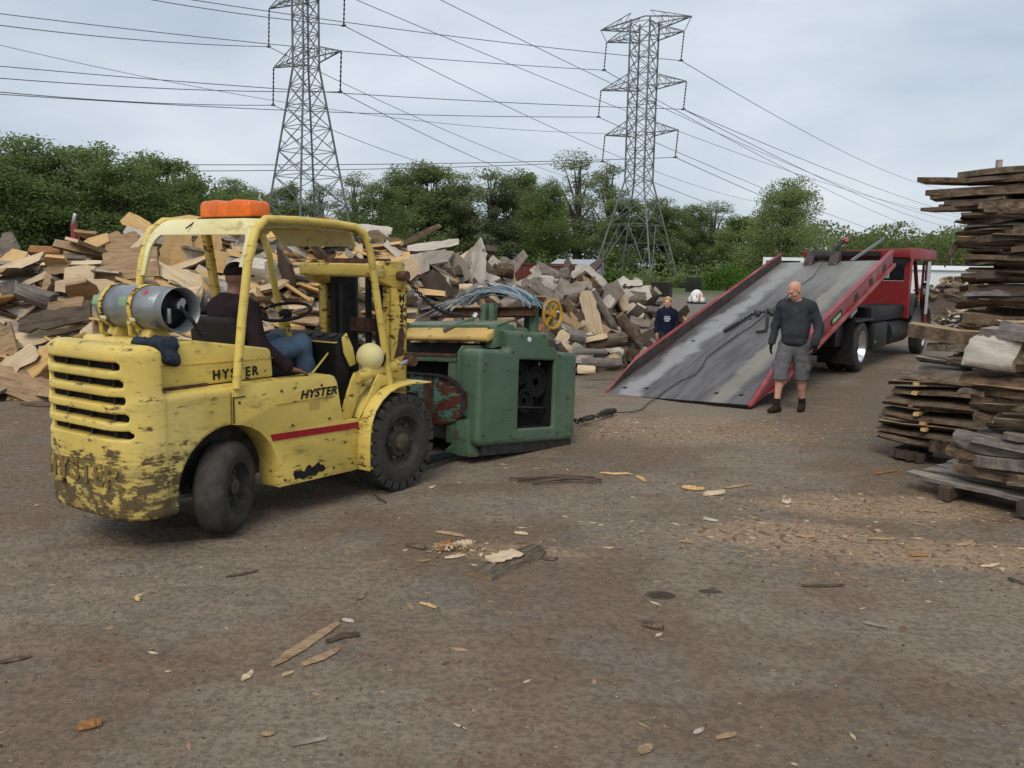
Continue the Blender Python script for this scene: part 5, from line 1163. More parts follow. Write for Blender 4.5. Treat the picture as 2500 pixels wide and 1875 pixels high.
# --- cockpit
MB().span((-1.20, .33, .60), (-.35, 1.09, .66)).build('floor_plate', 'grease_metal', FK)
b = MB(); b.prism([(-.44, .66), (-.34, .66), (-.30, 1.24), (-.36, 1.335), (-.50, 1.27), (-.46, 1.2)], xz, .30, 1.12); da = b.build('dash', 'black_metal', FK, bevel=.008)
for i, y in enumerate((.38, .52, .66)): MB().lathe([(0, .0), (0, .035), (.012, .035), (.012, 0)], (-.415, y, 1.31), (-.5, 0, 1), 16).build('gauge', 'grease_metal', da)
MB().span((-.50, .29, 1.262), (-.46, 1.13, 1.272)).build('dash_edge', 'yellow_paint', da)
b = MB(); b.tube([(-.46, .72, .70), (-.60, .725, 1.47)], .022, 10); b.build('steering_column', 'yellow_rusty', FK, smooth=True)
ax = Vector((-.30, -.12, 1)).normalized(); c0 = Vector((-.61, .725, 1.50)); x_ = ax.cross(Vector((0, 1, 0))).normalized(); y_ = ax.cross(x_)
sw = MB().tube([c0+(x_*math.cos(a)+y_*math.sin(a))*.205 for a in np.linspace(0, 2*math.pi, 41)[:-1]], .0135, 8, closed=True).build('steering_wheel', 'black_rubber', FK, smooth=True)
b = MB()
for a in (.5, 2.6, 4.7): b.tube([c0-ax*.03, c0+(x_*math.cos(a)+y_*math.sin(a))*.2], .008, 6)
b.build('spoke', 'steel', sw); MB().lathe([(-.05, 0), (-.045, .05), (.0, .055), (.015, .03), (.02, 0)], c0, ax, 16).build('hub', 'black_rubber', sw, smooth=True)
for y, x0 in ((.40, -.60),): 
    lv = MB().tube([(-.42, y, 1.20), (-.62, y-.02, 1.05), (x0-.22, y-.04, .93)], .008, 6).build('control_lever', 'yellow_paint', FK); MB().lathe([(0, 0), (.01, .018), (.035, .018), (.045, 0)], (x0-.22, y-.04, .93), (-.5, 0, -.3), 10).build('lever_knob', 'yellow_pale', lv)
s = SDF((-1.50, .34, .96), (-.72, 1.08, 1.60), .0125); s.put(lambda X, Y, Z: np.sqrt(np.maximum(np.abs(X+1.02)-.22, 0)**2+np.maximum(np.abs(Y-YC)-.22, 0)**2+np.maximum(np.abs(Z-1.06)-.02, 0)**2)-.04, (-1.3, .4, .98), (-.74, 1.0, 1.14), .01); obj('seat_cushion', s.mesh('seat_cushion', 'black_rubber'), FK)
s = SDF((-1.52, .34, 1.05), (-1.1, 1.08, 1.60), .0125); s.put(lambda X, Y, Z: np.sqrt(np.maximum(np.abs(X+1.335+.08*np.cos((Y-YC)*4.5)-.07+.08*(Z-1.3))-.01, 0)**2+np.maximum(np.abs(Y-YC)-.20, 0)**2+np.maximum(np.abs(Z-1.31)-.14, 0)**2)-.04, (-1.5, .36, 1.1), (-1.15, 1.06, 1.55), .01); obj('seat_back', s.mesh('seat_back', 'black_rubber'), FK)
# --- mast
for y0 in (.30, 1.05):
    b = MB(); sgn = 1 if y0 < .7 else -1; yo = y0 if sgn > 0 else y0+.12
    b.span((.20, min(yo, yo+sgn*.022), .10), (.42, max(yo, yo+sgn*.022), 1.70)); b.span((.20, min(yo, yo+sgn*.09), .10), (.225, max(yo, yo+sgn*.09), 1.70)); b.span((.395, min(yo, yo+sgn*.09), .10), (.42, max(yo, yo+sgn*.09), 1.70))
    mc = b.build('mast_channel', 'yellow_rusty', FK, bevel=.004)
    b = MB(); b.prism([(.03, 1.765), (.03, 1.90), (.06, 1.925), (.36, 1.925), (.385, 1.91), (.40, 1.66), (.36, 1.66)], xz, min(yo-sgn*.004, yo+sgn*.10), max(yo-sgn*.004, yo+sgn*.10)); b.build('mast_head_plate', 'yellow_rusty', FK, bevel=.008)
    if sgn > 0:
        for i, ch in enumerate('HYSTER'):
            me = text_mesh(ch, .10, 'lettering_black', extrude=.001); w0 = max(v.co.x for v in me.vertices)
            map_mesh(me, lambda x, y, z: (.345-w0/2+x, yo-.002-z, 1.57-i*.088+y)); obj('lettering', me, mc)
        MB().lathe([(-.03, 0), (-.03, .04), (.07, .045), (.07, 0)], (.30, yo-.03, 1.80), (0, -1, 0), 14).build('chain_anchor', 'rusty_steel', mc)
        MB().prism([(.24, 1.08), (.36, 1.10), (.39, 1.28), (.36, 1.35), (.31, 1.34), (.29, 1.2)], xz, yo-.0035, yo-.001).build('rust_scar', 'rusty_steel', mc)
b = MB(); b.prism([(-.02, 1.80), (.0, 1.785), (.08, 1.785), (.10, 1.80), (.10, 1.90), (-.02, 1.90)], xz, .28, 1.19); b.build('mast_crossbeam', 'yellow_paint', FK, bevel=.02, seg=3)
MB().span((.16, .42, 1.905), (.34, 1.05, 1.945)).build('mast_top_tie', 'rusty_steel', FK)
for y, r_ in ((.86, .085), (.62, .03), (.50, .03)): MB().tube([(.27, y, .15), (.27, y, 1.90)], r_, 16).build('lift_cylinder' if r_ > .05 else 'lift_rod', 'black_metal', FK, smooth=True)
for y0 in (.40, 1.02): MB().span((.23, y0-.03, .15), (.39, y0+.03, 1.88)).build('inner_rail', 'black_metal', FK)
MB().span((.22, .56, 1.30), (.36, .80, 1.42)).build('chain_guide', 'rusty_steel', FK)
MB().span((.43, .22, .25), (.50, 1.20, .34)).build('carriage_bar', 'black_metal', FK); MB().span((.43, .22, .62), (.50, 1.20, .71)).build('carriage_bar', 'black_metal', FK)
for y in (.34, 1.08): MB().prism([(.50, .04), (1.55, .04), (1.55, .055), (.62, .10), (.555, .15), (.555, .75), (.50, .75)], xz, y-.06, y+.06).build('fork', 'black_metal', FK, bevel=.005)
# lifting chain from the mast head to the planer
CA = FKM@Vector((.32, .25, 1.80)); CB = at_y(1130, 770, 8.75)
ch = empty('lifting_chain', tuple(CA), 0, 'dark chain slanting from the mast head down to the planer', 'chain'); nlk = 30
lm = MB().tube([(math.cos(a)*.028, math.sin(a)*.016, 0) for a in np.linspace(0, 2*math.pi, 11)[:-1]], .007, 5, closed=True).mesh('chain_link', 'cable_dark', smooth=True)
dv = (CB-CA).normalized()
for i in range(nlk):
    t = (i+.5)/nlk; o_ = bpy.data.objects.new('chain_link', lm); link(o_, ch); p = (CB-CA)*t; p.z -= .10*math.sin(math.pi*t)
    q = dv.to_track_quat('X', 'Z')@Euler((R(90)*(i % 2), 0, 0)).to_quaternion(); o_.location = p; o_.rotation_mode = 'QUATERNION'; o_.rotation_quaternion = q; o_.scale = (CB-CA).length/nlk/.042*Vector((1, 1, 1))
# --- wheels
def tyre(r, w_, rim, lugs=0):
    pr = [(-w_/2, rim), (-w_/2-.004, rim+.02), (-w_/2-.010, (rim+r)/2), (-w_/2, r-.05), (-w_/2+.02, r-.015), (-w_/2+.05, r), (w_/2-.05, r), (w_/2-.02, r-.015), (w_/2, r-.05), (w_/2+.010, (rim+r)/2), (w_/2+.004, rim+.02), (w_/2, rim)]
    b_ = MB(); b_.lathe(pr, (0, 0, 0), (0, 1, 0), 56)
    for i in range(lugs):
        a = 2*math.pi*i/lugs
        for sd_ in (-1, 1):
            a2 = a+(math.pi/lugs if sd_ > 0 else 0); c_ = Vector((math.cos(a2)*(r-.002), sd_*w_*.27, math.sin(a2)*(r-.002)))
            b_.box(c_, (.03, w_*.48, r*2*math.pi/lugs*.72), Matrix.Rotation(-a2, 3, 'Y'))
            b_.box(Vector((math.cos(a2)*(r-.026), sd_*w_*.503, math.sin(a2)*(r-.026))), (.055, .012, r*2*math.pi/lugs*.66), Matrix.Rotation(-a2, 3, 'Y'))
    return b_.mesh('tyre', 'tyre_rubber', smooth=True, angle=40)
def wheel(name, parent, loc, rz, r, w_, rim, lugs, rmat, out=-1, dish=.06, label=None):
    h_ = bpy.data.objects.new(name, None); h_.empty_display_size = .1; link(h_, parent); h_.location = loc; h_.rotation_euler = (0, 0, rz)
    obj('tyre', tyre(r, w_, rim, lugs), h_); o1 = w_/2*out
    b_ = MB(); b_.lathe([(-w_/2, rim+.012), (-w_/2+.012, rim-.012), (o1*-.2, rim-.03), (o1-out*dish, rim*.80), (o1-out*(dish+.004), rim*.62), (o1-out*(dish-.03), rim*.5), (o1-out*(dish-.03), .0)] if out > 0 else
             [(w_/2, rim+.012), (w_/2-.012, rim-.012), (.2*w_/2, rim-.03), (o1+dish, rim*.80), (o1+dish+.004, rim*.62), (o1+dish-.03, rim*.5), (o1+dish-.03, .0)], (0, 0, 0), (0, 1, 0), 40)
    b_.lathe([(o1-out*.002, rim+.014), (o1-out*.0, rim-.008), (o1-out*dish, rim*.80)], (0, 0, 0), (0, 1, 0), 40); obj('rim', b_.mesh('rim', rmat, smooth=True), h_)
    hb = MB(); hb.lathe([(o1-out*dish, rim*.33), (o1-out*(dish-.055), rim*.30), (o1-out*(dish-.07), rim*.2), (o1-out*(dish-.072), 0)], (0, 0, 0), (0, 1, 0), 20); obj('hub', hb.mesh('hub', 'hub_brown', smooth=True), h_)
    for i in range(6):
        a = i*math.pi/3; c_ = (math.cos(a)*rim*.62, o1-out*(dish-.01), math.sin(a)*rim*.62); nb = MB(); nb.lathe([(0, .016), (out*.018, .016), (out*.018, 0)], c_, (0, 1, 0), 6); obj('lug_nut', nb.mesh('lug_nut', 'hub_brown'), h_)
    return h_
simple('rim_dark', (.05, .047, .043), .75, .2, .5, 14)
wheel('front_wheel', FK, (.025, .13, .405), 0, .395, .25, .235, 24, 'rim_dark')
wheel('front_wheel', FK, (.025, 1.29, .405), math.pi, .395, .25, .235, 24, 'rim_dark')
wheel('rear_wheel', FK, (-1.63, .235, .325), R(27), .325, .21, .19, 0, 'rim_dark', dish=.085)
wheel('rear_wheel', FK, (-1.63, 1.185, .325), math.pi+R(27), .325, .21, .19, 0, 'rim_dark', dish=.085)
MB().span((-1.72, .36, .24), (-1.55, 1.06, .42)).build('steer_axle', 'grease_metal', FK); MB().tube([(-1.62, .34, .28), (-1.88, .42, .28), (-1.9, 1.0, .28)], .02, 8).build('tie_rod', 'steel', FK)
MB().span((-.1, .25, .30), (.12, 1.17, .52)).build('drive_axle', 'grease_metal', FK)
# --- propane tank, strapped on but a thing of its own
PT = bpy.data.objects.new('propane_tank', None); link(PT); PT.matrix_world = FKM@Matrix.Translation((TX, 0, TZ)); tag(PT, 'scuffed grey propane tank lying across the forklift hood', 'gas tank')
k = NM('tank_grey', .42, .55, .5); n = k.noise(6, 6, .65); c = k.ramp(n, (.3, (.17, .185, .20)), (.7, (.33, .35, .36))); c = k.mix(k.ss(k.noise(14, 5), .62, .7), c, (.48, .49, .48)); k.col(c); k.bump(k.noise(30, 4), .1, .004); MAT['tank_grey'] = k.m
simple('sticker_green', (.20, .33, .20), .7); simple('sticker_red', (.45, .06, .07), .7)
b = MB(); b.lathe([(.36, TR*.88), (.385, TR), (.42, TR), (.43, TR*1.02), (.44, TR), (.98, TR), (1.03, TR*.9), (1.07, TR*.65), (1.09, TR*.3), (1.095, 0)], (0, 0, 0), (0, 1, 0), 36); b.build('shell', 'tank_grey', PT, smooth=True, angle=50)
b = MB(); b.lathe([(.37, TR*.9), (.28, TR*.97), (.265, TR*1.02), (.262, TR*1.0), (.27, TR*.95), (.36, TR*.86)], (0, 0, 0), (0, 1, 0), 36); b.build('collar', 'tank_grey', PT, smooth=True, angle=60)
MB().lathe([(.40, TR*.85), (.375, TR*.5), (.365, 0)], (0, 0, 0), (0, 1, 0), 30).build('dished_end', 'black_metal', PT, smooth=True)
MB().lathe([(.29, .0), (.29, .03), (.37, .035)], (.02, 0, .03), (0, 1, 0), 12).build('valve', 'steel', PT); MB().box((-.05, .34, -.04), (.03, .05, .10)).build('gauge_fitting', 'steel', PT, bevel=.005)
MB().lathe([(.31, .0), (.31, .025), (.36, .025)], (.05, 0, .05), (0, 1, 0), 12).build('relief_valve', 'steel', PT)
for yq in (.69, .99):
    g_ = MB(); g_.grid([[(math.cos(a)*(TR+.002), y, math.sin(a)*(TR+.002)) for y in (yq-.05, yq+.045)] for a in np.linspace(2.62, 3.05, 6)]); g_.build('sticker', 'sticker_green', PT)
g_ = MB(); g_.grid([[(math.cos(a)*(TR+.002), y, math.sin(a)*(TR+.002)) for y in (.47, .51)] for a in np.linspace(2.2, 2.45, 5)]); g_.build('sticker', 'sticker_red', PT)
HS = MB().tube([FKM@Vector(p) for p in ((TX+.02, .30, TZ+.02), (TX+.06, .22, TZ-.08), (TX+.12, .22, TZ-.18), (TX+.20, .27, 1.41), (TX+.25, .40, 1.385))], .014, 8).build('gas_hose', 'black_rubber', None, 'black hose from the propane tank to the forklift hood', 'hose', smooth=True)

# ================================================================== GREEN PLANER (local: e along the windowed face, l back along the rollers, u up)
def dirv(az, el): return Vector((math.sin(R(az))*math.cos(R(el)), math.cos(R(az))*math.cos(R(el)), math.sin(R(el))))
pe = dirv(42, -5); pl = dirv(-48, -3.5); pl = (pl-pe*pl.dot(pe)).normalized(); pu = pe.cross(pl)
pa = on_ground(960+790*480/1852, 700+1505*430/1659, .18)
PLM = Matrix(((pe.x, pl.x, pu.x, pa.x), (pe.y, pl.y, pu.y, pa.y), (pe.z, pl.z, pu.z, pa.z), (0, 0, 0, 1)))
PL = bpy.data.objects.new('planer', None); link(PL); PL.matrix_world = PLM; tag(PL, 'big green cast-iron thickness planer hanging on the forklift forks', 'planer')
su = lambda u, v, t: (u, t, v)
s = SDF((-.08, -.05, -.06), (1.62, .36, 1.25), .0145)
def hous(X, Y, Z):
    c1 = np.hypot(np.maximum(np.abs(X-.77)-.69, 0), np.maximum(np.abs(Z-.465)-.395, 0))-.08
    sl = np.maximum(np.maximum(.415+(1.13-Z)*.40-.05-X, X-1.06-(1.13-Z)*.75), np.maximum(Z-1.135, .6-Z)); h_ = np.clip(.5+.5*(sl-c1)/.05, 0, 1); d2 = sl*(1-h_)+c1*h_-.05*h_*(1-h_)
    dy = np.abs(Y-.15)-.15; r2 = .05; a = d2+r2; b_ = dy+r2; return np.hypot(np.maximum(a, 0), np.maximum(b_, 0))+np.minimum(np.maximum(a, b_), 0)-r2
s.put(hous, (-.05, -.03, -.03), (1.6, .33, 1.2), .004)
s.put(lambda X, Y, Z: np.maximum(np.maximum(np.abs(X-.865)-.285, np.abs(Z-.497)-.352), np.abs(Y-.05)-.2), (.5, -.1, .1), (1.2, .26, .9), .004, 'c')
s.put(lambda X, Y, Z: np.maximum(np.hypot(X-.72, Z-1.055)-.022, Y-.02), (.65, -.1, 1.0), (.8, .1, 1.1), .003, 'c')
ho = obj('drive_housing', s.mesh('drive_housing', 'green_paint'), PL)
MB().prism([(-.035, -.01), (-.035, .90), (.02, .965), (.34, .975), (.41, 1.145), (1.07, 1.165), (1.23, .97), (1.56, .95), (1.575, -.01)], su, .255, .275).build('housing_flange', 'green_paint', PL, bevel=.006)
MB().span((.56, .20, .12), (1.17, .235, .87)).build('opening_shade_back', 'cavity_shade', ho)  # near-black plate gives the opening its shade by colour
b = MB(); b.span((.574, .035, .14), (.588, .198, .855)); b.span((1.142, .035, .14), (1.156, .198, .855)); b.span((.589, .035, .139), (1.141, .198, .153)); b.span((.589, .035, .841), (1.141, .198, .855)); b.build('opening_shade_liner', 'cavity_shade', ho)  # near-black plates stand in for shade on the opening's inner walls
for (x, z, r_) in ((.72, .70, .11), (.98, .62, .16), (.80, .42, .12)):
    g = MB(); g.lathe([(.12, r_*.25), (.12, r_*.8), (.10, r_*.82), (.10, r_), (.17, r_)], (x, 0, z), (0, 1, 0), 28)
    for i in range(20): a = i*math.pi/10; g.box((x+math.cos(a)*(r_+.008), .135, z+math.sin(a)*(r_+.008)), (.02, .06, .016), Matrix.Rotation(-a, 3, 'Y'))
    g.build('drive_gear', 'cavity_shade', ho)  # gears wear the same near-black as the shaded opening
MB().tube([(.58, .1, .36), (1.16, .1, .34)], .012, 6).build('gear_rod', 'grease_metal', ho); MB().box((1.10, .18, .80), (.035, .01, .05)).build('bright_tag', 'lettering_white', ho)
MB().lathe([(-.004, 0), (-.004, .026), (.01, .026)], (.72, .0, 1.055), (0, 1, 0), 14).build('white_plug', 'white_paint', ho)
for (x, z) in ((.08, .10), (.08, .80), (1.46, .10), (1.46, .78), (.47, .92), (1.22, .90), (.47, .08), (1.22, .08), (.60, 1.09), (.95, 1.10)):
    o_ = bpy.data.objects.new('bolt', bolt); link(o_, ho); o_.location = (x, .001, z); o_.scale = (1.3, 1.3, 1.3)
MB().span((1.02, -.003, 1.0), (1.14, .004, 1.06)).build('maker_plate', 'hub_brown', ho)
# main frame behind the housing
MB().span((.12, .27, .02), (1.42, 1.55, .42)).build('base_frame', 'grease_metal', PL)
MB().prism([(-.02, .0), (.16, .0), (.16, .80), (.06, .86), (-.02, .8)], su, .30, .42).build('side_casting', 'green_paint', PL, bevel=.015)
MB().span((.30, .27, .42), (1.30, 1.60, .80)).build('table_shade_block', 'cavity_shade', PL)  # near-black block stands in for the shaded hollow below the table
MB().span((-.03, .30, .80), (.35, 1.62, .845)).build('table_edge', 'green_paint', PL, bevel=.006); MB().span((-.035, .30, .846), (.34, 1.62, .885)).build('table_top', 'rusty_steel', PL, bevel=.004)
MB().span((.45, .27, .80), (1.30, 1.60, 1.0)).build('pressure_beam', 'black_metal', PL)
rc = MB().prism([(.20, 1.03), (.23, 1.01), (.30, 1.04), (.42, 1.16), (.40, 1.19), (.33, 1.15), (.26, 1.10), (.20, 1.06)], su, .12, 1.42).build('roller_cover', 'cream_paint', PL, bevel=.008)
MB().bar((.25, .78, 1.12), (.52, .60, 1.26), .05, .05).build('clamp_arm', 'green_paint', PL, bevel=.012); MB().lathe([(0, .0), (0, .035), (.05, .03), (.06, 0)], (.52, .60, 1.27), (.3, -.2, .6), 12).build('clamp_knob', 'steel', PL)
MB().prism([(.34, 1.15), (.52, 1.21), (.52, 1.24), (.34, 1.19)], su, .10, 1.50).build('hood_edge', 'green_paint', PL, bevel=.006)
MB().lathe([(1.42, 0), (1.42, .11), (1.52, .13), (1.56, .0)], (.32, 0, 1.10), (0, 1, 0), 18).build('end_bearing', 'green_paint', PL, smooth=True)
MB().prism([(.30, .95), (.56, 1.0), (.60, 1.19), (.45, 1.22), (.32, 1.18)], su, .10, .22).build('end_bracket', 'green_paint', PL, bevel=.012)
s = SDF((.30, .0, 1.05), (1.0, .5, 1.28), .016); s.put(lambda X, Y, Z: np.sqrt(np.maximum(np.abs(X-.66)-.17, 0)**2+np.maximum(np.abs(Y-.27)-.10, 0)**2+np.maximum(np.abs(Z-1.10)-.03, 0)**2)-.05, (.35, .05, 1.05), (.9, .5, 1.25), .01); obj('top_cover', s.mesh('top_cover', 'green_paint'), PL)
for x in (.80, .95):
    b = MB(); b.span((x-.05, -.0, 1.385), (x+.05, 1.75, 1.40)); b.span((x-.008, -.0, 1.315), (x+.008, 1.75, 1.385)); b.span((x-.05, -.0, 1.30), (x+.05, 1.75, 1.315)); b.build('overhead_beam', 'rusty_steel' if x < .9 else 'black_metal', PL)
for (x, y) in ((.70, .50), (.70, .62), (.88, .08), (.88, 1.60)): MB().span((x-.035, y-.035, 1.0), (x+.035, y+.035, 1.43 if y in (.50, .62) else 1.39)).build('beam_post', 'green_paint', PL, bevel=.006)
MB().span((.70, .28, 1.245), (.78, .44, 1.262)).build('yellow_tag', 'handwheel_yellow', PL)
# handwheel
hw_ = MB().tube([(1.075+math.cos(a)*.148, .0, 1.33+math.sin(a)*.148) for a in np.linspace(0, 2*math.pi, 37)[:-1]], .017, 8, closed=True).build('handwheel', 'handwheel_yellow', PL, smooth=True)
b = MB()
for a in (.9, .9+math.pi*2/3, .9+math.pi*4/3, .9+math.pi/3): b.bar((1.075-math.cos(a)*.0, .0, 1.33), (1.075+math.cos(a)*.14, .0, 1.33+math.sin(a)*.14), .03, .016, (0, 1, 0))
b.bar((1.075-.1, 0, 1.23), (1.075+.1, 0, 1.43), .03, .016, (0, 1, 0)); b.build('spoke', 'handwheel_yellow', hw_); MB().lathe([(-.03, 0), (-.03, .035), (.05, .035)], (1.075, 0, 1.33), (0, 1, 0), 16).build('hub', 'handwheel_yellow', hw_)
MB().tube([(1.075, .03, 1.33), (1.075, .5, 1.33)], .018, 8).build('wheel_shaft', 'steel', hw_); MB().span((1.03, .28, 1.0), (1.12, .36, 1.36)).build('shaft_bracket', 'green_paint', hw_, bevel=.01)
# teal rusty bed plate on the near side, foot and skid
MB().prism([(.14, .29), (.14, .52), (.22, .59), (.34, .64), (.50, .665), (.95, .67), (.95, .28), (.70, .17), (.45, .17), (.30, .21)], lambda u, v, t: (t, u, v), -.05, .0).build('bed_plate', 'teal_paint', PL, bevel=.015)
MB().prism([(.13, .30), (.13, .53), (.21, .605), (.34, .655), (.50, .68), (.95, .685), (.95, .665), (.50, .66), (.35, .635), (.23, .585), (.155, .52), (.155, .30)], lambda u, v, t: (t, u, v), -.09, -.05).build('plate_lip', 'grease_metal', PL)
MB().span((-.06, .58, .16), (.3, .72, .66)).build('plate_column', 'rusty_steel', PL)
MB().prism([(.10, .25), (.28, .25), (.30, .02), (.40, -.06), (.42, -.11), (.06, -.11), (.10, 0)], lambda u, v, t: (t, u, v), -.03, .14).build('foot', 'green_paint', PL, bevel=.01)
MB().span((.10, .03, -.10), (1.50, .22, -.005)).build('base_skid', 'grease_metal', PL); MB().span((.10, 1.25, -.10), (1.50, 1.45, .02)).build('base_skid', 'grease_metal', PL)
# bundle of wires on the overhead beam
wb = bpy.data.objects.new('wire_bundle', None); link(wb); wb.matrix_world = PLM; tag(wb, 'grey-blue bundle of loose wires arched over the planer beam', 'wires')
simple('wire_grey', (.38, .43, .47), .45, .4, .2, 20); simple('wire_blue', (.10, .22, .30), .5, .2, .2, 20); r2 = random.Random(2)
for i in range(26):
    j = lambda q: r2.gauss(0, q); y0 = .98+j(.06); dy_ = r2.uniform(.02, .20); x0 = .78+j(.05); h0 = 1.46+j(.02); tp = 1.575+j(.025)
    P = [(x0, y0, h0-.02), (x0, y0-.12, h0+.06+j(.01)), (x0+j(.02), .55+j(.04), tp), (x0+j(.02), .25+j(.03), tp-.045), (x0+j(.03), .0+dy_*.4, tp-.12+j(.01)), (x0+j(.04), -.12+dy_, 1.40+j(.015))]
    # smooth the path
    Q = [Vector(p) for p in P]; S_ = []
    for a in range(len(Q)-1):
        p0, p1, p2, p3 = Q[max(a-1, 0)], Q[a], Q[a+1], Q[min(a+2, len(Q)-1)]
        for t in (0, .33, .66): S_.append(.5*((2*p1)+(p2-p0)*t+(2*p0-5*p1+4*p2-p3)*t*t+(-p0+3*p1-3*p2+p3)*t**3))
    S_.append(Q[-1]); MB().tube(S_, .006, 5).build('wire', 'wire_blue' if i % 6 == 0 else 'wire_grey', wb)
MB().lathe([(-.03, .03), (.03, .03)], (.78, .93, 1.51), (0, 1, .3), 10).build('wire_tie', 'wire_blue', wb)
for i in range(12):
    y1 = 1.0+r2.uniform(0, .6); MB().tube([(.72+r2.gauss(0, .06), .95, 1.47), (.70, (y1+.95)/2, 1.44+r2.gauss(0, .02)), (.66+r2.gauss(0, .08), y1, 1.34+r2.gauss(0, .04))], .005, 4).build('wire', 'wire_grey', wb)
# ================================================================== ROLLBACK TRUCK (local: x forward, y to its left, z up; y=0 is the right side)
TAZ = R(35.65); TO = Vector((3.30, 11.745, 0)); TRM = Matrix.Translation(TO)@Matrix.Rotation(math.pi/2-TAZ, 4, 'Z')
TK = empty('rollback_truck', tuple(TO), math.pi/2-TAZ, 'red rollback tow truck with its long steel bed tilted to the ground', 'truck')
BEL, BRO, BL_, BW_ = R(15.2), R(-2.1), 8.09, 2.358
bm4 = Matrix.Translation((0, 0, .06))@(Matrix.Rotation(-BEL, 4, 'Y')@Matrix.Rotation(BRO, 4, 'X'))
k = NM('bed_steel', .5, .25, .4)
lng = k.noise(2.2, 6, .65, k.map((.35, 3.2, 1))); scr_ = k.noise(9, 7, .75, k.map((.16, 7, 1))); pat = k.noise(1.1, 5, .6)
c = k.mix(k.ss(lng, .35, .68), (.065, .058, .055), (.145, .135, .13)); c = k.mix(k.math('MULTIPLY', k.ss(scr_, .5, .72), .3), c, (.33, .325, .32))
yy = k.sep()[1]; xx = k.sep()[0]
def band(cy, w_, wob=.5): return k.math('SUBTRACT', 1., k.ss(k.math('ABSOLUTE', k.math('ADD', k.math('SUBTRACT', yy, cy), k.math('MULTIPLY', k.math('SUBTRACT', pat, .5), wob))), w_*.35, w_))
c = k.mix(k.math('MULTIPLY', band(1.93, .26, .9), .5), c, (.48, .475, .465)); c = k.mix(k.math('MULTIPLY', band(.50, .22), .42), c, (.40, .375, .27))
c = k.mix(k.math('MULTIPLY', k.ss(k.noise(3.1, 6, .7), .56, .72), .6), c, (.09, .07, .06)); c = k.mix(k.math('MULTIPLY', k.ss(xx, 4.8, 7.0), .5), c, (.29, .28, .25))
k.col(c); k.rough(k.ramp(scr_, (.3, .62), (.7, .36))); k.bump(k.noise(5, 4), .12, .02); MAT['bed_steel'] = k.m
simple('rail_inner', (.075, .055, .052), .6, .3, .4, 5)
def bed(name, mb, mat, parent=TK, **kw):
    me = mb.mesh(name, mat, **kw); me.transform(bm4); return obj(name, me, parent)
# deck keeps its own frame so that streaks run along it
dk_ = bpy.data.objects.new('bed_deck', None); dk_ = MB().prism([(0, .0), (BL_, .0), (BL_, -.10), (.5, -.10), (.02, -.03)], lambda u, v, t: (u, t, v), .05, BW_-.05).build('bed_deck', 'bed_steel', TK); dk_.matrix_local = bm4
def sub(mb, name, mat, parent=None, **kw):
    o_ = obj(name, mb.mesh(name, mat, **kw), TK if parent is None else parent)
    if parent is None: o_.matrix_local = bm4
    return o_
rail = [(0, -.035), (0, .005), (.25, .03), (1.0, .17), (1.15, .19), (BL_+.08, .19), (BL_+.08, -.16), (1.1, -.16), (.25, -.055)]
for y0, y1, side_ in ((-.02, .048, 'right'), (BW_-.04, BW_-.005, 'left')):
    rl = sub(MB().prism(rail, lambda u, v, t: (u, t, v), y0, y1), 'bed_rail', 'rail_red', bevel=.012)
    yo = y0 if side_ == 'right' else y1; d_ = -1 if side_ == 'right' else 1
    b = MB(); b.prism([(1.1, .15), (BL_+.10, .15), (BL_+.10, .20), (1.15, .20)], lambda u, v, t: (u, t, v), min(yo, yo+d_*(.03 if side_ == 'right' else .012)), max(yo, yo+d_*(.03 if side_ == 'right' else .012))); obj('top_lip', b.mesh('top_lip', 'rail_red', bevel=.008), rl)
    b = MB(); b.prism([(.6, -.055), (1.1, -.16), (BL_+.10, -.16), (BL_+.10, -.09), (1.1, -.09)], lambda u, v, t: (u, t, v), min(yo, yo+d_*.055), max(yo, yo+d_*.055)); obj('lower_flange', b.mesh('lower_flange', 'rail_red', bevel=.008), rl)
    for i in range(6):
        x = 2.2+i*1.05; obj('stake_pocket', MB().span((x-.13, min(yo, yo+d_*.006), -.07), (x+.13, max(yo, yo+d_*.006), .06)).mesh('stake_pocket', 'black_metal'), rl)
    yi = y1 if side_ == 'right' else y0; obj('rail_inner', MB().prism([(.12, .004), (1.0, .165), (BL_, .18), (BL_, .004)], lambda u, v, t: (u, t, v), min(yi, yi-d_*.004), max(yi, yi-d_*.004)).mesh('rail_inner', 'rail_inner'), rl)
    if side_ == 'right':
        simple('marker_green', (.25, .55, .28), .4); mk_ = MB().span((3.75, yo-.012, -.05), (4.35, yo, .045)).mesh('marker_lamp', 'black_metal'); o_ = obj('marker_lamp', mk_, rl); obj('lens', MB().span((3.82, yo-.02, -.03), (4.28, yo-.0125, .03)).mesh('lens', 'marker_green'), o_)
for (x, y) in ((.33, .25), (.34, .63), (.33, 1.754), (.30, 2.12), (3.9, .9), (3.9, 1.45), (2.6, 2.0)):
    b = MB(); b.box((x, y, .0025), (.07, .028, .005)); b.box((x, y, .0028), (.028, .07, .005)); sub(b, 'key_slot', 'cavity_shade')
sub(MB().span((-.01, .03, -.04), (.10, BW_-.03, -.012)), 'tail_lip', 'black_metal')
for y in (.55, 1.75): sub(MB().span((.9, y-.06, -.34), (BL_-.1, y+.06, -.10)), 'bed_subframe', 'black_metal')
for i in range(12): sub(MB().span((1.0+i*.6, .06, -.19), (1.07+i*.6, BW_-.06, -.102)), 'bed_cross_member', 'black_metal')
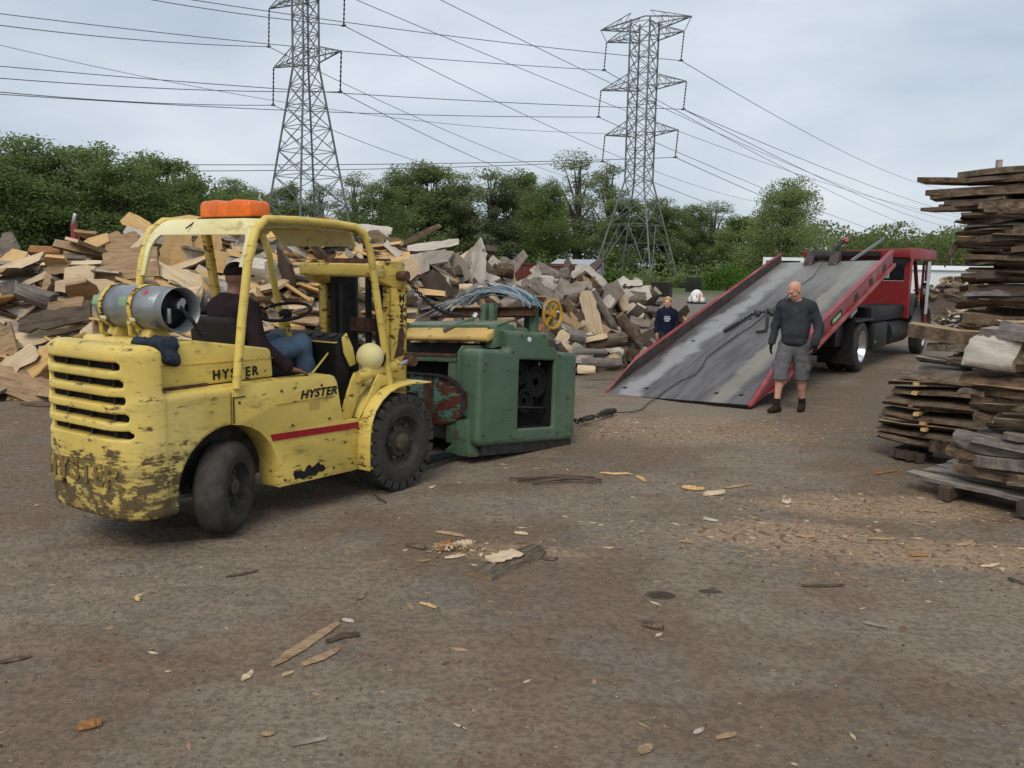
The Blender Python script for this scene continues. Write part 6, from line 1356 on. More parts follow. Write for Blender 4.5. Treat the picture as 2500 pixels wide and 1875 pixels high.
# bed head: winch brackets, struts
for y in (1.10, 1.62): sub(MB().prism([(BL_-.35, 0), (BL_+.05, 0), (BL_+.05, .20), (BL_-.05, .22), (BL_-.28, .08)], lambda u, v, t: (u, t, v), y-.09, y+.09), 'winch_bracket', 'rail_inner', bevel=.01)
sub(MB().lathe([(-.25, 0), (-.25, .10), (.25, .10), (.25, 0)], (BL_-.02, 1.36, .14), (0, 1, 0), 18), 'winch_drum', 'grease_metal', smooth=True, angle=50)
MB().bar((8.1, 1.52, 2.10), (8.6, 1.18, 2.62), .09, .06).build('strut', 'grease_metal', TK, bevel=.01); MB().box((8.62, 1.16, 2.62), (.10, .14, .12), (0, .4, 0)).build('strut_end', 'rail_red', TK, bevel=.02)
MB().bar((7.9, .82, 2.16), (8.9, .42, 2.66), .05, .05).build('strut', 'galvanised', TK)
# chassis, wheels
for y in (.72, 1.62): MB().span((4.0, y-.05, .62), (12.3, y+.05, .86)).build('frame_rail', 'black_metal', TK)
for y in (.72, 1.62): MB().bar((6.6, y, .80), (5.6, y, 1.45), .10, .12).build('tilt_ram', 'black_metal', TK)
MB().span((5.4, .62, .30), (6.5, 1.74, .62)).build('rear_axle', 'black_metal', TK); MB().span((10.95, .3, .38), (11.2, 2.05, .56)).build('front_axle', 'black_metal', TK)
def twheel(x, y, rz, name, dish, mat='polished_alloy'):
    h_ = wheel(name, TK, (x, y, .485), rz, .485, .27, .30, 0, mat, dish=dish); return h_
twheel(5.98, .145, 0, 'rear_wheel', .14); twheel(5.98, .46, 0, 'rear_wheel', .05, 'rim_dark'); twheel(5.98, 2.215, math.pi, 'rear_wheel', .14); twheel(5.98, 1.9, math.pi, 'rear_wheel', .05, 'rim_dark')
twheel(11.1, -.02, R(3), 'front_wheel', .03); twheel(11.1, 2.38, math.pi+R(3), 'front_wheel', .03)
for y in (.30, 2.06): MB().span((5.18, y-.32, .20), (5.20, y+.32, 1.12)).build('mud_flap', 'black_rubber', TK)
MB().span((4.6, .15, .55), (5.15, 2.2, .95)).build('tail_box', 'black_metal', TK, bevel=.02)
MB().bar((4.95, .02, 1.12), (5.35, .02, 1.24), .05, .10).build('tail_lamp_bracket', 'steel', TK)
MB().span((5.35, .0, .98), (6.75, .40, 1.02)).build('wheel_guard', 'grease_metal', TK); MB().span((5.35, 1.96, .98), (6.75, 2.36, 1.02)).build('wheel_guard', 'grease_metal', TK)
tb = MB().span((6.9, .02, .36), (8.1, .55, .90)).build('tool_box', 'black_metal', TK, bevel=.04); MB().lathe([(0, .0), (0, .03), (.02, .03), (.02, 0)], (7.0, .015, .52), (0, -1, 0), 12).build('latch', 'polished_alloy', tb)
MB().tube([(8.35, .28, .62), (10.2, .28, .62)], [.30, .30], 24).build('fuel_tank', 'black_metal', TK, smooth=True, angle=50)
MB().span((6.7, .05, .92), (9.7, .62, 1.22)).build('side_cabinet', 'black_metal', TK, bevel=.02)
# cab
CX0 = 9.80
b = MB(); b.span((CX0, 0., .90), (CX0+.05, 2.32, 1.74)); b.span((CX0, 0., 1.741), (CX0+.05, .125, 2.28)); b.span((CX0, .60, 1.741), (CX0+.05, 1.72, 2.28)); b.span((CX0, 2.2, 1.741), (CX0+.05, 2.32, 2.28)); cb = b.build('cab_back', 'truck_red', TK)
MB().span((CX0+.02, .13, 1.745), (CX0+.035, .595, 2.27)).build('rear_window', 'glass_dark', cb); MB().span((CX0+.02, 1.725, 1.745), (CX0+.035, 2.195, 2.27)).build('rear_window', 'glass_dark', cb)
MB().span((CX0-.006, .44, 1.80), (CX0-.001, .53, 1.98)).build('window_sticker', 'sticker_green', cb)
MB().span((CX0-.03, -.03, .90), (CX0+.09, .0, 2.26)).build('cab_corner_post', 'rail_red', TK, bevel=.008)
MB().span((CX0-.008, .05, 1.08), (CX0-.002, .42, 1.16)).build('dark_strip', 'black_metal', cb)  # flat dark strip low on the cab back
MB().span((CX0+.06, 2.24, .90), (11.1, 2.32, 2.26)).build('far_side_wall', 'truck_red', TK); MB().span((CX0+.06, .02, .86), (11.2, 2.3, .93)).build('cab_floor', 'black_metal', TK)
b = MB(); b.span((11.05, .02, .93), (11.15, 2.3, 1.42)); b.build('firewall', 'grey_fender', TK); MB().tube([(11.1, .06, 1.42), (10.75, .10, 2.22)], .045, 8).build('windshield_pillar', 'truck_red', TK); MB().tube([(11.1, 2.25, 1.42), (10.75, 2.2, 2.22)], .045, 8).build('windshield_pillar', 'truck_red', TK)
MB().span((10.1, .25, .94), (10.55, 2.1, 1.35)).build('bench_seat', 'black_rubber', TK, bevel=.05); MB().span((9.9, 1.3, 1.3), (10.08, 2.1, 1.85)).build('bench_back', 'black_rubber', TK, bevel=.05)
# roof and its flared visor
b = MB(); b.prism([(2.46, 2.40), (2.33, 2.24), (.02, 2.27), (.02, 2.48), (1.2, 2.43), (1.7, 2.38)], lambda u, v, t: (t, u, v), 9.62, 11.15); rf = b.build('cab_roof', 'truck_red', TK, bevel=.012)
MB().prism([(2.30, 2.19), (2.30, 2.236), (.03, 2.262), (.03, 2.20)], lambda u, v, t: (t, u, v), 9.66, 11.1).build('roof_lining', 'black_metal', rf); MB().span((9.56, .62, 2.30), (9.615, 1.72, 2.40)).build('roof_vent', 'black_metal', rf)
b = MB(); A_ = [(9.70, .015, 2.50), (9.76, .0, 2.24), (11.3, -.27, 2.25), (11.35, -.24, 2.47)]; b.add(A_+[(x, y+.05, z) for x, y, z in A_], [(0, 1, 2, 3), (7, 6, 5, 4), (0, 4, 5, 1), (1, 5, 6, 2), (2, 6, 7, 3), (3, 7, 4, 0)]); b.build('roof_wing', 'rail_red', TK, bevel=.006)
# open door, seen almost edge-on
dr = bpy.data.objects.new('cab_door', None); link(dr, TK); dr.location = (11.02, -.02, 0); dr.rotation_euler = (0, 0, R(17.5))
b = MB(); b.span((-.98, -.05, .82), (0, .0, 1.45)); b.span((-.98, -.05, 1.451), (-.90, .0, 2.2)); b.span((-.90, -.05, 2.13), (-.08, 0, 2.2)); b.span((-.08, -.05, 1.451), (0, 0, 2.2)); obj('door_panel', b.mesh('door_panel', 'truck_red'), dr)
obj('door_trim', MB().span((-.99, -.056, 1.0), (-.97, .006, 2.19)).mesh('door_trim', 'polished_alloy'), dr)
obj('step_plate', MB().prism([(-1.0, .80), (-.72, .80), (-.60, .66), (-.90, .70)], lambda u, v, t: (u, t, v), -.10, .02).mesh('step_plate', 'rail_red'), dr)
mr = MB().span((10.72, -.26, 1.74), (10.77, -.14, 2.12)).build('side_mirror', 'black_metal', TK, bevel=.01); MB().span((10.712, -.25, 1.75), (10.719, -.15, 2.11)).build('mirror_glass', 'mirror_glass', mr)
b = MB(); b.lathe([(0, 0), (-.02, .06), (.03, .075), (.05, 0)], (10.8, -.14, 1.64), (1, 0, 0), 16); b.build('convex_mirror', 'black_metal', mr, smooth=True)
b = MB(); b.tube([(11.0, .05, 1.50), (10.78, -.16, 1.62)], .014, 6); b.tube([(11.0, .05, 2.2), (10.76, -.2, 2.13)], .012, 6); b.tube([(10.76, -.2, 1.5), (10.76, -.2, 2.16)], .012, 6); b.build('mirror_arm', 'steel', mr)
# hood and fenders
b = MB(); b.prism([(11.15, .95), (11.15, 1.52), (11.3, 1.55), (12.3, 1.40), (12.45, 1.30), (12.5, .70), (11.9, .65)], lambda u, v, t: (u, t, v), .35, 1.98); b.build('engine_hood', 'grey_fender', TK, bevel=.05, seg=3)
for y0, y1 in ((-.20, .36), (1.97, 2.53)):
    fo2 = [(11.1+.68*math.cos(a), .56+.62*math.sin(a)) for a in np.linspace(math.pi*1.0, math.pi*.02, 15)]; fi2 = [(11.1+.58*math.cos(a), .56+.53*math.sin(a)) for a in np.linspace(math.pi*.02, math.pi*1.0, 15)]
    b = MB(); b.prism(fo2+fi2, lambda u, v, t: (u, t, v), y0, y1); b.build('front_fender', 'grey_fender', TK, bevel=.02)
MB().span((10.55, .0, .92), (11.0, .34, 1.40)).build('cowl_side', 'grey_fender', TK, bevel=.03)
MB().box((10.9, -.03, 1.36), (.08, .05, .07)).build('turn_lamp', 'orange_light', TK, bevel=.012); MB().span((12.45, .0, .45), (12.65, 2.35, .75)).build('front_bumper', 'steel', TK, bevel=.03)
# winch cable down the bed and along the ground to the planer, chain bridle on the deck
BD = TRM@bm4
dpt = lambda s_, l_, h=.012: BD@Vector((s_, l_, h))
simple('chain_steel', (.055, .05, .045), .55, .6, .3, 20)
cp = [dpt(7.75, 1.25, .12), dpt(6.78, 1.21), dpt(5.68, 1.28), dpt(4.4, 1.25), dpt(3.43, 1.28), dpt(2.6, 1.36), dpt(1.79, 1.40), dpt(1.4, 1.30), dpt(1.0, 1.25), dpt(.7, 1.36), dpt(.3, 1.41), dpt(.0, 1.41, .01), Vector((1.93, 12.0, .02)), Vector((1.77, 11.5, .012)), Vector((1.6, 11.25, .015)), Vector((1.35, 11.07, .03))]
MB().tube(cp, .007, 6).build('winch_cable', 'chain_steel', None, 'dark winch cable running down the tilted bed onto the dirt', 'cable', smooth=True)
lk = MB().tube([(math.cos(a)*.042, math.sin(a)*.024, 0) for a in np.linspace(0, 2*math.pi, 11)[:-1]], .010, 5, closed=True).mesh('chain_link', 'chain_steel', smooth=True)
def chain(path, label, up, parts=None):
    root = empty('chain', tuple(path[0]), 0, label, 'chain', 'tow chains'); L_ = 0; seg = []
    for a, b_ in zip(path, path[1:]): seg.append((a, b_, (b_-a).length)); L_ += seg[-1][2]
    n_ = max(3, int(L_/.062)); 
    for i in range(n_):
        d = (i+.5)/n_*L_
        for a, b_, l_ in seg:
            if d <= l_: break
            d -= l_
        p = a.lerp(b_, d/l_)-path[0]; o_ = bpy.data.objects.new('chain_link', lk); link(o_, root); o_.location = p; q = (b_-a).to_track_quat('X', 'Z')@Euler((R(90)*(i % 2)+.3, 0, 0)).to_quaternion(); o_.rotation_mode = 'QUATERNION'; o_.rotation_quaternion = q
    return root
n3 = (BD.to_3x3()@Vector((0, 0, 1))).normalized()
c1 = chain([dpt(4.2, 1.5, .02), dpt(3.7, 1.55, .02), dpt(3.15, 1.61, .02)], 'chain leg lying on the bed towards the boy side, ending in a dark bar', n3)
MB().bar(dpt(3.6, 1.57, .03)-c1.location, dpt(3.1, 1.62, .03)-c1.location, .06, .05).build('bar_hook', 'chain_steel', c1, bevel=.01)
c2 = chain([dpt(4.2, 1.5, .02), dpt(4.35, 1.2, .03), dpt(4.12, .9, .02), dpt(4.3, .75, .02)], 'heap of chain across the middle of the bed, beside the walking man', n3)
for (a, b_) in (((4.3, 1.5), (4.05, 1.35)), ((4.4, 1.3), (4.1, 1.1)), ((4.15, 1.05), (4.3, .8))): MB().bar(dpt(*a, .05)-c2.location, dpt(*b_, .04)-c2.location, .08, .05).build('chain_clump', 'chain_steel', c2, bevel=.025)
c3 = chain([dpt(4.0, 1.17, .02), dpt(3.5, 1.0, .02), dpt(3.2, .92, .02)], 'short chain leg with a flat hook pointing down the bed', n3)
MB().bar(dpt(3.22, .90, .02)-c3.location, dpt(3.12, 1.06, .02)-c3.location, .07, .05).build('flat_hook', 'chain_steel', c3, bevel=.012)
g0 = Vector((1.35, 11.07, .03)); g1 = Vector((.80, 10.24, .05))
c4 = chain([g0, g0.lerp(g1, .5)+Vector((.02, 0, .02)), g1, g1+Vector((-.12, -.10, .08))], 'tow chain with a hook lying on the dirt beside the planer', Vector((0, 0, 1)))
b = MB(); b.tube([Vector(p) for p in ((0, 0, .03), (-.12, -.17, .045), (-.20, -.30, .05), (-.22, -.36, .05))], [.035, .04, .03, .02], 8); b.build('tow_hook', 'chain_steel', c4, smooth=True)
b = MB(); b.tube([Vector(p)+(g0.lerp(g1, .62)-g0) for p in ((0, 0, .03), (-.1, -.13, .03), (-.17, -.27, .03), (-.12, -.30, .03), (-.02, -.18, .03))], .022, 7); b.build('grab_hook', 'chain_steel', c4, smooth=True)
chain([g1+Vector((-.12, -.10, .08)), PLM@Vector((1.45, .1, -.06))], 'last links of the tow chain, tied to the planer skid', Vector((0, 0, 1)))

# ================================================================== PEOPLE
k = NM('skin_fair', .55, 0, .35); k.b.inputs['Subsurface Weight'].default_value = .08; k.col(k.ramp(k.noise(14, 4), (.3, (.52, .27, .19)), (.7, (.60, .34, .25)))); MAT['skin_fair'] = k.m
simple('skin_brown', (.20, .10, .07), .55, 0, .15, 14); simple('eye_dark', (.03, .022, .02), .3); simple('lip', (.36, .15, .12), .5, 0, .1, 20)
def cloth(name, c, sc=60):
    k = NM(name, .95, 0, .1); n = k.noise(9, 5, .6); k.col(k.ramp(n, (.3, tuple(x*.75 for x in c)), (.7, tuple(x*1.2 for x in c)))); k.bump(k.math('ADD', k.noise(sc*3, 3), k.math('MULTIPLY', k.noise(18, 3), 2.)), .25, .006); MAT[name] = k.m
cloth('knit_navy', (.042, .045, .053)); cloth('shorts_grey', (.125, .122, .130)); cloth('sock_black', (.02, .02, .022)); cloth('glove_black', (.012, .012, .013)); cloth('shirt_plum', (.022, .015, .018)); cloth('denim', (.085, .13, .19)); cloth('hoodie_navy', (.014, .018, .040)); cloth('cap_black', (.016, .012, .013)); cloth('boot_brown', (.030, .022, .017)); cloth('hair_blond', (.42, .27, .13)); cloth('jeans_dark', (.03, .035, .05))
def nv(v): v = np.array(v, float); return v/np.linalg.norm(v)
def hand(s, wr, fd, pn, side, ra=0., curl=.5):
    """palm, four fingers, thumb; wr wrist, fd finger direction, pn palm normal, side = thumb side vector."""
    wr = np.array(wr, float); fd = nv(fd); pn = nv(pn); sd_ = nv(np.array(side)-fd*np.dot(side, fd)); 
    for t in (-.028, -.009, .010, .028): s.cap(wr+fd*.01+sd_*t*.6, wr+fd*.085+sd_*t, .015+ra, .013+ra, .014)
    for i, (t, L) in enumerate(((.030, .070), (.010, .080), (-.010, .074), (-.029, .058))):
        a = wr+fd*.088+sd_*t; d1 = nv(fd*math.cos(curl*.6)+pn*math.sin(curl*.6)); d2 = nv(fd*math.cos(curl*1.6)+pn*math.sin(curl*1.6)); m_ = a+d1*L*.52
        s.cap(a, m_, .0098+ra, .009+ra, .004); s.cap(m_, m_+d2*L*.48, .009+ra, .0075+ra, .004)
    a = wr+fd*.03+sd_*.03; d1 = nv(fd*.6+sd_*.75+pn*.25); m_ = a+d1*.042; s.cap(a, m_, .013+ra, .011+ra, .008); s.cap(m_, m_+nv(fd+sd_*.25+pn*.3)*.034, .0105+ra, .0085+ra, .004)
def head(s, c, Rm, k_=1., ra=0., face=True):
    """c: centre of the skull; Rm columns = right(+x), back(+y), up(+z) of a head that looks along -y."""
    Rm = np.array(Rm); P = lambda x, y, z: np.array(c)+Rm@(np.array((x, y, z))*k_)
    E = lambda x, y, z, r, kk, op='u': s.ell(P(x, y, z), np.array(r)*k_+ra, kk, op, Rm)
    E(0, .012, .028, (.076, .095, .092), .02); E(0, -.018, -.045, (.062, .076, .075), .03); E(0, -.055, -.088, (.036, .032, .026), .03)
    if face:
        E(0, -.086, .028, (.052, .014, .012), .02); s.cap(P(0, -.088, .016), P(0, -.112, -.026), .009*k_, .015*k_, .012); E(.014, -.098, -.028, (.009, .009, .008), .006); E(-.014, -.098, -.028, (.009, .009, .008), .006)
        for q in (-1, 1):
            E(q*.031, -.093, .008, (.017, .013, .011), .008, 'c'); E(q*.031, -.079, .007, (.013, .011, .010), .002); E(q*.080, .008, -.008, (.010, .022, .032), .008); E(q*.047, -.062, -.024, (.020, .022, .018), .02)
        E(0, -.090, -.060, (.024, .011, .007), .006); E(0, -.089, -.071, (.020, .011, .008), .006)
    return P
def limb(s, pts, rad, k_=.02, flat=None): s.chain([np.array(p, float) for p in pts], rad, k_, flat)
def rot3(rx, ry, rz): return np.array(Euler((rx, ry, rz)).to_matrix())
def face_paint(P, k_=1.):
    e1, e2 = P(.031, -.090, .007), P(-.031, -.090, .007); m1 = P(0, -.099, -.0655); 
    def fn(c):
        o = np.zeros(len(c)); o[(np.linalg.norm(c-e1, axis=1) < .0085*k_) | (np.linalg.norm(c-e2, axis=1) < .0085*k_)] = 1
        d = (c-m1)@np.array(P(1, 0, 0)-P(0, 0, 0))/k_; z = (c-m1)@np.array(P(0, 0, 1)-P(0, 0, 0))/k_; yv = (c-m1)@np.array(P(0, 1, 0)-P(0, 0, 0))/k_
        o[(np.abs(d) < .022*k_) & (np.abs(z) < .007*k_) & (np.abs(yv) < .016*k_)] = 2; return o
    return fn
# ---- the walking man: looks along -y, then turned
MP = on_ground(1707*K22, 888*K22); mt = empty('person', (MP.x, MP.y, 0), R(-36), 'bald man in dark sweater and grey cargo shorts walking past the tilted bed', 'person')
hdM = rot3(R(34), R(4), R(-26)); hc = (-.015, -.085, 1.655)
def man_limbs(s, ra, arms=True, legs=True, torso=True):
    if torso: limb(s, [(0, .02, .98), (0, .015, 1.15), (0, .0, 1.30), (0, .01, 1.42)], [.15+ra, .145+ra, .16+ra, .13+ra], .06, ((0, 1, 0), 1.35)); limb(s, [(-.16, .01, 1.44), (.16, .01, 1.44)], [.075+ra, .075+ra], .07)
s = SDF((-.50, -.40, -.02), (.50, .42, 1.84), .0095)
man_limbs(s, -.01); limb(s, [(0, .0, 1.46), (-.003, -.045, 1.58)], [.062, .058], .03); P_ = head(s, hc, hdM)
AL = [(-.205, .01, 1.43), (-.285, .05, 1.17), (-.31, -.02, .93)]; AR = [(.205, .02, 1.43), (.30, .05, 1.18), (.30, -.07, .96)]
LGa = [(-.095, .0, .92), (-.12, -.15, .51), (-.13, -.20, .10)]; LGb = [(.095, .02, .92), (.105, .03, .50), (.10, .17, .105)]
for A_ in (AL, AR): limb(s, A_, [.052, .042, .030], .02); 
for G_ in (LGa, LGb): limb(s, G_, [.085, .055, .036], .03); k0 = np.array(G_[1]); k1 = np.array(G_[2]); s.ell(k0*.72+k1*.28+np.array((0, .018, 0)), (.052, .058, .11), .03)
hand(s, AL[2], (-.05, -.12, -1), (.6, -.5, 0), (.3, -1, 0), 0, .55); hand(s, AR[2], (.02, -.15, -1), (-.6, -.5, 0), (-.3, -1, 0), 0, .55)
obj('body', s.mesh('body', ['skin_fair', 'eye_dark', 'lip'], face_paint(P_)), mt)
s = SDF((-.50, -.40, .80), (.50, .42, 1.60), .0105); man_limbs(s, .022); s.ell((0, -.02, 1.10), (.185, .155, .20), .06); s.ell((0, -.01, .97), (.185, .15, .09), .04)
for A_ in (AL, AR): limb(s, A_, [.078, .066, .050], .035); w1 = np.array(A_[2]); s.cap(w1+np.array((0, .008, .05)), w1+np.array((0, 0, -.005)), .054, .046, .02)
limb(s, [(0, .0, 1.46), (-.002, -.03, 1.525)], [.078, .066], .03); s.wrinkle(.006, 13, 5, (1, 1, 1)); s.wrinkle(.0025, 34, 6, (1, 1, 1)); s.cut((-.002, -.03, 1.528), (0, -.45, 1)); s.cut((0, 0, .905), (0, .05, -1)); obj('sweater', s.mesh('sweater', 'knit_navy'), mt)
s = SDF((-.42, -.40, .34), (.42, .42, 1.02), .0105); limb(s, [(0, .01, .99), (0, .01, .90)], [.155, .16], .05, ((0, 1, 0), 1.25))
for G_, q in ((LGa, -1), (LGb, 1)):
    a, b2, c2_ = [np.array(p) for p in G_]; e = b2+(c2_-b2)*.12; limb(s, [a+(q*.005, 0, 0), (a+b2)/2, e], [.112, .112, .105], .03); s.cut(e+np.array((0, 0, -.02)), (0, 0, -1)) if False else None
    md = a*.35+b2*.65; s.ell(md+np.array((q*.10, .0, -.02)), (.028, .07, .09), .012)
s.wrinkle(.007, 13, 9, (1.3, 1.3, .7)); s.wrinkle(.003, 34, 3); s.cut((0, 0, .44), (0, .0, -1)); obj('cargo_shorts', s.mesh('cargo_shorts', 'shorts_grey'), mt)
def shoe(s, an, fd, top=.13):
    an = np.array(an, float); fd = nv(fd); b0 = np.array((an[0], an[1], .035)); s.cap(b0-fd*.055, b0+fd*.06, .045, .045, .02); s.cap(b0+fd*.06, b0+fd*.155+np.array((0, 0, -.006)), .046, .036, .03, ((0, 0, 1), 1.15)); s.cap(b0+np.array((0, 0, .02)), np.array((an[0], an[1], top)), .046, .05, .02)
for nm, G_, fd in (('boot', LGa, (-.25, -1, 0)), ('boot', LGb, (.15, -1, 0))):
    s = SDF((G_[2][0]-.2, G_[2][1]-.32, -.01), (G_[2][0]+.2, G_[2][1]+.2, .24), .0095); shoe(s, G_[2], fd); s.cut((0, 0, .003), (0, 0, -1)); s.cut((0, 0, .145), (0, 0, 1)); obj(nm, s.mesh(nm, 'boot_brown'), mt)
    s = SDF((G_[2][0]-.1, G_[2][1]-.12, .10), (G_[2][0]+.12, G_[2][1]+.12, .24), .0095); a = np.array(G_[2]); u_ = nv(np.array(G_[1])-a); s.cap(a, a+u_*.085, .045, .045, .01); s.cut(a+u_*.085, u_); obj('sock', s.mesh('sock', 'sock_black'), mt)
for A_, q in ((AL, 1), (AR, -1)):
    w1 = np.array(A_[2]); s = SDF(w1-.2, w1+.2, .008); s.cap(w1+(0, .01, .04), w1, .046, .04, .01); hand(s, w1, (-.05*q, -.12, -1), (.6*q, -.5, 0), (.3*q, -1, 0), .005, .55); obj('glove', s.mesh('glove', 'glove_black'), mt)
# ---- the boy behind the bed
BP = at_y(1629, 760, 17.2); bt = empty('person', (BP.x, BP.y, 0), R(-8), 'fair-haired boy in a navy hoodie with white print, behind the tilted bed', 'person')
hdB = rot3(R(6), 0, R(-10)); hb_ = (0, -.02, 1.245); s = SDF((-.36, -.28, -.02), (.36, .28, 1.40), .0105)
limb(s, [(0, .01, .70), (0, 0, .95), (0, 0, 1.06)], [.105, .11, .09], .04, ((0, 1, 0), 1.3)); limb(s, [(-.11, 0, 1.06), (.11, 0, 1.06)], [.05, .05], .04); limb(s, [(0, 0, 1.08), (0, -.01, 1.17)], [.042, .04], .02); P_ = head(s, hb_, hdB, .92)
BA = [(-.145, .0, 1.05), (-.195, .02, .84), (-.20, -.05, .66)]; BB = [(.145, .0, 1.05), (.20, .02, .84), (.19, -.05, .66)]
for A_ in (BA, BB): limb(s, A_, [.038, .030, .022], .02)
for q in (-1, 1): limb(s, [(q*.065, 0, .68), (q*.075, -.01, .37), (q*.08, .01, .08)], [.065, .045, .03], .02)
hand(s, BA[2], (0, -.1, -1), (1, 0, 0), (.2, -1, 0), 0, .5); hand(s, BB[2], (0, -.1, -1), (-1, 0, 0), (-.2, -1, 0), 0, .5); obj('body', s.mesh('body', ['skin_fair', 'eye_dark', 'lip'], face_paint(P_, .92)), bt)
s = SDF((-.36, -.28, .55), (.36, .28, 1.25), .0105); limb(s, [(0, .01, .70), (0, 0, .95), (0, 0, 1.06)], [.15, .145, .12], .05, ((0, 1, 0), 1.25)); limb(s, [(-.12, 0, 1.06), (.12, 0, 1.06)], [.066, .066], .05)
for A_ in (BA, BB): limb(s, A_, [.062, .055, .045], .03)
s.ell((0, .055, 1.13), (.10, .07, .065), .03); limb(s, [(0, 0, 1.08), (0, -.01, 1.13)], [.07, .06], .03); s.wrinkle(.005, 22, 7); s.cut((0, -.01, 1.135), (0, -.5, 1)) if False else None; s.cut((0, 0, .62), (0, 0, -1)); obj('hoodie', s.mesh('hoodie', 'hoodie_navy'), bt)
for i, w_ in enumerate((.11, .13, .09)):
    b = MB(); b.grid([[(x, -.128-.008*math.cos(x*14)+.012*(i == 2), .955-i*.04+dz) for dz in (0, .026)] for x in np.linspace(-w_/2, w_/2, 7)]); b.build('chest_print', 'lettering_white', bt)
s = SDF((-.16, -.2, 1.15), (.16, .2, 1.42), .0095); head(s, hb_, hdB, .92, .012, False); Pb = lambda x, y, z: np.array(hb_)+hdB@np.array((x, y, z)); s.wrinkle(.004, 60, 3); s.cut(Pb(0, -.03, .045), hdB@np.array((0, -.75, -.7))); obj('hair', s.mesh('hair', 'hair_blond'), bt)
s = SDF((-.25, -.2, .03), (.25, .2, .75), .0115); limb(s, [(0, 0, .70), (0, 0, .66)], [.12, .12], .03, ((0, 1, 0), 1.2))
for q in (-1, 1): limb(s, [(q*.068, 0, .66), (q*.078, -.01, .37), (q*.083, .01, .09)], [.085, .068, .058], .02)
s.wrinkle(.004, 24, 2); obj('trousers', s.mesh('trousers', 'jeans_dark'), bt)
for q in (-1, 1):
    s = SDF((q*.083-.12, -.22, -.01), (q*.083+.12, .14, .16), .0105); shoe(s, (q*.083, .01, .08), (q*.1, -1, 0), .09); s.cut((0, 0, .003), (0, 0, -1)); obj('shoe', s.mesh('shoe', 'black_rubber'), bt)
# ---- the driver: built in the forklift's frame, facing +x
dt = bpy.data.objects.new('person', None); link(dt); dt.matrix_world = FKM; tag(dt, 'driver in black cap, dark shirt and blue jeans seated in the forklift', 'person')
hdD = rot3(R(4), 0, R(90+16)); hcD = (-1.075, .735, 1.765)
DT = [(-1.13, .72, 1.14), (-1.17, .72, 1.30), (-1.15, .725, 1.46), (-1.12, .73, 1.56)]
DAr = [(-1.13, .54, 1.53), (-1.16, .40, 1.27), (-.985, .275, 1.105)]; DAl = [(-1.12, .92, 1.53), (-.99, 1.00, 1.30), (-.80, .90, 1.44)]
DLr = [(-1.06, .62, 1.15), (-.60, .56, 1.245), (-.50, .545, .80)]; DLl = [(-1.06, .82, 1.15), (-.62, .86, 1.23), (-.52, .88, .80)]
def drv(s, ra, arms=(.052, .042, .03)):
    limb(s, DT, [.14+ra, .14+ra, .155+ra, .12+ra], .06, ((1, 0, 0), 1.3)); limb(s, [(-1.13, .57, 1.53), (-1.12, .89, 1.53)], [.07+ra, .07+ra], .06)
s = SDF((-1.45, .10, .62), (-.25, 1.15, 1.92), .0105); drv(s, -.01); limb(s, [(-1.12, .73, 1.57), (-1.09, .735, 1.69)], [.062, .058], .03); P_ = head(s, hcD, hdD)
for A_ in (DAr, DAl): limb(s, A_, [.052, .042, .030], .02)
for G_ in (DLr, DLl): limb(s, G_, [.085, .06, .04], .03)
hand(s, DAr[2], (.9, -.35, -.28), (0, 0, -1), (.2, 1, 0), 0, .25); hand(s, DAl[2], (.8, -.3, .45), (0, -.6, -.6), (0, -.2, 1), 0, 1.1); obj('body', s.mesh('body', ['skin_brown', 'eye_dark', 'lip'], face_paint(P_)), dt)
s = SDF((-1.48, .10, 1.0), (-.60, 1.2, 1.68), .0115); drv(s, .028); s.ell((-1.13, .72, 1.22), (.17, .20, .14), .05)
for A_ in (DAr, DAl): a, b2, c2_ = [np.array(p) for p in A_]; limb(s, [a, b2, b2+(c2_-b2)*.93], [.08, .066, .050], .035)
limb(s, [(-1.12, .73, 1.56), (-1.10, .735, 1.63)], [.078, .066], .03); s.wrinkle(.006, 20, 12); s.cut((-1.10, .735, 1.635), (.3, 0, 1)); obj('shirt', s.mesh('shirt', 'shirt_plum'), dt)
s = SDF((-1.35, .42, .70), (-.30, 1.05, 1.42), .0115); limb(s, [(-1.13, .72, 1.16), (-1.05, .72, 1.15)], [.15, .15], .05)
for G_ in (DLr, DLl): limb(s, G_, [.105, .085, .07], .03)
s.wrinkle(.006, 22, 8); obj('jeans', s.mesh('jeans', 'denim'), dt)
for G_ in (DLr, DLl):
    b0 = np.array(G_[2]); s = SDF(b0-np.array((.14, .1, .16)), b0+np.array((.26, .1, .06)), .011); z0 = .70; s.cap((b0[0]-.03, b0[1], z0), (b0[0]+.15, b0[1], z0), .045, .038, .02); s.cap((b0[0], b0[1], z0), (b0[0], b0[1], z0+.1), .045, .05, .02); s.cut((0, 0, .663), (0, 0, -1)); obj('boot', s.mesh('boot', 'boot_brown'), dt)
s = SDF((-1.30, .55, 1.68), (-.85, .92, 1.95), .0095); head(s, hcD, hdD, 1., .012, False); Pd = lambda x, y, z: np.array(hcD)+hdD@np.array((x, y, z)); s.cut(Pd(0, 0, .035), hdD@np.array((0, -.12, -1)))
s.cap(Pd(0, -.07, .045), Pd(0, -.165, .035), .068, .05, .01, (hdD@np.array((0, 0, 1)), 7.)); s.ell(Pd(0, .01, .118), (.012, .012, .008), .004); obj('cap', s.mesh('cap', 'cap_black'), dt)
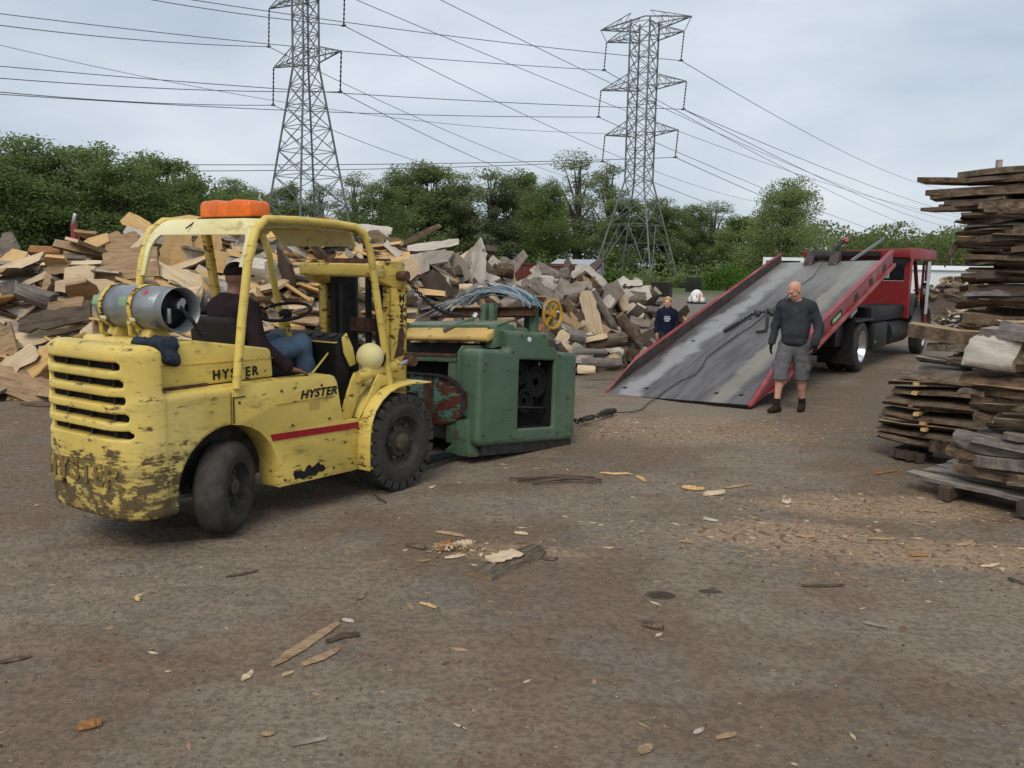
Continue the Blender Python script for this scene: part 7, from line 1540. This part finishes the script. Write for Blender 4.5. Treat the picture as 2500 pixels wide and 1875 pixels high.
# ================================================================== DEBRIS ON THE DIRT
def chips(n, xr, yr, smin, smax, flat, seed, mats, dens=None, embed=.2):
    r = np.random.default_rng(seed); M_ = n*12; xs = r.uniform(*xr, M_); ys = yr[0]+(yr[1]-yr[0])*r.uniform(0, 1, M_)**1.25
    keep = np.abs(xs) < (ys*.66+.6); 
    if dens is not None: keep &= r.uniform(0, 1, M_) < dens(xs, ys)
    xs = xs[keep][:n]; ys = ys[keep][:n]; n = len(xs); sz = smin*(smax/smin)**(r.uniform(0, 1, n)**2.2)
    base = np.array([(1, 0, 0), (-1, 0, 0), (0, 1, 0), (0, -1, 0), (0, 0, 1), (0, 0, -1)], float); tri = np.array([(0, 2, 4), (2, 1, 4), (1, 3, 4), (3, 0, 4), (2, 0, 5), (1, 2, 5), (3, 1, 5), (0, 3, 5)])
    V = base[None]*(1+r.uniform(-.35, .35, (n, 6, 1))); L = np.where(flat, r.uniform(.8, 2.6, n), r.uniform(.7, 1.3, n)); V[:, :, 0] *= L[:, None]; V[:, :, 1] *= r.uniform(.5, 1., n)[:, None]; V[:, :, 2] *= (r.uniform(.15, .35, n) if flat else r.uniform(.45, .8, n))[:, None]
    V *= sz[:, None, None]; a = r.uniform(0, 6.28, n); c_, s_ = np.cos(a)[:, None], np.sin(a)[:, None]; X_ = V[:, :, 0]*c_-V[:, :, 1]*s_; Y_ = V[:, :, 0]*s_+V[:, :, 1]*c_
    zz = np.array([ground_z(p, q) for p, q in zip(xs, ys)]); V = np.stack([X_+xs[:, None], Y_+ys[:, None], V[:, :, 2]+(zz+sz*(.02 if flat else embed)+.001)[:, None]], -1).reshape(-1, 3)
    F = (tri[None]+6*np.arange(n)[:, None, None]).reshape(-1, 3); me = bpy.data.meshes.new('m'); me.from_pydata(V.tolist(), [], F.tolist())
    for q in mats: me.materials.append(MAT[q])
    me.polygons.foreach_set('material_index', np.repeat(r.integers(0, len(mats), n), 8).astype(np.int32)); me.update(); return me
simple('stone_grey', (.22, .20, .175), .9, 0, .3, 30); simple('stone_dark', (.07, .062, .055), .9, 0, .3, 30); simple('stone_pale', (.46, .44, .41), .85, 0, .2, 30); simple('stone_brown', (.19, .145, .105), .9, 0, .3, 30)
simple('chip_tan', (.30, .20, .115), .9, 0, .3, 20); simple('chip_pale', (.46, .36, .23), .9, 0, .2, 20); simple('chip_brown', (.15, .085, .05), .9, 0, .3, 20)
obj('gravel', chips(20000, (-7, 7), (2.5, 10), .0025, .011, False, 3, ['stone_grey', 'stone_dark', 'stone_brown', 'stone_brown', 'stone_brown', 'stone_brown', 'stone_dark', 'stone_grey', 'stone_brown', 'stone_brown', 'stone_brown']), None, 'loose gravel scattered over the dirt yard', 'gravel', kind='stuff')
def sawd(x, y):
    d = np.full_like(x, .03)
    for (cx, cy, rx, ry) in ((2.0, 6.1, 1.1, .5), (3.1, 5.7, 1.4, .5), (3.1, 6.9, 1.2, .55), (.1, 5.6, .5, .22), (1.9, 10.2, 2.0, .7)): d = np.maximum(d, np.exp(-((x-cx)/rx)**2-((y-cy)/ry)**2))
    return d
obj('wood_chips', chips(9000, (-6, 6), (2.6, 11), .003, .026, True, 8, ['chip_tan', 'chip_brown', 'chip_brown', 'chip_brown', 'chip_tan', 'chip_tan', 'chip_pale'], sawd), None, 'wood chips and bark crumbs strewn over the dirt', 'wood chips', kind='stuff')
def splinter(pts, w_, mat, label, cat='stick', seed=1, th=.012, name='wood_splinter', group='wood scraps on the dirt'):
    """flat torn scrap following photo pixels on the ground."""
    r = random.Random(seed); P = [on_ground(*p) for p in pts]; Q = []
    for a, b_ in zip(P, P[1:]):
        for t in np.arange(5)/5: Q.append(a.lerp(b_, float(t)))
    Q.append(P[-1]); m_ = MB(); rows = []; n_ = len(Q)
    for i, p in enumerate(Q):
        t = (Q[min(i+1, n_-1)]-Q[max(i-1, 0)]).normalized(); n = Vector((-t.y, t.x, 0)); e_ = min(1, .42+1.8*min(i, n_-1-i)/n_); a = w_*e_*r.uniform(.72, 1.08)/2; b_ = w_*e_*r.uniform(.72, 1.08)/2; z = max(ground_z(p.x, p.y), ground_z(p.x, p.y)+.0)+.004; h_ = th*r.uniform(.7, 1.2)
        rows.append([(p.x+n.x*a, p.y+n.y*a, z), (p.x+n.x*a*.9, p.y+n.y*a*.9, z+h_), (p.x-n.x*b_*.3, p.y-n.y*b_*.3, z+h_*1.25), (p.x-n.x*b_, p.y-n.y*b_, z+h_*.3), (p.x-n.x*b_*.8, p.y-n.y*b_*.8, z)])
    m_.grid(rows, cu=True); m_.f += [(4, 3, 2, 1, 0), tuple(5*(n_-1)+q for q in range(5))]; m_.mi += [0, 0]
    c = sum((Vector(p) for p in m_.v), Vector())/len(m_.v); m_.v = [tuple(Vector(p)-c) for p in m_.v]; o_ = m_.build(name, mat, None, label, cat, group); o_.location = c; return o_
G8 = lambda a, b: (500+a*900/2212, 1250+b*450/1106)
G6 = lambda a, b: (1400+a*1100/2212, 1050+b*825/1659)
G7 = lambda a, b: (a*1400/2212, 950+b*925/1462)
splinter([G8(400, 920), G8(520, 850), G8(640, 770), G8(800, 670)], .075, 'wood_tan', 'longest pinkish splinter of split wood in the middle foreground', seed=1)
splinter([G8(585, 920), G8(700, 875), G8(810, 820)], .055, 'wood_tan', 'shorter tan splinter lying beside the longest one', seed=2)
splinter([G8(730, 785), G8(830, 750), G8(930, 742)], .035, 'wood_dark', 'dark bark-covered twig beside the longest splinter', seed=3, th=.02)
splinter([G8(225, 1010), G8(285, 960)], .04, 'wood_cream', 'small pale stub at the lower end of the longest splinter', seed=4)
splinter([G8(462, 985), G8(535, 958)], .014, 'wood_cream', 'thin pale sliver between the two splinters', seed=5)
splinter([G8(830, 648), G8(895, 662)], .03, 'wood_pale', 'white chip beyond the tip of the longest splinter', seed=6)
pA, pB = on_ground(*G8(1640, 375)), on_ground(*G8(1985, 215)); xa_ = (pB-pA); pc = (pA+pB)/2; pc.z = ground_z(pc.x, pc.y)+.022
piece('slab', frame_from(pc, xa_, (.06, -.10, -1)), xa_.length, .24, .06, 'tan', 'broad bark slab lying near the forklift, beside the shavings', None, 'wood scraps on the dirt', 3, 'bark_slab')
pd = pc.lerp(pA, .1)+Vector((-.01, -.01, .034)); piece('board', frame_from(pd, xa_+Vector((.1, -.05, 0)), (.0, -.08, 1)), .26, .13, .014, 'cream', 'pale strip of bare wood on the broad bark slab', None, 'wood scraps on the dirt', 2, 'wood_strip')
hc_ = on_ground(*G8(1500, 215)); r5 = random.Random(5)
hp_ = MB()
for i in range(330):
    a = r5.uniform(0, 6.28); q = abs(r5.gauss(0, .5)); x = hc_.x+math.cos(a)*q*.30; y = hc_.y+math.sin(a)*q*.15; z = ground_z(x, y)+.035*math.exp(-q*q*3)+.004; s_ = r5.uniform(.006, .03)
    hp_.box((x, y, z), (s_, s_*r5.uniform(.25, .6), s_*.12), (r5.gauss(0, .4), r5.gauss(0, .4), r5.uniform(0, 6.28)), r5.randrange(3))
hp_.build('wood_shavings', ['chip_pale', 'chip_tan', 'wood_cream'], None, 'little heap of pale shavings beside the broad bark slab', 'wood shavings', kind='stuff')
for i, (a, b_, w_, m_, lb) in enumerate([(G8(1410, 230), G8(1480, 170), .10, 'wood_orange', 'reddish wood shred in the shavings heap'), (G8(1490, 200), G8(1600, 180), .08, 'wood_cream', 'cream shred in the shavings heap'), (G8(1390, 110), G8(1560, 140), .05, 'wood_tan', 'curled shred behind the shavings heap'), (G8(1210, 190), G8(1320, 220), .06, 'bark', 'dark bark flake left of the shavings heap'), (G8(1440, 270), G8(1560, 250), .04, 'wood_cream', 'pale shred in front of the shavings heap'),
    (G8(1860, 120), G8(1940, 130), .05, 'wood_cream', 'pale chip behind the broad bark slab'), (G8(2020, 270), G8(2120, 265), .05, 'bark', 'bark crumb right of the broad bark slab'), (G8(1275, 290), G8(1350, 285), .02, 'wood_tan', 'thin tan stick before the shavings heap'), (G8(1290, 540), G8(1390, 570), .025, 'wood_fresh', 'small yellow sliver below the shavings heap'), (G8(915, 520), G8(960, 480), .05, 'stone_brown', 'brown clod between the splinters and the shavings heap'),
    (G6(130, 205), G6(275, 210), .05, 'wood_fresh', 'yellow stick lying nearest the green planer'), (G6(310, 222), G6(352, 250), .05, 'wood_fresh', 'short yellow chip next to the stick by the planer'), (G6(535, 280), G6(640, 288), .09, 'wood_fresh', 'yellow offcut in the middle of the yard'), (G6(640, 318), G6(740, 305), .09, 'wood_cream', 'rounded cream offcut next to the yellow one'), (G6(742, 282), G6(870, 262), .05, 'wood_tan', 'straight tan stick at the end of the row of offcuts'),
    (G6(1025, 352), G6(1065, 350), .06, 'wood_pale', 'white chunk at the edge of the sawdust patch'), (G6(1475, 212), G6(1590, 190), .05, 'wood_orange', 'brown stick in front of the low stickered stack'), (G6(1690, 385), G6(1785, 398), .05, 'wood_tan', 'tan stick in front of the grey pallet'), (G6(1090, 512), G6(1185, 522), .05, 'wood_tan', 'long chip on the sawdust patch'), (G6(1450, 530), G6(1580, 528), .03, 'wood_tan', 'thin lath on the sawdust patch'),
    (G6(1420, 938), G6(1540, 962), .03, 'wood_grey', 'grey stick in the open dirt near the lower corner'), (G6(2000, 662), G6(2090, 650), .03, 'wood_cream', 'pale stick near the photo edge'), (G6(2135, 725), G6(2212, 760), .05, 'wood_dark', 'dark stick at the photo edge'), (G6(1880, 560), G6(1960, 545), .05, 'wood_tan', 'upper tan flake near the photo edge'), (G6(1650, 615), G6(1740, 610), .05, 'wood_orange', 'orange flake below the sawdust patch'), (G6(640, 430), G6(710, 440), .04, 'wood_pale', 'white flakes left of the sawdust patch'),
    (G6(1120, 760), G6(1330, 758), .02, 'wood_dark', 'thin dark twig in the open dirt'), (G6(520, 540), G6(585, 552), .025, 'wood_tan', 'small tan stick in the open dirt'), (G6(340, 945), G6(440, 965), .07, 'bark', 'crumbled bark patch in the middle of the dirt'), (G6(590, 1480), G6(640, 1460), .02, 'wood_pale', 'white sliver low in the open dirt'), (G6(700, 1505), G6(800, 1480), .025, 'wood_tan', 'tan straw-like sliver low in the open dirt'), (G6(320, 1590), G6(385, 1550), .05, 'wood_tan', 'tan bark shred near the bottom edge'),
    (G7(0, 1045), G7(120, 1018), .04, 'bark', 'brown bark strip at the photo edge below the forklift'), (G7(300, 1305), G7(390, 1285), .06, 'wood_orange', 'reddish bark flake in the lower corner'), (G7(1130, 1380), G7(1260, 1350), .02, 'wood_grey', 'thin grey twig near the bottom edge'), (G7(1010, 1335), G7(1060, 1330), .04, 'wood_tan', 'pale clod near the bottom edge'), (G7(525, 790), G7(535, 820), .03, 'wood_fresh', 'yellow leaf-like flake below the forklift'), (G7(870, 725), G7(995, 700), .02, 'wood_dark', 'thin dark twig below the forklift rear wheel'), (G7(80, 60), G7(215, 70), .10, 'bark', 'dark branch on the ground behind the forklift tail'), (G7(1440, 400), G7(1490, 435), .02, 'wood_dark', 'dark twig by the forklift front wheel'), (G7(1655, 380), G7(1680, 368), .03, 'wood_cream', 'cream chip by the forklift front wheel')]):
    splinter([a, ((a[0]+b_[0])/2, (a[1]+b_[1])/2+random.uniform(-2, 2)), b_], w_, m_, lb, 'wood scrap', 20+i, .012 if w_ < .06 else .025)
b = MB(); r3 = random.Random(9)
for i, (x0, y0, x1, y1) in enumerate(((1100, 1035, 1300, 1042), (1120, 1040, 1285, 1034), (1150, 1046, 1300, 1038))):
    a, b_ = on_ground(x0*K22, y0*K22), on_ground(x1*K22, y1*K22); q = [a, a.lerp(b_, .5)+Vector((0, .03, .02)), b_]; MB().tube([p+Vector((0, 0, .012)) for p in q], [.012, .014, .008], 6).build('twig', 'wood_dark', None, ('lowest', 'middle', 'upper')[i]+' of three dark sticks lying together by the planer', 'stick', 'sticks by the planer')
